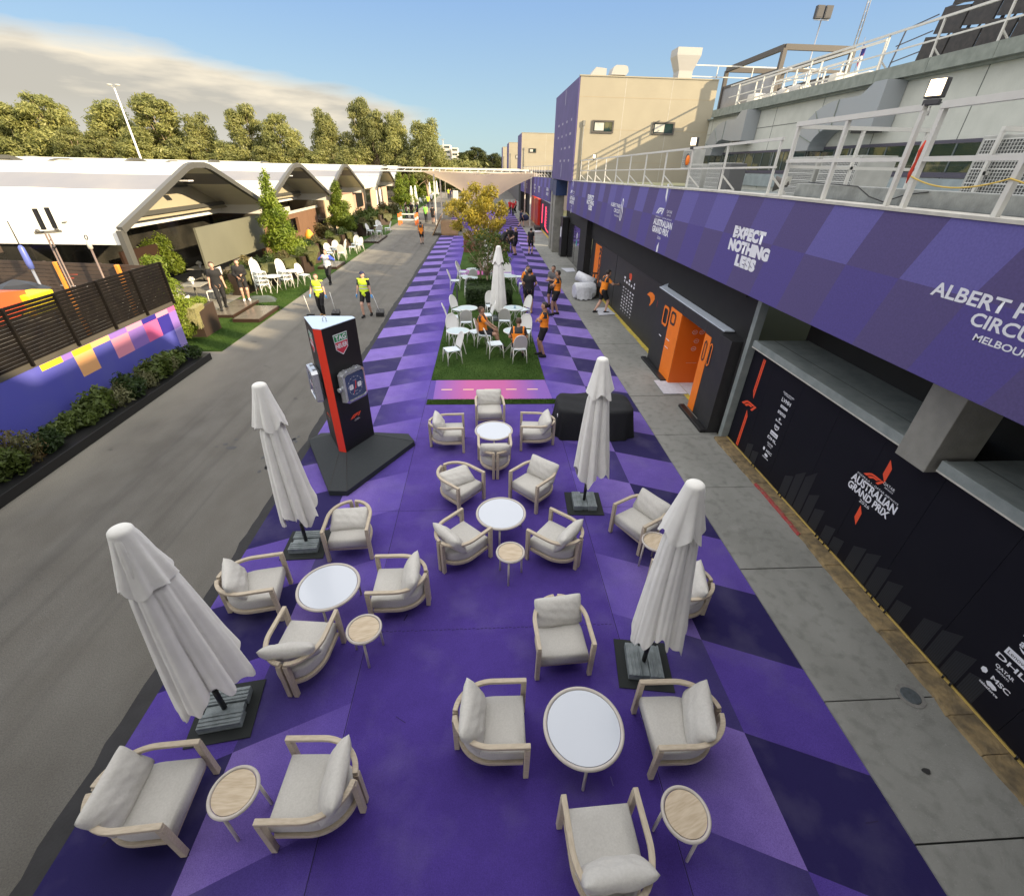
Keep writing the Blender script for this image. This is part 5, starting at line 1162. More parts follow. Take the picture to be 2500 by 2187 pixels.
cols_low = [0,0,0,0,0,0,0,0,0,0,0,0,0,0,0,7,7]
for i, (a, c) in enumerate(zip(ys[:-1], ys[1:])):
    ztp = 1.49
    q.poly([(hx+.004,a,1.36),(hx+.004,c,1.36),(hx+.004,c,ztp),(hx+.004,a,ztp)], cols_top[i]); q.poly([(hx+.004,a,.86),(hx+.004,c,.86),(hx+.004,c,1.36),(hx+.004,a,1.36)], cols_mid[i]); q.poly([(hx+.004,a,.03),(hx+.004,c,.03),(hx+.004,c,.86),(hx+.004,a,.86)], cols_low[i])
loc(q, 'check_print', hm, ht)
m_slat = mat('slat_black', (.007,.006,.006), .8, var=.6, scale=4, col2=(.014,.012,.010), spec=.12)
def slat_fence(name, x0, y0, x1, y1, z0, z1, n, label, posts=1.2, m=m_slat, w=.07):
    c = ((x0+x1)/2, (y0+y1)/2, z0); t = thing(name, c, label, 'fence'); d = Vector((x1-x0, y1-y0, 0)); L = d.length; d.normalize(); nn = Vector((-d.y, d.x, 0))
    q = MB()
    for i in range(n):
        z = z0+(z1-z0)*(i+.5)/n; h = (z1-z0)/n*.84; q.beam((x0,y0,z),(x1,y1,z), .022, h)
    loc(q, 'slat_panel', m, t)
    k = int(L/posts)
    for i in range(k+1):
        p = Vector((x0,y0,0))+d*L*i/k - nn*.05*(1 if d.y > 0 else 1)
        q = MB(); q.beam((p.x,p.y,max(0,z0-.05)),(p.x,p.y,z1), w*.6, w); loc(q, 'post', m, t)
    return t
slat_fence('slatted_fence', hx, -2, hx, 14.56, 1.60, 2.74, 15, 'black slatted fence on top of the printed hoarding')
q = MB(); q.box((hx-.06,-3,1.50),(hx+.012,14.58,1.62)); tag(q.build('fence_kickboard', mat('kickboard', (.075,.068,.055), .7, var=.3, scale=3)), 'dull olive board strip between hoarding and slatted fence', 'board')
m_slat2 = mat('slat_brown', (.045,.030,.022), .7, var=.5, scale=3, col2=(.09,.06,.04))
slat_fence('slatted_fence', -9.75, 14.7, -24, 16.6, .9, 2.62, 15, 'brown slatted fence running away to the left behind the black one', 1.6, m_slat2)
tag(MB().box((-1,-.2,0),(1,.2,.5)).build('fence_step', m_slat2, loc=(-16.8, 16.6, 2.6)), 'raised brown slatted box at the left end of the brown fence', 'box')
for (x, y, lab) in ((-12.9,15.1,'orange post in front of the brown fence, leftmost'), (-10.9,14.75,'orange post in front of the brown fence, nearer the masts')):
    q = MB(); q.box((-.05,-.05,0),(.05,.05,2.62)); tag(q.build('orange_post', mat('post_orange', (.75,.28,.04), .6, var=.3, scale=5), loc=(x,y,0), bevel=.01), lab, 'post')
# aerial masts
m_brmetal = mat('mast_metal', (.20,.15,.13), .5, .3); m_bluem = mat('mast_blue', (.10,.14,.45), .4)
t = thing('aerial_mast', (-11.3,13.4,0), 'mast topped by two slanted black paddles, in the middle behind the fence', 'mast')
q = MB(); 
for dx in (-.05,.05): q.cyl((dx,0,0),(dx*.8,0,3.6),.02,8)
for i in range(18): q.beam((-.05,0,.2*i),(.05,0,.2*i+.1),.012,.012)
q.build('lattice', m_brmetal, t); q = MB(); q.beam((-.25,-.05,3.62),(.05,.42,3.62),.04,.06); q.sphere((-.2,0,3.66),.05,8); q.sphere((0,.35,3.66),.05,8); q.build('cross_arm', m_tframe, t)
for k, (dy) in enumerate((-.02,.34)): q = MB(); q.box((-.04,dy-.035,3.7),(.04,dy+.035,4.18)); q.build('paddle', m_black, t)
q = MB(); q.cyl((.1,-.25,0),(.1,-.1,3.3),.008,6); q.cyl((0,0,3.2),(.1,-.1,3.3),.01,6); q.sphere((.1,-.1,3.3),.04,8); q.build('guy_wire', m_black, t)
t = thing('aerial_mast', (-11.3,12.5,0), 'mast with a blue white box and thin whip aerial, left of the paddled mast', 'mast'); q = MB(); q.cyl((0,0,0),(0,0,2.95),.03,10); q.build('pole', m_alu, t); q = MB(); q.lathe([(0,2.9),(.06,2.92),(.07,3.05),(.06,3.4),(.03,3.45),(0,3.46)], 12); q.build('radio_box', m_bluem, t); q = MB(); q.cyl((0,0,3.45),(0,0,3.98),.012,6); q.build('whip', m_black, t)
t = thing('aerial_mast', (-11.3,14.6,0), 'mast with a small ring on top, right of the paddled mast', 'mast'); q = MB(); q.cyl((0,0,0),(0,0,3.1),.028,10); q.build('pole', m_brmetal, t); q = MB(); q.lathe([(0,3.05),(.06,3.08),(.06,3.2),(.03,3.28),(0,3.3)], 12); q.build('head', m_trim, t); q = MB(); q.tube([(0,.05*math.cos(a),3.37+.06*math.sin(a)) for a in [i*.7854 for i in range(9)]], .012, 6); q.build('ring', m_black, t)
q = MB(); q.prism([(0,-.8,1.9),(0,.8,2.2),(0,.8,2.60),(0,.25,2.68),(0,-.8,2.66)], (-1.4,0,0)); tag(q.build('red_canopy', mat('canopy_red', (.78,.10,.03), .6), loc=(-10.9, 10.8, 0), fix=True), 'red orange canopy showing over the slatted fence at the left edge', 'canopy')
tag(MB().box((-.3,-.35,0),(.3,.35,.5)).build('yellow_box', mat('box_yellow', (.80,.62,.02), .5), loc=(-11.0, 11.75, 2.02), bevel=.03), 'yellow box beside the red canopy behind the fence', 'box')
t = thing('black_parasol', (-11.6, 12.2, 0), 'small black parasol top peeping over the fence beside the yellow box', 'parasol'); q = MB(); q.lathe([(0,2.72),(.3,2.62),(.62,2.44),(.6,2.43)], 8, smooth=False); q.build('canopy', m_black, t); q = MB(); q.cyl((0,0,0),(0,0,2.7),.02,8); q.build('pole', m_alu, t)
# planter trough with shrubs along the hoarding
pt_ = thing('planter_trough', (-9.05, 5.9, 0), 'long low black planter trough full of mixed shrubs below the printed hoarding', 'planter')
q = MB(); q.box((-9.42,-2.5,0),(-8.60,13.95,.20)); loc(q, 'trough', m_black, pt_, bevel=.006)
rr = random.Random(12); SP = []
for nm, m, sz, h in (('shrub_broad', lf_mid, .075, .34), ('shrub_olive', lf_olive, .045, .42), ('shrub_fern', lf_grey, .05, .36), ('shrub_dark', lf_dark, .06, .32)):
    me = leaf_mesh(nm, [(0,0,.22,.30,.34,h*.7),(.12,.15,.2,.2,.2,h*.6),(-.1,-.18,.25,.2,.2,h*.7)], 900, sz, m, len(SP), shell=.3); SP.append(me)
y = -2.3; i = 0; looks = ['leafy green shrub','olive brown shrub','pale feathery shrub','dark green shrub']
while y < 13.9:
    k = rr.choice([0,0,0,1,2,3,3]); s = rr.uniform(.75,1.25)
    if i == 0: pass
    o = addobj('shrub', SP[k], None, (-9.05+rr.uniform(-.1,.12), y, .16), (0,0,rr.uniform(0,6))); o.scale = (s,s,s*rr.uniform(.85,1.25))
    tag(o, looks[k]+' in the long trough below the printed hoarding', 'shrub', 'shrubs in the trough: '+looks[k]); y += rr.uniform(.42,.62); i += 1
# green wall at fence end, box with drooping grass
o = addobj('hedge', leaf_mesh('hedge', [(-.1,0,1.6,.28,.2,1.15),(-.15,.35,1.1,.28,.28,.85),(-.1,.75,.85,.28,.25,.45)], 5000, .065, lf_lime, 3, box=True, droop=.6), None, (-10.05,15.25,0)); tag(o, 'tall lime green hedge wall at the end of the slatted fence', 'hedge')
pb = thing('tall_planter', (-10.15, 16.5, 0), 'tall dark slatted planter box with pale drooping grass by the fence end', 'planter')
m_pbox = mat('planter_slats', (.035,.022,.016), .6, var=.5, scale=20, stretch=(1,1,4), col2=(.07,.045,.03))
q = MB(); q.box((-.36,-.5,0),(.36,.56,1.0)); q.build('box', m_pbox, pb, bevel=.008)
def drape(name, w, d, h, m, seed, n=2600, th=.16):
    """grass hanging over an edge: blades start on top and curve down"""
    r = np.random.default_rng(seed); vs = []; fs = []
    for i in range(n):
        x = r.uniform(-w/2, w/2); a = r.uniform(0,1); st = r.uniform(-.05,.12); L = h*r.uniform(.5,1.15)*(.75+.3*math.sin(x*9+seed)); dx = r.uniform(-.05,.05); wd = .007
        p0 = (x, -r.uniform(0,d), .02+st); p1 = (x+dx*.5, .06+th*r.uniform(.3,1), st-.02); p2 = (x+dx, .08+th*r.uniform(.3,1.1), -L)
        k = len(vs)
        for p in (p0, p1, p2): vs += [(p[0]-wd, p[1], p[2]), (p[0]+wd, p[1], p[2])]
        fs += [(k,k+1,k+3,k+2),(k+2,k+3,k+5,k+4)]
    q = MB(); q.add(vs, fs); return q.mesh(name, m)
lf_straw = leaf_mat('leaf_straw', (.62,.58,.33), (.34,.32,.15), (.50,.48,.25), 70)
lf_drape = leaf_mat('leaf_drape', (.27,.27,.12), (.10,.12,.045), (.19,.20,.08), 70)
DR = drape('drooping_grass', 1.0, .3, .62, lf_straw, 1, 3000, .30); DR2 = drape('drooping_grass', .8, .3, .48, lf_drape, 2, 1500)
o = addobj('drooping_grass', DR, pb, (-.02,-.50,1.0), (0,0,R(180)))
o = addobj('drooping_grass', DR, pb, (-.36,.0,1.0), (0,0,R(90)))
addobj('shrub', leaf_mesh('shrub', [(0,.2,1.08,.30,.4,.14)], 900, .05, lf_lime, 5), pb)
# decks
m_deck = mat('deck_top', (.12,.105,.085), .25, var=.5, scale=3, col2=(.2,.17,.13)); m_dside = mat('deck_side', (.035,.018,.012), .5)
def deck(x, y, w, d, h, label, name='timber_deck'):
    t = thing(name, (x, y, 0), label, 'deck'); q = MB(); q.box((-w/2,-d/2,0),(w/2,d/2,h-.01)); q.build('frame', m_dside, t); q = MB(); q.box((-w/2+.03,-d/2+.03,h-.009),(w/2-.03,d/2-.03,h)); q.build('top', m_deck, t); return t
deck(-9.2,18.75,1.0,2.0,.16,'low dark deck box on turf with reflections, beside the black bag'); deck(-10.45,19.6,1.0,2.5,.14,'dark entrance deck on which two people in black stand')
deck(-9.2,29.3,1.1,1.9,.16,'low dark deck behind the woman in white and blue'); deck(-8.95,41,1.2,4.0,.14,'low brown deck under the far group of white chairs')
q = MB(); q.grid(lambda u, v: (-.65+1.3*u, -.3+.6*v, .02+.26*math.sin(math.pi*u)**.5*math.sin(math.pi*v)**.5*(1+.1*math.sin(u*9))), 22, 14); tag(q.build('black_bag', mat('bag_sheen', (.06,.075,.06), .35, var=.5, scale=6), loc=(-10.0,21.0,.0), rot=(0,0,R(15))), 'black shiny rubbish bag lying on the turf behind the deck', 'bag')
# dark planters row with drooping foliage and shrubs above
PLB = MB(); PLB.box((-.55,-.30,0),(.55,.30,.92)); plm = PLB.mesh('box', m_pbox)
pls = [(-11.3,22.6,80,'by the black bag, nearest'), (-10.95,24.3,35,'behind the tallest chair stack'), (-10.5,25.7,70,'behind the second chair stack'), (-10.15,27.4,82,'behind the single white chair'), (-10.7,30.2,60,'behind the woman in white and blue'), (-10.9,32.2,80,'left of the sunlit bistro chairs'), (-10.6,34.4,84,'behind the sunlit bistro chairs'), (-10.3,36.6,70,'right of the sunlit bistro chairs'), (-10.4,43.5,60,'beyond the brown deck, nearest'), (-10.5,45.6,80,'beyond the brown deck, middle'), (-10.8,48.5,80,'beyond the brown deck, dark one'), (-10.2,52.0,30,'shaded, under pale drooping plant'), (-10.8,57.5,80,'far, behind the barrier')]
SH = [leaf_mesh('shrub', [(0,0,.12,.52,.3,.28),(.25,.1,.25,.25,.2,.25),(-.25,0,.2,.3,.2,.3)], 1500, .055, m, 30+i, shell=.3) for i, m in enumerate((lf_mid, lf_olive, lf_dark))]
for i, (x, y, a, lab) in enumerate(pls):
    t = thing('dark_planter', (x, y, 0), 'dark box planter with grey green drooping grass, '+lab, 'planter', R(a), 'dark planters edging the marquees')
    o = addobj('box', plm, t); addobj('shrub', SH[(i*2) % 3], t, (0,0,.9), (0,0,0)); addobj('drooping_grass', DR2, t, (.2 if i % 2 else -.1,-.30,.93), (0,0,R(180)))
    if i % 3 != 1: addobj('drooping_grass', DR2, t, (.52,0,.93), (0,0,R(-90)))
for i, (x, y, s, k, lab) in enumerate(((-11.7,21.9,.75,0,'bushy green planting behind the woman in black'),(-12.3,23.2,1.0,1,'reddish brown planting left of the chair stacks'),(-12.2,25.2,1.6,1,'olive planting between grey tables and dark planters'),(-11.8,27.4,1.5,0,'round green bush under the first lime green tree'),(-11.9,31.6,1.4,1,'olive planting beside the orange parasol'),(-12.2,34.0,1.5,0,'green planting right of the orange parasol'),(-12.4,39.5,1.9,1,'spiky olive planting in front of the timber kiosk'),(-12.2,46.5,1.8,2,'dark hedge right of the second lime green tree'),(-12.2,49.5,1.8,2,'dark shaded hedge before the third marquee'),(-12.6,55,2.0,2,'dark climber mound by the third marquee post'),(-12.3,58,1.7,0,'sunlit green mound beyond the third marquee'),(-11.8,63.5,2.0,1,'low golden hedge strip beyond the flat marquee'))):
    o = addobj('bush', SH[k], None, (x,y,.25), (0,0,R(90+7*i))); o.scale = (s*1.4, s, s*1.15); tag(o, lab, 'bush')
o = addobj('hedge', leaf_mesh('hedge', [(0,0,1.3,.5,.4,.8),(.3,.5,1.7,.4,.4,.6),(.7,.3,1.0,.5,.4,.5)], 4200, .075, lf_lime, 13, droop=.5), None, (-15.9,24.0,0)); tag(o, 'tall lime green climbing plant left of the grey green screen', 'hedge')
# lime trees along the tents
spec = [(-12.0,29.3,4.95,1.75,'tall lime green tree in front of the first marquee gap, nearest'), (-11.9,42.4,4.15,1.75,'lime green tree in front of the second marquee'), (-11.4,70.5,4.5,2.0,'lime green tree at the start of the far row'), (-11.3,76.5,4.1,1.9,'second lime green tree in the far row'), (-11.3,84,4.0,1.9,'third lime green tree in the far row'), (-11.3,92,4.5,2.0,'fourth lime green tree in the far row'), (-11.3,101,4.2,2.2,'fifth lime green tree in the far row'), (-11.2,111,4.0,2.2,'last lime green tree in the far row')]
for i, (x, y, H, sp_, lab) in enumerate(spec):
    t = make_tree('lime_tree', H, sp_*.78, 40+i, 9500 if i < 2 else 3500, .10 if i < 2 else .15, lf_lime, m_bark2, lab, nb=11, trunkh=.16, shape='cone', shell=.35); t.location = (x,y,0); t['group'] = 'lime green trees before the marquees'
t = make_tree('round_tree', 3.4, 1.6, 77, 3500, .16, lf_dark, m_bark2, 'dark round tree at the end of the lime green row', nb=8, trunkh=.2, shape='round'); t.location = (-10.6,122,0)
t = thing('orange_parasol', (-12.3,35.4,0), 'folded orange parasol glowing in the sun between olive plants', 'parasol'); q = MB(); q.lathe([(0,1.35),(.12,1.3),(.30,1.0),(.42,.45),(.36,.42),(.2,.45)], 10); q.build('canopy', mat('parasol_orange', (.95,.36,.03), .6), t); q = MB(); q.cyl((0,0,0),(0,0,1.4),.025,8); q.build('pole', m_alu, t)
# grey dining tables with white chairs in the tent mouth
m_gt = mat('grey_tabletop', (.30,.29,.25), .5); m_wfr = mat('white_frame', (.72,.71,.66), .5)
def dining(x, y, rz, label):
    t = thing('dining_table', (x,y,0), label, 'table', R(rz)); q = MB(); q.box((-.45,-.45,.71),(.45,.45,.745)); q.build('tabletop', m_gt, t); q = MB(); q.cyl((0,0,0),(0,0,.71),.04,8); q.box((-.25,-.25,0),(.25,.25,.02)); q.build('pedestal', m_tframe, t)
    v = thing('flower_vase', (x,y,.745), 'white flower posy standing on the '+label.replace('square ',''), 'flowers'); q = MB(); q.cyl((0,0,0),(0,0,.12),.05,8); q.build('vase', m_white, v); addobj('flowers', FLW, v)
FLW = leaf_mesh('flowers', [(0,0,.2,.13,.13,.09)], 160, .05, m_wfr, 3)
def dchair(x, y, rz, label):
    t = thing('dining_chair', (x,y,0), label, 'chair', R(rz)); q = MB(); q.box((-.22,-.24,.43),(.22,.24,.46)); q.build('seat', m_wfr, t)
    q = MB(); q.box((-.26,-.24,.46),(-.23,.24,.80)); q.build('backrest', m_wfr, t)
    for sx in (-1,1):
        for sy in (-1,1): q = MB(); q.cyl((sx*.24,sy*.24,0),(sx*.22,sy*.24,.44 if sx > 0 else .8),.018,6); q.build('leg', m_wfr, t)
    return t
for x, y, lab in ((-12.6,20.9,'square grey table nearest the lime hedge wall'),(-12.6,18.3,'square grey table in front, left of the man in black'),(-14.2,24.6,'square grey table below the left of the screen'),(-13.9,27.2,'square grey table right of the other two')): dining(x, y, 5, lab)
for i, (x, y, a, lab) in enumerate(((-13.3,18.1,0,'left of the front grey table'),(-11.85,18.5,180,'right of the front grey table'),(-12.6,19.1,-90,'behind the front grey table'),(-13.4,20.7,0,'left of the table by the lime hedge'),(-11.9,21.1,180,'right of the table by the lime hedge'),(-13.5,24.4,180,'right of the grey table below the screen'),(-13.1,27.1,180,'at the farthest grey table'))): dchair(x, y, a, 'white dining chair '+lab)
def stool(x, y, label):
    t = thing('bar_stool', (x,y,0), label, 'stool')
    q = MB(); q.box((-.18,-.18,.72),(.18,.18,.75)); q.build('seat', m_ac, t)
    for sx in (-1,1):
        for sy in (-1,1): q = MB(); q.cyl((sx*.2,sy*.2,0),(sx*.16,sy*.16,.72),.016,6); q.build('leg', m_ac, t)
stool(-11.6,17.2,'grey metal bar stool between hedge wall and man in black'); stool(-12.0,16.7,'second grey bar stool left of the man in black')
bx('trailer_wall', (-15.6,21.5,.9), (-15.5,24,1.9), m_dside, 'dark red brown counter behind the lime climbing plant', 'counter')
# ---------------- bistro furniture on the turf ----------------
m_bis = mat('bistro_white', (.76,.75,.71), .45, var=.15, scale=10); m_weave = mat('bistro_weave', (.70,.70,.67), .6, var=.5, scale=120, col2=(.5,.5,.48), bump=.4, bscale=200); m_seatp = mat('bistro_seat', (.62,.70,.74), .6)
def make_bistro():
    t = thing('bistro_chair', (0,0,0), 'x', 'chair')     # faces +X
    q = MB(); q.grid(lambda u, v: (-.21+.42*v, (-.22+.44*u)*(1-.12*(1-v)), .455), 2, 2); q.box((-.22,-.21,.43),(.22,.21,.45)); q.build('seat', m_seatp, t, bevel=.01)
    def hoop(k, x0=-.20, z0=.45, w=.21, h=.50):
        a = math.pi*k; return Vector((x0-.17*math.sin(a)**.8*1.0, -w*math.cos(a)*(1+.12*math.sin(a)), z0+h*math.sin(a)**.62))
    q = MB(); q.tube([hoop(i/16) for i in range(17)], .014, 6); q.build('back_hoop', m_bis, t)
    q = MB()
    def bw(u, v):
        a = hoop(u); b_ = Vector((-.20, a.y*.92, .50)); p = b_.lerp(a, v); return (p.x-.01*math.sin(u*3.14), p.y, p.z)
    q.grid(bw, 15, 6); q.build('backrest', m_weave, t)
    for sx, sy in ((1,1),(1,-1),(-1,1),(-1,-1)):
        q = MB(); q.tube([(sx*.24,sy*.23,0),(sx*.21,sy*.20,.44)], .014, 6); q.build('leg', m_bis, t)
    for (a, c) in (((.21,.2),(.21,-.2)),((-.21,.2),(-.21,-.2)),((.21,.2),(-.21,.2)),((.21,-.2),(-.21,-.2))):
        q = MB(); q.tube([(a[0]*1.08,a[1]*1.08,.20),((a[0]*.75+c[0]*.25),(a[1]*.75+c[1]*.25),.38),((a[0]+c[0])/2,(a[1]+c[1])/2,.425),((a[0]*.25+c[0]*.75),(a[1]*.25+c[1]*.75),.38),(c[0]*1.08,c[1]*1.08,.20)], .009, 5); q.build('arched_brace', m_bis, t)
    return t
BC = make_bistro(); first = [True]
def bistro(x, y, a, label, group, z=.02):
    if first[0]: o = BC; first[0] = False; o.location = (x,y,z); o.rotation_euler = (0,0,R(a))
    else: o = dup(BC, (x,y,z), R(a))
    o['label'] = label; o['group'] = group; return o
m_btop = mat('slat_tabletop', (.52,.62,.64), .5, var=.5, scale=1, stretch=(.1,40,1), col2=(.40,.50,.53))
def make_btable():
    t = thing('bistro_table', (0,0,0), 'x', 'table')
    q = MB(); n = 9; Rr = .37
    for i in range(n):
        y0 = -Rr+2*Rr*i/n+.004; y1 = -Rr+2*Rr*(i+1)/n-.004; ym = max(abs(y0), abs(y1)); L0, L1 = math.sqrt(max(Rr**2-y0*y0, 0)), math.sqrt(max(Rr**2-y1*y1, 0))
        q.prism([(-L0,y0,.70),(L0,y0,.70),(L1,y1,.70),(-L1,y1,.70)], (0,0,.02))
    q.build('tabletop', m_btop, t, fix=True)
    q = MB(); q.lathe([(Rr-.005,.695),(Rr+.01,.70),(Rr+.01,.722),(Rr-.005,.726),(Rr-.005,.695)], 40); q.build('rim', m_bis, t)
    for s in (-1, 1):
        for k in (-1, 1):
            q = MB(); q.tube([(s*.16,k*.32,0),(s*.14,-k*.27,.70)], .012, 6); q.build('leg', m_bis, t)
    return t
BT_ = None
for (x, y, a, lab) in ((-.907,14.54,20,'slatted round bistro table nearest on the left, crossed legs showing'),(-.675,17.34,0,'slatted round bistro table left, beside the hedge box'),(.959,14.56,80,'slatted round bistro table between the two seated people'),(1.06,17.38,30,'slatted round bistro table right of the closed umbrella, cup on top'),(-.59,24.96,10,'round bistro table at the far left end of the turf'),(-.715,22.82,0,'round bistro table behind the hedge box at left'),(1.19,23.3,50,'round bistro table behind the hedge box at right')):
    if BT_ is None: BT_ = make_btable(); o = BT_
    else: o = dup(BT_, (0,0,0), 0)
    o.location = (x,y,.02); o.rotation_euler = (0,0,R(a)); o['label'] = lab; o['group'] = 'slatted round bistro tables'
q = MB(); q.lathe([(0,0),(.035,0),(.04,.10),(.037,.10),(.03,.01)], 12); tag(q.build('cup', mat('cup_blue', (.35,.5,.62), .5), loc=(1.12,17.3,.742)), 'small pale blue cup on the right hand bistro table', 'cup')
G1 = 'white bistro chairs on the median turf'
for (x, y, a, lab) in ((-1.05,13.55,205,'white bistro chair standing alone at the near left corner of the turf'),(-1.1,15.35,-75,'white bistro chair behind the nearest left table'),(-.33,15.35,215,'white bistro chair right of the nearest left table'),(-.72,16.55,95,'white bistro chair with its back to the viewer before the left hedge side table'),(-1.25,17.1,5,'white bistro chair left of the hedge side table'),(-1.05,18.15,-35,'white bistro chair behind the hedge side table, left'),(-.02,15.05,-8,'white bistro chair occupied by the seated man facing right'),(.30,14.1,12,'white bistro chair with its seat free, nearest on the right side'),(1.05,13.7,95,'white bistro chair, back to the viewer, holding the slumped seated man'),(1.35,15.35,-105,'white bistro chair behind the table of the seated people'),(.72,16.75,85,'white bistro chair below the closed umbrella, back to the viewer'),(.02,17.4,190,'white bistro chair left of the closed umbrella, seat toward the hedge'),(.25,18.75,-80,'white bistro chair directly before the hedge box'),(1.5,18.2,215,'white bistro chair right of the cup table'),(-1.2,25.7,-20,'white bistro chair at the far left table, back row'),(-1.1,24.6,10,'white bistro chair left of the far left table'),(-.6,24.1,90,'white bistro chair before the far left table'),(-1.5,23.5,0,'white bistro chair on the far left turf edge, facing right'),(-.75,22.1,95,'white bistro chair just behind the hedge box, left'),(1.85,24.6,185,'white bistro chair right of the far right table, farther'),(1.9,22.9,180,'white bistro chair on the right turf edge beside the hedge box'),(.6,25.4,-60,'white bistro chair far back behind the young tree'),(1.2,25.2,-90,'white bistro chair far back right of the young tree')):
    bistro(x, y, a, lab, G1)
# stacks and groups on the left turf
G2 = 'white bistro chairs on the sunlit left turf'
for k in range(4): bistro(-10.35-.03*k, 22.3+.06*k, -38, ('lowest','second','third','topmost')[k]+' chair of the tall stack nearest the black bag', G2, .02+.17*k)
for k in range(3): bistro(-9.72-.02*k, 23.5+.06*k, -38, ('lowest','middle','top')[k]+' chair of the shorter stack beside the tall one', G2, .02+.17*k)
bistro(-9.2, 24.5, -30, 'single white chair right of both chair stacks', G2)
tl = dup(BT_, (-9.98,22.75,.02), 0, 'white table half hidden between the two chair stacks'); tl2 = dup(BT_, (-9.5,24.1,.02), 0, 'white table between the shorter stack and the single chair')
for i, (x, y, a) in enumerate(((-9.9,31.4,-60),(-9.85,32.7,-80),(-9.3,32.1,180),(-9.15,31.5,100),(-9.05,33.9,200),(-9.2,35.4,-100),(-8.85,34.9,140))): bistro(x, y, a, 'sunlit white chair before the straw coloured planters, '+('far left','behind left','middle upper','nearest','right front','right back','rightmost')[i], G2)
bistro(-9.3,32.15,180,'sunlit white chair stacked on another before the straw coloured planters',G2,.2)
dup(BT_, (-9.55,31.9,.02), 0, 'sunlit round table among the white chairs by the straw coloured planters')
for i, (x, y, a) in enumerate(((-9.5,41.9,-20),(-9.15,43.6,-90),(-8.75,41.6,120),(-8.45,43.9,200),(-9.3,44.6,-60))): bistro(x, y, a, 'white chair on the far brown deck, '+('left','back left','front right','right','back')[i], G2, .15)
dup(BT_, (-9.0,42.8,.15), 0, 'round table on the far brown deck')
for i in range(14): bistro(-10.4+.25*(i%3), 64+i*3.4, 60*i, 'small distant white chair along the far left turf edge', 'far white chairs along the left turf edge')
# closed umbrella over the turf and another behind the tree
o = make_umbrella(11, 2.75, .27, .45); o.location = (.52,18.35,.02); o['label'] = 'closed white umbrella standing among the bistro chairs on the turf'
o = make_umbrella(12, 2.7, .25, .45); o.location = (.22,27.6,.02); o['label'] = 'closed white umbrella behind the young tree on the turf'
for i, (x, y) in enumerate(((-10.6,76),(-10.2,77.5),(-10.1,97),(-9.4,104))): o = dup(o, (x,y,0), .5); o['label'] = ('distant white umbrella, left one of the pair by the lime trees','distant white umbrella, right one of the pair by the lime trees','far closed white umbrella before the last lime trees','farthest closed white umbrella')[i]
# hedge box and young tree
t = thing('hedge_planter', (.17,20.7,.02), 'dense dark green hedge in a low black box around the young tree', 'planter')
q = MB(); q.box((-.98,-.95,0),(1.0,1.1,.22)); q.build('box', m_black, t, bevel=.01)
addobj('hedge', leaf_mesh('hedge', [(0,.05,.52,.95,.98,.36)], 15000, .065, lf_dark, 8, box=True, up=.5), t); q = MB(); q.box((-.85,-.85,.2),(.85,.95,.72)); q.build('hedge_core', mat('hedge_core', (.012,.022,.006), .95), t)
q = MB(); q.box((-.03,-.03,0),(.03,.03,1.05)); tag(q.build('bollard_post', m_lampbody, loc=(-1.18,19.5,.02), bevel=.006), 'slim dark post on the turf left of the hedge box', 'post')
def young_tree(x, y, H, sp_, seed, leaves, m, label, z0=0.0, low=True):
    rr = random.Random(seed); t = thing('young_tree', (x,y,z0), label, 'tree'); b = MB(); tips = []
    b.tube([(0,0,0),(.03,.02,.7),(-.02,.0,H*.36)], [.055,.045,.035], 8); blobs = []
    for i in range(15):
        a = i*2.4; k = (i+.5)/15; rad = sp_*(.30+.70*math.sin(math.pi*min(1, .18+k*.82)))*rr.uniform(.6,1); z = H*(.42+.53*k)
        p = (rad*math.cos(a), rad*math.sin(a), z); tips.append(p); s = sp_*rr.uniform(.24,.40); blobs.append((*p, s, s, s*.8))
    for i in range(7):
        a = i*.9+.3; p = (sp_*1.0*math.cos(a), sp_*1.0*math.sin(a), H*rr.uniform(.40,.85)); tips.append(p); blobs.append((*p, .16, .16, .14))
    blobs.append((0,0,H*.68,sp_*.5,sp_*.5,H*.18))
    limbs(b, (-.02,0,H*.34), tips, .026, .12, rr, 5); b.build('trunk', m_bark, t)
    addobj('crown', leaf_mesh('crown', blobs, leaves, .105, m, seed, shell=.2), t); return t
young_tree(.1,21.6,2.9,1.0,3,1150,lf_mid,'small sparse green tree rising from the hedge box',.1)
o = young_tree(-.25,25.6,4.7,1.30,4,6000,lf_gold,'golden yellow leafed tree on the turf behind the hedge box')
# timber planters
m_tp2 = mat('red_timber', (.22,.085,.05), .6, var=.4, scale=4, stretch=(1,1,5))
for (x, y, lab) in ((-.95,35.6,'low red timber slat planter left of the umbrella on far turf'),(1.2,36.2,'low red timber slat planter right, by the men in black')):
    t = thing('timber_planter', (x,y,.02), lab, 'planter'); q = MB()
    for i in range(12):
        a = -.55+i*.1; q.box((a,-.5,0),(a+.085,-.46,.78)); q.box((a,.46,0),(a+.085,.5,.78))
    for i in range(9): a = -.48+i*.107; q.box((-.56,a,0),(-.53,a+.09,.78)); q.box((.62,a,0),(.65,a+.09,.78))
    q.build('slats', m_tp2, t); q = MB(); q.box((-.53,-.45,.02),(.6,.45,.7)); q.build('soil', m_bark2, t); addobj('shrub', SH[0], t, (0,0,.72))
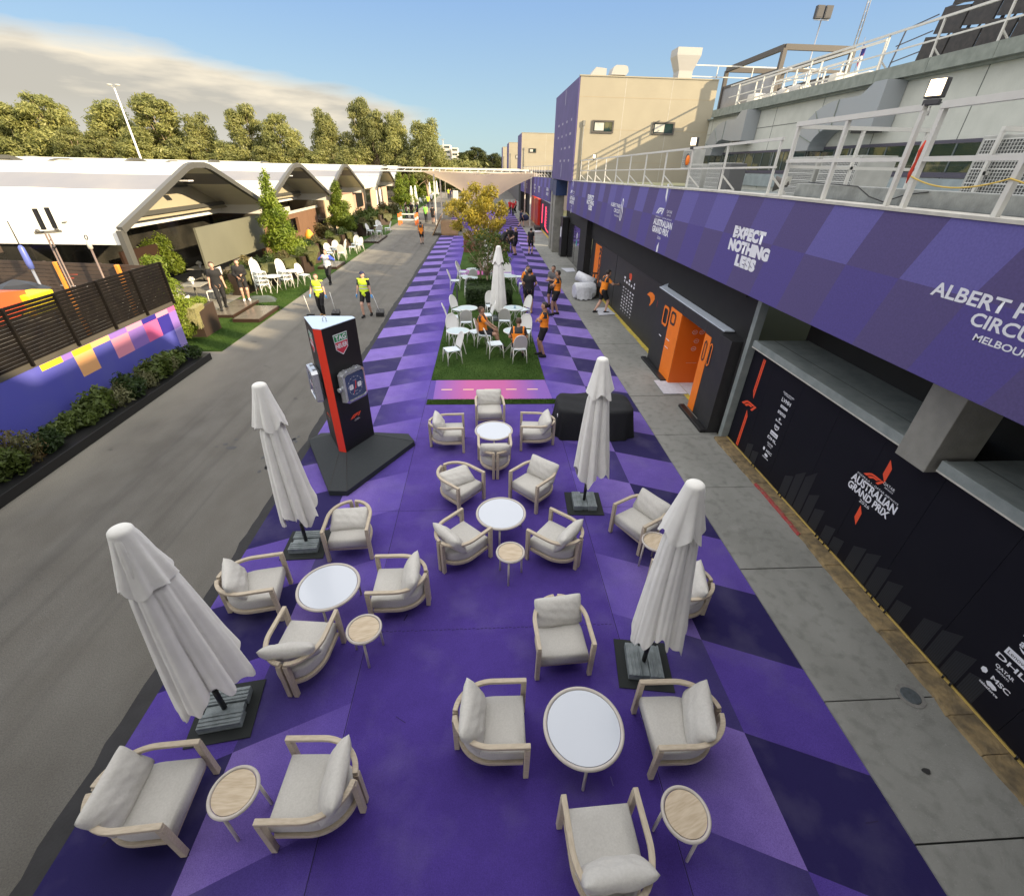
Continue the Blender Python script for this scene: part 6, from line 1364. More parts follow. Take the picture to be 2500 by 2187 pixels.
# cardboard bin, plank and dark gear behind
m_card = mat('cardboard', (.42,.27,.14), .85, var=.3, scale=4)
t = thing('cardboard_box', (-3.1,44.9,.01), 'big open cardboard box with blue lining at the far end of the left carpet', 'box')
q = MB(); 
for a, c in (((-.74,-.6,.1),(.74,-.56,1.15)),((-.74,.56,.1),(.74,.6,1.15)),((-.74,-.56,.1),(-.70,.56,1.15)),((.70,-.56,.1),(.74,.56,1.15))): q.box(a, c)
q.build('walls', m_card, t, bevel=.02); q = MB(); q.box((-.69,-.55,.12),(.69,.55,1.0)); q.build('lining', mat('blue_lining', (.20,.32,.60), .5, var=.5, scale=3), t)
q = MB(); q.box((-.7,-.55,0),(.7,.55,.09)); q.build('pallet', m_card, t)
q = MB(); q.box((-.03,-1.1,0),(.03,1.1,1.75)); o = q.build('cardboard_sheet', m_card, loc=(-4.62,45.2,.02), rot=(0,R(28),0)); tag(o, 'flat brown cardboard sheet leaning against the open cardboard box', 'sheet')
tag(MB().box((-.8,-.6,0),(.8,.6,.7)).build('gear_pile', mat('gear_dark', (.02,.022,.04), .8, var=.7, scale=7, bump=.6, bscale=6), loc=(-2.9,47.8,.01), bevel=.15), 'dark heap of gear behind the cardboard box', 'gear')
young_tree(-2.7,50.5,2.6,1.3,9,2500,lf_gold,'low golden leafed bush tree behind the cardboard box')
# tensile funnel canopy
m_sail = leaf_mat('sail_fabric', (.62,.50,.36), (.60,.48,.35), (.56,.45,.33), 1, .45)
t = thing('tensile_canopy', (-.1,56.5,0), 'tan fabric funnel canopy spreading over the far carpet', 'canopy'); q = MB()
def cn(u, v):
    a = 2*math.pi*u; R1 = 1.0+.14*abs(math.cos(2*(a-math.pi/4)))**1.5*4.0*.0
    k = v; corner = abs(math.cos(2*(a)+math.pi/2*0+math.pi/2))
    e = 5.2*(1+.34*abs(math.sin(2*a))**3); r = .45+(e-.45)*k**1.45; z = 1.0+3.8*k**.8-.25*(1-abs(math.sin(2*a)))*k
    return (r*math.cos(a)*1.12, r*math.sin(a)*.85, z)
q.grid(cn, 64, 18, 0, True, True); q.build('sail', m_sail, t)
q = MB(); q.tube([(0,0,0),(0,0,1.4)], .3, 16); q.build('base_column', m_sail, t)
q = MB()
for sx in (-1, 1):
    for sy in (-1, 1): q.beam((sx*4.9, sy*3.7, 0), (sx*4.9, sy*3.7, 5.0), .14, .14)
q.beam((-4.9,3.7,5.0),(5.3,3.7,5.0),.16,.16); q.beam((-4.9,-3.7,5.0)if False else (-4.9,3.7,5.0),(-4.9,3.6,5.0),.14,.14); q.build('frame', m_rail, t)
t = thing('white_truss', (-4,66,4.6), 'thin white truss beam crossing above the far end of the yard', 'truss'); q = MB(); q.beam((-14,0,.35),(8.5,0,.45),.16,.16); q.beam((-14,0,0),(8.5,0,.1),.12,.12)
for i in range(22): q.beam((-14+i,0,.0),(-13.5+i,0,.38),.06,.06)
q.build('beam', m_rail, t)
# barrier with orange and white posts
t = thing('safety_barrier', (-7.9,52.8,0), 'low safety barrier with orange and white posts standing on the far road', 'barrier')
q = MB(); m_ow = mat('safety_orange', (.95,.22,.05), .5)
for x in (-.85,.85): 
    for y in (-.7,.7): q.box((x-.09,y-.09,0),(x+.09,y+.09,1.05),0); q.box((x-.095,y-.095,.45),(x+.095,y+.095,.7),1)
q.build('post', [m_ow, m_wfr], t); 
for a_, b_ in (((-.85,-.7,.5),(.85,-.7,.5)),((-.85,.7,.9),(.85,.7,.9))): q = MB(); q.beam(a_,b_,.06,.12); q.build('rail', m_wfr, t)
tag(MB().box((-.45,-.3,0),(.45,.3,1.45)).build('white_cabinet', m_wfr, loc=(-5.2,94.5,0), bevel=.03), 'white cabinet with a dark panel far down the road', 'cabinet')
# ---------------- triangular totem with giant watches ----------------
kt = thing('watch_totem', (-2.9,8.3,.009), 'tall black three sided totem with red corner strip and giant square watches', 'totem')
m_kb = mat('totem_black', (.010,.010,.011), .42, var=.2, scale=3); m_kbase = mat('totem_base', (.022,.028,.032), .75, var=.3, scale=30, bump=.2, bscale=200); m_kred = mat('totem_red', (.75,.045,.02), .35); m_ktop = mat('totem_top', (.52,.63,.76), .5)
m_steel = mat('watch_steel', (.55,.57,.60), .25, .75); m_dial = mat('watch_dial', (.035,.055,.15), .25)
zt = 2.86; A1, A2 = (-2.985,7.84), (-2.83,7.79); Bp = (-2.42,8.50); Bq_ = (-2.50,8.60); Cp = (-3.28,8.60); Cq = (-3.36,8.53)
W_ = lambda p, z: (p[0], p[1], z)
q = MB(); hexa = [A1, A2, Bp, Bq_, Cp, Cq]; q.prism([W_(p, .02) for p in hexa], (0,0,zt-.02)); loc(q, 'column', m_kb, kt, fix=True)
q = MB(); q.add([(A1[0]-.004,A1[1]-.004,.35),(A2[0]+.001,A2[1]-.006,.35),(A2[0]+.001,A2[1]-.006,zt),(A1[0]-.004,A1[1]-.004,zt)], [(0,1,2,3)]); loc(q, 'corner_strip', m_kred, kt)
q = MB(); q.prism([W_(p, zt+.001) for p in hexa], (0,0,.012)); loc(q, 'top_plate', m_ktop, kt, fix=True)
q = MB(); c0 = (-2.9,8.25,zt+.013); q.tube([(c0[0]-.03,c0[1],c0[2]),(c0[0]-.03,c0[1],c0[2]+.06),(c0[0],c0[1],c0[2]+.09),(c0[0]+.03,c0[1],c0[2]+.06),(c0[0]+.03,c0[1],c0[2])], .01, 8); loc(q, 'lifting_eye', m_steel, kt)
q = MB(); ft = [(-2.96,6.84),(-2.62,6.82),(-1.60,8.60),(-1.78,8.93),(-3.75,9.0),(-3.92,8.70)]; tp = [(A1[0],A1[1]),(A2[0],A2[1]),Bp,Bq_,Cp,Cq]
vs = [(x,y,.01) for x, y in ft]+[(x,y,.12) for x, y in ft]+[(x,y,.36) for x, y in tp]; n = 6
q.add(vs, [tuple(reversed(range(6)))]+[(i,(i+1)%6,6+(i+1)%6,6+i) for i in range(6)]+[(6+i,6+(i+1)%6,12+(i+1)%6,12+i) for i in range(6)]+[tuple(range(12,18))]); loc(q, 'base', m_kbase, kt)
q = MB()
for i in (0,1,2): a, b_ = vs[6+i], vs[12+i]; q.beam((a[0],a[1],a[2]+.003),(b_[0],b_[1],b_[2]+.003),.008,.004)
loc(q, 'base_seam', m_black, kt)
def face(p, qv, z):     # frame on the face from p to qv (left to right as seen from outside)
    d = Vector((qv[0]-p[0], qv[1]-p[1], 0)); L = d.length; d.normalize(); return d, L, Vector((d.y, -d.x, 0))
m_shield_g = mat('shield_green', (.02,.27,.09), .5); m_shield_r = mat('shield_red', (.55,.03,.06), .5)
def deco(p, qv, watch_label):
    d, L, nn = face(p, qv, 0); o = Vector((p[0], p[1], 0))
    def P(u, z, e=.004): v = o+d*u+nn*e; return (v.x, v.y, z)
    q = MB(); c = L*.47; s = .17
    q.poly([P(c-s,2.70),P(c-s*.86,2.42),P(c,2.30),P(c+s*.86,2.42),P(c+s,2.70)]); loc(q, 'shield_border', m_white, kt)
    q = MB(); q.poly([P(c-s*.92,2.685,.006),P(c-s*.88,2.565,.006),P(c+s*.88,2.565,.006),P(c+s*.92,2.685,.006)]); loc(q, 'shield_green', m_shield_g, kt)
    q = MB(); q.poly([P(c-s*.87,2.55,.006),P(c-s*.80,2.425,.006),P(c,2.32,.006),P(c+s*.80,2.425,.006),P(c+s*.87,2.55,.006)]); loc(q, 'shield_red', m_shield_r, kt)
    for s_, zz, ww, h in (('TAG',2.625,.26,.09),('HEUER',2.48,.27,.085)): fixp(put_text('lettering', s_, frame(P(c,zz,.009), d, (0,0,1)), m_white, kt, fit=(ww,h), bold=.03), kt)
    q = MB()
    for zz in (2.20,1.22): q.box((0,0,0),(0,0,0)) if False else q.poly([P(.01,zz-.004,.002),P(L-.01,zz-.004,.002),P(L-.01,zz+.004,.002),P(.01,zz+.004,.002)])
    loc(q, 'panel_seam', m_black, kt)
    q = MB(); E = lambda u, v: P(c+.02+u*.3, 1.02+v*.3, .005)
    q.poly([E(-.5,-.125),E(-.13,-.125) if False else E(-.33,-.125),E(-.18,.005),E(-.10,.045),E(.0,.055),E(.27,.055),E(.36,.125),E(0,.125),E(-.16,.105),E(-.28,.045)]); q.poly([E(-.29,-.125),E(-.13,-.125),E(-.02,-.045),E(.03,-.03),E(.165,-.03),E(.25,.04),E(.02,.04),E(-.05,.03),E(-.15,-.02)]); q.poly([E(.17,-.125),E(.30,-.125),E(.50,.125),E(.37,.125)]); loc(q, 'emblem', m_redor, kt)
    fixp(put_text('lettering', 'OFFICIAL\nTIMEKEEPER', frame(P(c+.04,.93,.005), d, (0,0,1)), m_white, kt, fit=(.16,.04)), kt)
    # the watch: a bevelled square case standing off the face
    M = frame(P(c+.0, 1.72, .0), d, (0,0,1)); wt = thing_child('giant_watch', M, kt)
    q = MB(); w = .285; dp = .17
    o1 = [(-w*.96,-w*.9),(-w*.75,-w*1.05),(w*.75,-w*1.05),(w*.96,-w*.9),(w*.96,w*.9),(w*.75,w*1.05),(-w*.75,w*1.05),(-w*.96,w*.9)]
    vs = [(x*.92,y*.92,.01) for x, y in o1]+[(x*1.06,y*1.06,.06) for x, y in o1]+[(x*1.02,y*1.02,dp) for x, y in o1]+[(x*.88,y*.88,dp+.015) for x, y in o1]+[(x*.86,y*.86,dp-.01) for x, y in o1]
    q.add(vs, [(k*8+i,k*8+(i+1)%8,(k+1)*8+(i+1)%8,(k+1)*8+i) for k in range(4) for i in range(8)]+[tuple(range(32,40))]); 
    for sx in (-1,1):
        for sy in (-1,1): q.prism([(sx*.13-.032,sy*.22,.10),(sx*.13+.032,sy*.22,.10),(sx*.13+.028,sy*.33,.06),(sx*.13-.028,sy*.33,.06)], (0,0,.06))
    for yy in (-.10,-.02,.06) if False else (0,): q.tube([(-w*1.0,yy,.09),(-w*1.0-.06,yy,.09)], [.035,.042], 10)
    q.build('case', m_steel, wt, fix=True)
    q = MB(); q.box((-.245,-.245,dp-.012),(.245,.245,dp-.004)); q.build('dial', m_dial, wt)
    q = MB(); zz = dp-.002
    for i in range(60):
        a = R(6*i); r0, r1 = (.165,.188) if i % 5 == 0 else (.178,.188); dx, dy = math.sin(a), math.cos(a); t_ = .004 if i % 5 == 0 else .0015
        q.poly([(dx*r0-dy*t_,dy*r0+dx*t_,zz),(dx*r0+dy*t_,dy*r0-dx*t_,zz),(dx*r1+dy*t_,dy*r1-dx*t_,zz),(dx*r1-dy*t_,dy*r1+dx*t_,zz)])
    for sx in (-1,1):
        pts = [(sx*.105+.052*math.copysign(abs(math.cos(a))**.5, math.cos(a)), -.01+.052*math.copysign(abs(math.sin(a))**.5, math.sin(a)), zz) for a in [i*.2618 for i in range(24)]]; q.poly(pts)
    q.build('dial_markings', m_white, wt)
    q = MB()
    for sx in (-1,1): q.box((sx*.105-.002,-.01,zz+.001),(sx*.105+.002,.03,zz+.002))
    q.build('subdial_hand', m_black, wt)
    q = MB(); q.poly([(-.008,-.06,zz+.003),(.008,-.06,zz+.003),(.03,.09,zz+.003),(.012,.09,zz+.003)]); q.poly([(-.075,-.15,zz+.004),(-.068,-.155,zz+.004),(.006,.0,zz+.004),(-.004,.0,zz+.004)]); q.build('hand', m_kred, wt)
    put_text('lettering', 'TAG HEUER', frame((0,.105,zz), (1,0,0), (0,1,0)), m_white, wt, fit=(.09,.014)); put_text('lettering', 'MONACO', frame((0,-.115,zz), (1,0,0), (0,1,0)), m_white, wt, fit=(.06,.012))
def thing_child(name, M, parent):
    o = bpy.data.objects.new(name, None); COL.objects.link(o); o.empty_display_size = .1; o.parent = parent; o.matrix_parent_inverse = Matrix.Translation(parent.location).inverted(); o.matrix_basis = M; return o
deco(A2, Bp, ''); deco(Cq, A1, '')
# ---------------- people ----------------
m_skin = [mat('skin_fair', (.55,.33,.24), .55), mat('skin_tan', (.40,.23,.155), .55), mat('skin_brown', (.17,.09,.06), .55)]
m_hair = [mat('hair_dark', (.018,.013,.010), .6), mat('hair_brown', (.07,.04,.022), .6), mat('hair_fair', (.32,.20,.09), .6)]
m_teamO = mat('shirt_orange', (.92,.27,.018), .8, bump=.3, bscale=14); m_teamK = mat('shirt_charcoal', (.035,.032,.032), .8, bump=.3, bscale=14)
m_cl = {'black': mat('cloth_black', (.012,.012,.014), .85, bump=.3, bscale=14), 'white': mat('cloth_white', (.75,.75,.78), .8, bump=.3, bscale=14), 'blue': mat('cloth_blue', (.04,.08,.50), .8), 'navy': mat('cloth_navy', (.015,.02,.06), .85), 'red': mat('cloth_red', (.55,.025,.03), .8), 'hivis': mat('hivis_yellow', (.72,.95,.04), .7, bump=.3, bscale=14), 'lime': mat('hivis_lime', (.25,.80,.10), .7), 'silver': mat('reflective', (.6,.62,.6), .4), 'glove': mat('glove_blue', (.12,.38,.75), .6), 'tan': mat('boot_tan', (.42,.25,.12), .7), 'grey': mat('cloth_grey', (.10,.10,.11), .8)}
class Body:
    """a signed distance body: capsules blended smoothly and meshed as one continuous surface"""
    def __init__(s): s.p = []
    def cap(s, a, b, ra, rb, reg, k=.03, sq=(1,1,1)): s.p.append((np.array(a, float), np.array(b, float), ra, rb, reg, k, np.array(sq, float)))
    def mesh(s, h):
        lo = np.min([np.minimum(a, b)-max(ra, rb)*1.3-.04 for a, b, ra, rb, *_ in s.p], 0); hi = np.max([np.maximum(a, b)+max(ra, rb)*1.3+.04 for a, b, ra, rb, *_ in s.p], 0)
        n = np.ceil((hi-lo)/h).astype(int)+1; D = np.full(n, .5); L = np.zeros(n, np.int16); best = np.full(n, 9.)
        for i, (a, b, ra, rb, reg, k, sq) in enumerate(s.p):
            m = max(ra, rb)*1.35+.06; i0 = np.maximum(((np.minimum(a, b)-m-lo)/h).astype(int), 0); i1 = np.minimum(((np.maximum(a, b)+m-lo)/h).astype(int)+2, n)
            g = [lo[q]+h*np.arange(i0[q], i1[q]) for q in range(3)]; X = np.stack(np.meshgrid(*g, indexing='ij'), -1)
            c = (a+b)/2; P = (X-c)/sq+c; A = (a-c)/sq+c; B_ = (b-c)/sq+c; ab = B_-A; t = np.clip(((P-A)@ab)/max(ab@ab, 1e-9), 0, 1)
            d = (np.linalg.norm(P-A-t[..., None]*ab, axis=-1)-(ra+(rb-ra)*t))*min(sq)
            sl = tuple(slice(i0[q], i1[q]) for q in range(3)); o = D[sl]; hh = np.clip(.5+.5*(o-d)/k, 0, 1); D[sl] = o+(d-o)*hh-k*hh*(1-hh)
            bm = d < best[sl]; L[sl] = np.where(bm, i, L[sl]); best[sl] = np.minimum(best[sl], d)
        ins = D < 0; cell = [slice(0, -1)]*3; cnt = np.zeros(n-1); acc = np.zeros((*(n-1), 3)); 
        for ax in range(3):
            oth = [q for q in range(3) if q != ax]
            for o1 in (0, 1):
                for o2 in (0, 1):
                    s0 = [slice(0, n[q]-1) for q in range(3)]; s1 = list(s0)
                    s0[oth[0]] = slice(o1, n[oth[0]]-1+o1); s0[oth[1]] = slice(o2, n[oth[1]]-1+o2); s1 = list(s0); s1[ax] = slice(1, n[ax])
                    d0, d1 = D[tuple(s0)], D[tuple(s1)]; cr = (d0 < 0) != (d1 < 0); t = np.where(cr, d0/np.where(cr, d0-d1, 1), 0)
                    cnt += cr; off = np.zeros((*d0.shape, 3)); off[..., ax] = t; off[..., oth[0]] = o1; off[..., oth[1]] = o2; acc += off*cr[..., None]
        act = cnt > 0; ids = np.full(act.shape, -1); ids[act] = np.arange(act.sum()); ijk = np.argwhere(act); V = lo+h*(ijk+acc[act]/cnt[act][:, None]); reg = L[tuple(ijk.T)]
        F = []
        for ax in range(3):
            oth = [(ax+1) % 3, (ax+2) % 3]; s0 = [slice(1, n[q]-1) for q in range(3)]; s0[ax] = slice(0, n[ax]-1); s1 = list(s0); s1[ax] = slice(1, n[ax])
            cr = (ins[tuple(s0)] != ins[tuple(s1)]); idx = np.argwhere(cr); st = np.array([q.start for q in s0]); idx = idx+st; fl = ins[tuple(idx.T)]
            e1 = np.zeros(3, int); e1[oth[0]] = 1; e2 = np.zeros(3, int); e2[oth[1]] = 1
            q_ = np.stack([ids[tuple((idx-e1-e2).T)], ids[tuple((idx-e2).T)], ids[tuple(idx.T)], ids[tuple((idx-e1).T)]], 1)
            q_[~fl] = q_[~fl][:, ::-1]; F.append(q_)
        return V, np.concatenate(F), reg
def ik(a, c, l1, l2, pole):
    a = np.array(a, float); c = np.array(c, float); d = c-a; L = np.linalg.norm(d); 
    if L > (l1+l2)*.999: c = a+d/L*(l1+l2)*.999; d = c-a; L = np.linalg.norm(d)
    u = d/L; x = (l1*l1-l2*l2+L*L)/(2*L); y = math.sqrt(max(l1*l1-x*x, 0)); p = np.array(pole, float); p = p-(p@u)*u; p /= max(np.linalg.norm(p), 1e-6)
    return a+u*x+p*y, c
def vmesh(name, V, F, mats, mi=None):
    me = bpy.data.meshes.new(name); me.from_pydata(V.tolist(), [], F.tolist())
    for m in mats: me.materials.append(m)
    if mi is not None: me.polygons.foreach_set('material_index', mi)
    me.polygons.foreach_set('use_smooth', [True]*len(F)); me.update(); return me
def person(loc, heading, label, ht=1.76, skin=0, hair=0, top='team', bottom='black', legs='short', sleeves='short', hipz=.93, lean=0, hipy=0,
           fl=(-.10,0,0), fr=(.10,0,0), hl=(-.26,.05,.80), hr=(.26,.05,.80), head=(0,0), shoes='black', cap=None, vest=None, res=.0145, longhair=False, group=None, elbow=-.6, gloves=False, knee=1.0, cat='person', twist=0):
    """local frame: faces +Y, right hand at +X; all lengths for a 1.76 m body and scaled to ht"""
    S = ht/1.76; B = Body(); ln = R(lean)
    P = np.array([0, hipy, hipz]); up = np.array([0, math.sin(ln), math.cos(ln)]); rt = np.array([math.cos(R(twist)), math.sin(R(twist)), 0.])
    W1 = P+up*.20; CH = P+up*.38; NK = P+up*.54; HD = NK+up*.155+np.array([math.sin(R(head[0]))*.0, .02+math.sin(R(head[1]))*.05, -.01])
    B.cap(P+up*.02-rt*.05, P+up*.02+rt*.05, .115, .115, 'pelvis', .05, (1.05,.92,1)); B.cap(P, W1, .135, .13, 'waist', .06, (1.14,.86,1)); B.cap(W1, CH, .13, .145, 'torso', .06, (1.2,.84,1)); B.cap(CH-rt*.05, CH+rt*.05+up*.06, .135, .125, 'torso', .06, (1.15,.88,1))
    SL, SR = NK-rt*.165-up*.035, NK+rt*.165-up*.035; B.cap(SL, SR, .058, .058, 'torso', .05); B.cap(NK-up*.03, NK+up*.07, .056, .052, 'neck', .025)
    hy = R(-head[0]); hf = np.array([math.sin(-hy), math.cos(hy), -math.sin(R(head[1]))*1.0]); hf /= np.linalg.norm(hf); hs = np.cross(hf, up); hs /= np.linalg.norm(hs)
    B.cap(HD+up*.035-hf*.012, HD+up*.035+hf*.012, .094, .090, 'head', .02, (.90,1.0,1.12)); B.cap(HD-up*.03+hf*.025, HD-up*.075+hf*.045, .058, .036, 'head', .03); B.cap(HD+up*.022+hf*.088, HD-up*.018+hf*.104, .010, .016, 'head', .012)
    for s in (-1, 1): B.cap(HD+hs*s*.084+up*.015, HD+hs*s*.088-up*.02, .012, .010, 'head', .008)
    for s, sh, hnd in ((-1, SL, hl), (1, SR, hr)):
        el, wr = ik(sh, hnd, .285, .255, (s*.55, elbow, -.35)); tag_ = 'armL' if s < 0 else 'armR'
        B.cap(sh, el, .058, .044, 'uarm'+tag_[-1], .03); B.cap(el, wr, .040, .026, 'farm'+tag_[-1], .02)
        d = wr-el; d /= np.linalg.norm(d); side = np.cross(d, np.array([s*1., .2, 0])); side /= np.linalg.norm(side); nrm = np.cross(side, d)
        B.cap(wr, wr+d*.075, .026, .032, 'hand', .012, (1,1,1)); pb_ = wr+d*.075
        for i, (o_, l_) in enumerate(((-.030,.066),(-.010,.078),(.010,.072),(.029,.056))):
            a = pb_+side*o_+d*.008; m_ = a+d*l_*.55-nrm*s*.006; e = m_+d*l_*.38-nrm*s*.020; B.cap(a, m_, .0098, .0092, 'hand', .004); B.cap(m_, e, .0092, .0080, 'hand', .004)
        a = wr+d*.025+side*(-.028); B.cap(a, a+d*.035-side*.026, .013, .011, 'hand', .008); B.cap(a+d*.035-side*.026, a+d*.070-side*.032, .011, .009, 'hand', .006)
    for s, ft in ((-1, fl), (1, fr)):
        hp = P+rt*s*.095-np.array([0,0,.02]); an = np.array([ft[0], ft[1], ft[2]+.085]); kn, an = ik(hp, an, .43, .43, (s*.12, knee, .15))
        nm = 'L' if s < 0 else 'R'; B.cap(hp, kn, .094, .060, 'thigh'+nm, .04); B.cap(kn, kn+(an-kn)*.35, .055, .056, 'shin'+nm, .02); B.cap(kn+(an-kn)*.35, an, .056, .036, 'shin'+nm, .02)
        B.cap(an+np.array([0,-.035,-.045]), an+np.array([s*.02,.14,-.052]), .040, .032, 'foot', .02, (1,1,.9))
    V, F, rg = B.mesh(res); names = np.array([p[4] for p in B.p]); vr = names[rg]; V = V*S
    T = thing('person', loc, label, cat, heading, group); body = addobj('body', vmesh('body', V, F, [m_skin[skin]]), T)
    me = body.data; nn = np.zeros(len(V)*3); me.vertices.foreach_get('normal', nn); nn = nn.reshape(-1, 3)
    tpar = np.zeros(len(V))
    for i, (a, b, *_r) in enumerate(B.p):
        k = rg == i; ab = b-a; tpar[k] = np.clip(((V[k]/S-a)@ab)/max(ab@ab, 1e-9), 0, 1)
    def ext(name, mask, off, mats, mifn=None):
        fk = mask[F].all(1)
        if fk.sum() == 0: return None
        f = F[fk]; u, inv = np.unique(f, return_inverse=True); VV = (V+nn*off)[u]; FF = inv.reshape(f.shape)
        mi = mifn(VV[FF].mean(1)/S, vr[f[:, 0]]) if mifn else None
        return addobj(name, vmesh(name, VV, FF, mats, mi), T)
    isin = lambda *a: np.isin(vr, a); z = V[:, 2]/S
    ua = isin('uarmL', 'uarmR'); fa = isin('farmL', 'farmR'); sh_ = isin('torso', 'waist') | (ua & (tpar < (.72 if sleeves == 'short' else 2))) | (isin('neck') & (tpar < .15)) | (fa if sleeves == 'long' else False) | (isin('pelvis') & (((V/S-P)@up) > .03))
    if top == 'team':
        def mf_(c, r):
            zz = (c-P)@up; xx = np.abs((c-P)@rt); isarm = np.isin(r, ('uarmL', 'uarmR')); out = np.where(zz > .37, 1, 0); out = np.where(isarm, 1, out); stripe = (np.abs(xx-.15-(.54-zz)*.0) < .022) & (zz > .30) | (isarm & ((c@np.array([0,1,0])-0) > (P+up*.45)[1]+.012))
            return np.where(stripe, 0, out)
        ext('shirt', sh_, .012*S, [m_teamO, m_teamK], mf_)
    elif top == 'white' and sleeves == 'long': ext('shirt', sh_, .016*S, [m_cl['white'], m_cl['blue']], lambda c, r: np.isin(r, ('uarmL','uarmR','farmL','farmR')).astype(int))
    else: ext('shirt', sh_, (.03 if label.startswith('woman in loose') else .012)*S, [m_cl[top]])
    lg = isin('pelvis') | isin('thighL', 'thighR') if legs == 'long' else isin('pelvis') | (isin('thighL', 'thighR') & (tpar < .80))
    if legs == 'long': lg |= (isin('shinL', 'shinR'))
    ext('trousers' if legs == 'long' else 'shorts', lg, .014*S, [m_cl[bottom]])
    ext('shoes', isin('foot') | (isin('shinL', 'shinR') & (z < .12) & (tpar > .5)), .010*S, [m_cl[shoes]])
    if gloves: ext('gloves', isin('hand'), .004*S, [m_cl['glove']])
    hd = isin('head'); rel = (V/S-HD); fu = rel@up; ff = rel@hf
    ext('hair', hd & ((fu > .075) | ((ff < -.005) & (fu > (-.02)))) & ~((ff > .055) & (fu < .095)), .010*S, [m_hair[hair]])
    if longhair: q = MB(); a = (HD-hf*.07)*S; b_ = (HD-hf*.10-up*.22)*S; q.tube([tuple(a+up*.05), tuple(a), tuple((a+b_)/2-hf*.01), tuple(b_)], [.05,.062,.05,.02], 10); q.build('long_hair', m_hair[hair], T)
    if cap: 
        ext('cap', hd & (fu > .062), .018*S, [m_cl[cap]]); q = MB(); c = (HD+up*.085+hf*.09)*S; q.lathe([(0,0),(.075,-.004),(.08,-.012),(0,-.01)], 14); o = q.build('cap_peak', m_cl[cap], T); o.location = tuple(c)
    if vest: ext('vest', isin('torso', 'waist') & (((V/S-P)@up) < .56), .024*S, [m_cl[vest], m_cl['silver']], lambda c, r: ((np.abs((c-P)@up-.20) < .022) | (np.abs((c-P)@up-.32) < .018)).astype(int))
    if res < .016:
        q = MB()
        for s in (-1, 1): q.sphere(tuple((HD+hs*s*.032+up*.028+hf*.083)*S), .010*S, 8)
        q.build('eyes', m_hair[0], T)
    return T
def P_(x, y, h, label, z=.01, **k): return person((x,y,z), R(h-90), label, **k)     # h: facing direction, degrees from +X
xarm = dict(hl=(.10,.20,1.17), hr=(-.10,.23,1.20), elbow=.1)
P_(1.87,14.15,170,'nearest standing man, arms folded by the turf edge, in orange and charcoal shirt',**xarm,ht=1.76,skin=1,fl=(-.09,-.05,0),fr=(.10,.09,0))
P_(1.85,19.4,85,'man in plain black shirt and tan boots seen from behind, talking to another',top='black',shoes='tan',skin=1,ht=1.8,hl=(-.20,.16,1.02),hr=(.20,.16,1.02),fl=(-.11,.06,0),fr=(.11,-.04,0))
P_(1.84,20.35,-80,'man in orange shirt mostly hidden behind the man in tan boots',ht=1.74,skin=1,hl=(-.08,.22,1.28),hr=(.16,.18,1.05))
P_(2.98,19.05,165,'man in orange and charcoal shirt with folded arms on the right carpet, nearer of two',**xarm,ht=1.8,skin=1,fl=(-.08,.12,0),fr=(.10,-.06,0))
P_(2.95,20.3,-120,'man in dark grey half hidden behind the folded arms man',top='grey',ht=1.76,skin=1,**xarm)
P_(5.0,19.4,10,'worker in orange and charcoal reaching to the charcoal wall, standing on a white sheet',ht=1.8,skin=0,hr=(.18,.50,1.18),hl=(-.22,.12,1.05),elbow=-.3,fl=(-.08,-.26,0),fr=(.08,.16,0),lean=8,hipz=.90,head=(0,20))
seat = dict(hipz=.50,knee=1.0)
P_(.02,15.12,-10,'seated man in orange and charcoal facing right at the bistro table',z=.02,ht=1.78,skin=1,hair=1,hipy=-.10,lean=-6,fl=(-.14,.42,0),fr=(.12,.52,0),hl=(-.13,.24,.66),hr=(.13,.28,.64),**seat)
P_(1.03,13.82,88,'seated man in orange and charcoal seen from behind, slumped in a bistro chair',z=.02,ht=1.76,skin=1,hair=1,hipy=-.06,lean=10,fl=(-.18,.34,0),fr=(.18,.34,0),hl=(-.18,.26,.62),hr=(.18,.26,.62),head=(10,35),**seat)
P_(-10.72,19.3,-55,'man in black polo shirt and long trousers striding on the entrance deck',z=.14,top='black',legs='long',ht=1.84,skin=0,hair=1,fl=(-.10,-.22,0),fr=(.12,.24,0),hipz=.90,head=(0,10))
P_(-10.38,20.6,-60,'woman in loose black jacket and black shorts beside the man in black polo',z=.14,top='black',sleeves='long',ht=1.68,skin=0,hair=1,longhair=True,shoes='white',hl=(-.06,.20,1.15),hr=(.12,.22,1.05))
P_(-7.95,24.6,-95,'woman in white and blue jacket raising both hands, walking on the road',top='white',sleeves='long',legs='long',ht=1.66,hair=1,longhair=True,hl=(-.22,.18,1.34),hr=(.22,.18,1.34),fl=(-.05,.16,0),fr=(.06,-.16,0),elbow=-.2,hipz=.91)
P_(-6.6,18.75,-92,'sweeper in yellow vest and dark trousers holding brush and dustpan, left one',top='grey',sleeves='short',legs='long',vest='hivis',gloves=True,ht=1.64,hair=1,hl=(-.32,.08,.78),hr=(.32,.12,.95),shoes='tan',fl=(-.08,.05,0),fr=(.08,-.12,0))
P_(-4.8,18.75,-98,'sweeper in lime yellow vest, black cap and shorts, right one',top='black',vest='hivis',gloves=True,cap='navy',ht=1.76,hl=(-.30,.10,.85),hr=(.28,.12,.90),fl=(-.08,-.20,0),fr=(.10,.18,0),hipz=.91)
P_(3.27,34.6,75,'man in black shirt and shorts walking away on the right carpet',top='black',ht=1.74,fl=(-.08,-.14,0),fr=(.08,.16,0),skin=0,hipz=.91)
P_(2.17,34.2,150,'fair haired man in black standing in profile with two others',top='black',ht=1.78,hair=2,hl=(-.12,.26,1.08),hr=(.12,.28,1.08))
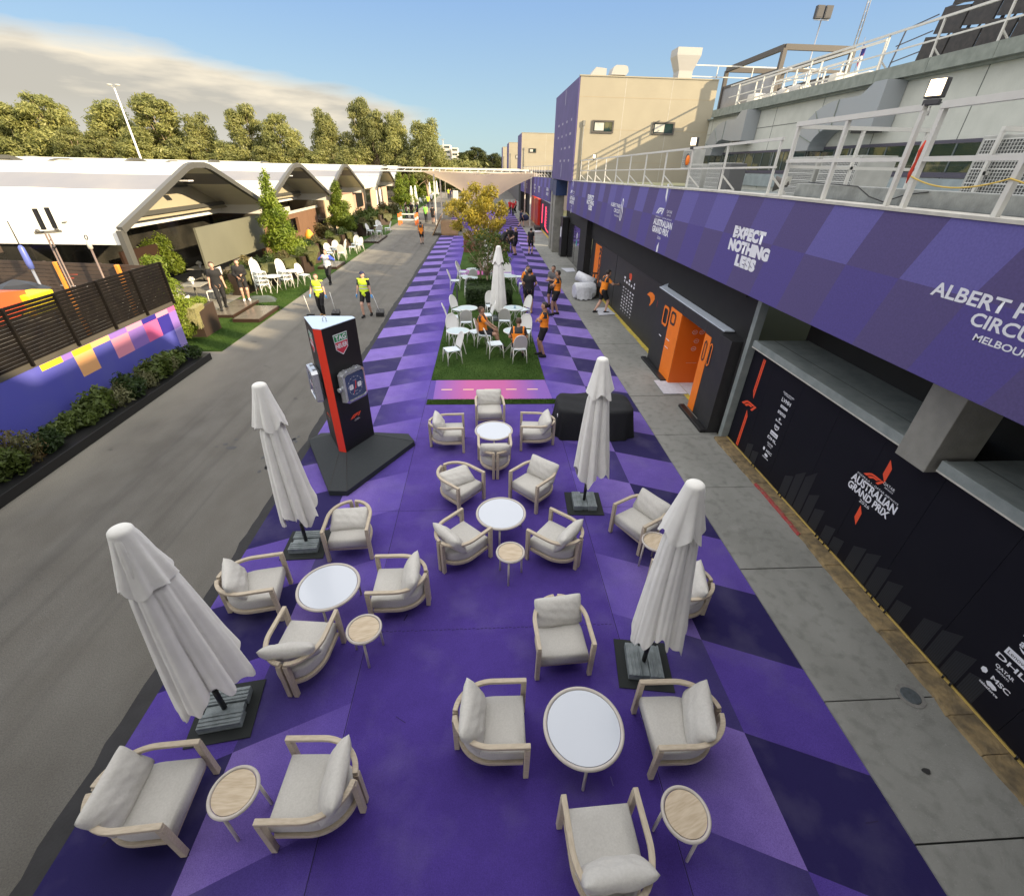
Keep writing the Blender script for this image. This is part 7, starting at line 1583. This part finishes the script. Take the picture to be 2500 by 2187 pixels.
P_(1.85,35.2,-75,'man in black with white shoulder stripes facing the viewer',top='black',cap='navy',ht=1.74,skin=2,hl=(-.14,.22,.95),hr=(.14,.22,.95))
P_(1.4,35.5,40,'man in black bending down by the right timber planter',top='black',ht=1.74,lean=38,hipy=-.12,hipz=.88,hl=(-.12,.40,.75),hr=(.12,.40,.75))
far = dict(res=.024)
P_(-4.93,38.9,85,'person in orange shirt and black shorts walking away down the road',ht=1.62,skin=1,fl=(-.05,-.12,0),fr=(.05,.12,0),hipz=.91,hl=(-.30,.10,.88),**far)
for x, y, a, t_, b_, l_, lab in ((-9.0,58.9,0,'black','navy','long','person in black leaning at the orange barrier, left'),(-8.4,59.1,-90,'black','black','long','person in black at the orange barrier, middle'),(-7.65,58.5,170,'navy','black','long','person in dark clothes right of the barrier'),(-6.37,55.4,90,'lime','black','long','person in lime green vest walking away on the far road'),(-5.48,54.1,92,'black','black','short','person in black shorts beside the lime green vest'),(-8.1,74.6,90,'hivis','navy','long','person in bright yellow vest farther up the road'),(-8.25,81,100,'white','black','long','person in white top far up the road'),(-6.65,97,-90,'hivis','navy','long','far worker in yellow near the white cabinet, left'),(-6.2,95.8,-80,'navy','navy','long','far worker in navy near the white cabinet, right'),(-4.05,63.9,-60,'red','black','long','person in red shirt standing behind the cardboard box'),(-2.6,62,0,'red','black','long','person in red near the funnel canopy foot'),(2.3,64.5,-80,'red','black','long','team member in red on the far right carpet, leftmost'),(3.35,66.4,-90,'red','black','long','team member in red, tallest at the back of the red group'),(3.7,64.8,-100,'red','black','long','team member in red at the front right of the red group'),(4.25,68.5,180,'red','black','long','team member in red at the right of the red group')):
    P_(x,y,a,lab,ht=1.68,top=t_,bottom=b_,legs=l_,hl=(-.20,.16,1.0),hr=(.22,.10,.85),fl=(-.08,.08,0),fr=(.09,-.10,0),**far)
P_(3.8,51.9,30,'person in dark clothes striding with a large bag on the far pavement edge',ht=1.66,top='navy',fl=(-.08,-.3,0),fr=(.08,.32,0),hipz=.87,hr=(.3,.1,.9),**far)
tag(MB().sphere((0,0,.32),.34,14,0,(1.1,.7,.9)).build('carry_bag', m_cl['navy'], loc=(4.3,52.1,.55)), 'large dark bag carried by the striding person near the red garage', 'bag')
# brushes and dustpans
m_stick = mat('stick_white', (.62,.62,.6), .5)
def brush(x, y, a, label, name='long_broom', h=.9, lx=.28):
    t = thing(name, (x,y,.01), label, 'broom', R(a)); q = MB(); q.cyl((0,0,.08),(-lx,0,h),.014,8); q.build('handle', m_stick, t); q = MB(); q.box((-.13,-.06,0),(.15,.06,.10)) if name == 'long_broom' else q.prism([(-.16,-.13,.0),(.16,-.13,.0),(.14,.13,.10),(-.14,.13,.10)],(0,0,.16)); q.build('head', m_black, t, fix=True)
brush(-7.05,18.65,180,'long handled broom in the left sweeper hand','long_broom',.82,-.12); brush(-6.05,18.7,0,'long handled dustpan beside the left sweeper','dustpan',.95,.10); brush(-4.30,18.8,0,'long handled dustpan held by the sweeper in a cap','dustpan',.86,.22)
# ---------------- background ----------------
protos = [make_tree('gum_tree', 13.0, 3.9, 101+i, 12000, .26, lf_euc, m_bark, 'x', 'tree', nb=19+i, trunkh=(.20,.26,.16,.22)[i], r0=.20, shell=.25) for i in range(4)]
tops = [(-72.8,12.2),(-67.6,13.8),(-65.4,9.6),(-58.5,13.1),(-51.6,14.0),(-50.7,10.5),(-45.4,11.8),(-44.4,6.7),(-38.2,12.9),(-33.1,12.1),(-29.9,7.7),(-25.3,12.6),(-19.8,14.3),(-17.5,12.9),(-14.4,12.8),(-9.6,11.8),(-76.2,10.7),(-61.5,9.2),(-41.3,8.2),(-55.5,8.5),(-35.8,7.4),(-27.5,7.2),(-22.2,7.9),(-12,7.4),(-48,7.5)]
desc = ['leftmost gum tree cut by the photo edge','rounded gum tree standing above the rest near the left edge','lower gum tree left of the street light','broad dense gum tree just left of the street light','tallest broad gum tree right behind the street light','gum tree with bare pale limbs right of the street light','thin crowned gum tree with sky showing through','low gum tree below the thin crowned one','pointed gum tree left of centre of the tree line','gum tree next to the pointed one, rounder top','low gum tree between rounder and slim ones','slim conical gum tree right of the low ones','tallest slim gum tree near the right of the tree line','gum tree just right of the tallest slim one','second last gum tree of the line at right','last gum tree at the right end of the tree line','low far left gum tree under the edge one','low gum tree filling under the left crowns','low gum tree under the thin crowned one','low gum tree under the broad left pair','low gum tree below the pointed one','low gum tree left of the slim conical one','low gum tree between slim and tallest ones','low gum tree under the last two','low gum tree right of the street light foot']
rr = random.Random(17); usedp = set()
for i, (x, h) in enumerate(tops):
    k = i % 4; y = 90+(0 if h > 10 else -4)+rr.uniform(-1.5,1.5); x = x*y/90; h2 = 5.3+(h-5.3)*y/90
    wsc = (1.0 if h > 10 else .9)*(0.80 if i in (11,12,13,14) else .98 if i in (2,6,8,9,15) else 1.2)
    if k not in usedp: usedp.add(k); o = protos[k]; o.location = (x,y,0); o.rotation_euler = (0,0,rr.uniform(0,6)); 
    else: o = dup(protos[k], (x,y,0), rr.uniform(0,6))
    s = h2/13.0; o.scale = (wsc*(s*.5+.5), wsc*(s*.5+.5), s); o['label'] = desc[i]; o['group'] = 'gum trees behind the marquees'
for i, (x, y, h, s) in enumerate(((-6,170,9.5,1.1),(-2.0,172,10.8,1.2),(3.0,175,9.3,1.1),(7.5,185,8.6,1.1),(-9.6,168,7.2,.9),(10.5,178,9.0,1.0))):
    o = dup(protos[i % 4], (x,y,0), i*1.3); o.scale = (s,s,h/13); o['label'] = ('dark round tree beyond the funnel canopy, left','dark round tree beyond the funnel canopy, tallest','dark round tree beyond the funnel canopy, right','dark tree beside the farthest cream tower','low dark tree beyond the red stand','dark tree half hidden by the farthest cream tower')[i]; o['group'] = 'dark trees at the end of the yard'
    for c in o.children:
        if c.name.startswith('crown'): c.data = c.data.copy(); c.data.materials[0] = lf_dark2 if 'lf_dark2' in globals() else leaf_mat('leaf_far_dark', (.07,.085,.022), (.11,.125,.035), (.04,.052,.015), 2.2); lf_dark2 = c.data.materials[0]
# distant scrub behind the trunks, one far wood
o = addobj('far_wood', leaf_mesh('far_wood', [(-95+9*i, 128+3*math.sin(i*2), 3.2+.8*math.sin(i*1.7), 7, 5, 4.2) for i in range(11)], 16000, .7, lf_euc, 5), None); tag(o, kind='stuff')
def bldg(name, x, y, w, d, h, m, label, rows=6, cols=5, cat='building'):
    t = thing(name, (x,y,0), label, cat); q = MB(); q.box((-w/2,-d/2,0),(w/2,d/2,h)); q.build('wall', m, t)
    for r_ in range(rows): q = MB(); z = h*(r_+.35)/rows; q.box((-w/2+.3,-d/2-.08,z),(w/2-.3,-d/2-.02,z+h/rows*.4)); q.build('window_row', m_win, t)
    return t
m_apt = mat('apartment_white', (.62,.58,.50), .8)
bldg('apartment_block', -17.5,262,3.6,12,13.6,m_apt,'pale apartment block far away just right of the gum trees',7); bldg('apartment_block', -13.4,258,2.8,12,12.4,m_apt,'slimmer pale apartment block beside the first, far away',7)
bldg('far_house', -52,118,16,8,6.2,m_apt,'pale building glimpsed between gum tree trunks at left',2); bldg('far_house', -30,118,9,8,6.4,m_apt,'pale building glimpsed between slim gum trees',2)
t = thing('red_stand', (-10,205,0), 'far grandstand with red seats beyond the marquees', 'grandstand'); q = MB(); q.box((-6,-3,0),(6,3,6.0)); q.build('seats', mat('stand_red', (.62,.07,.05), .7), t); q = MB(); q.box((-6,-3.2,6.0),(6,3,7.2)); q.build('roof', mat('stand_grey', (.30,.22,.2), .7), t); q = MB(); [q.cyl((x,-3.3,0),(x,-3.3,8),.1,6) for x in (-5,-2,1,4)]; q.build('pole', m_alu, t)
t = thing('distant_marquee', (-8,150,0), 'distant white marquee roofs closing off the end of the yard', 'marquee'); q = MB(); q.box((-8,-3,2.4),(4,3,5.0)); q.build('roof', m_tent, t); q = MB(); q.box((-8,-2.8,0),(4,2.8,2.4)); q.build('wall', m_tdark, t)
t = thing('end_wall', (5, 96, 0), 'dark mass of the pit building at the far end of the right side', 'building'); q = MB(); q.box((1.2,-22,0),(12,60,4.9)); q.build('wall', mat('end_grey', (.12,.11,.12), .8), t)
t = thing('street_light', (-37.0,60,0), 'tall leaning looking street light with two lamp heads over the gum trees', 'street light'); q = MB(); q.tube([(0,0,0),(-.3,0,11.3)], [.13,.07], 10); q.build('pole', mat('pole_white', (.75,.72,.75), .4), t)
for s in (-1,1): q = MB(); q.sphere((-.3+s*.38,0,11.55),.30,10,0,(1,.8,.30)); q.beam((-.3,0,11.3),(-.3+s*.3,0,11.5),.06,.06); q.build('lamp_head', m_ac, t)
for (x, y, h, lab) in ((-7.4,100,9.3,'thin distant pole right of the gum trees'),(-16.0,100,9.6,'thin pale pole before the last gum trees, left of the pair'),(-14.9,101,8.6,'thin pale pole before the last gum trees, right of the pair')):
    t = thing('thin_pole', (x,y,0), lab, 'pole'); q = MB(); q.cyl((0,0,0),(0,0,h),.07,8); q.build('pole', m_trim, t); q = MB(); q.box((-.35,-.1,h),(.35,.1,h+.08)); q.build('lamp_head', m_ac, t)
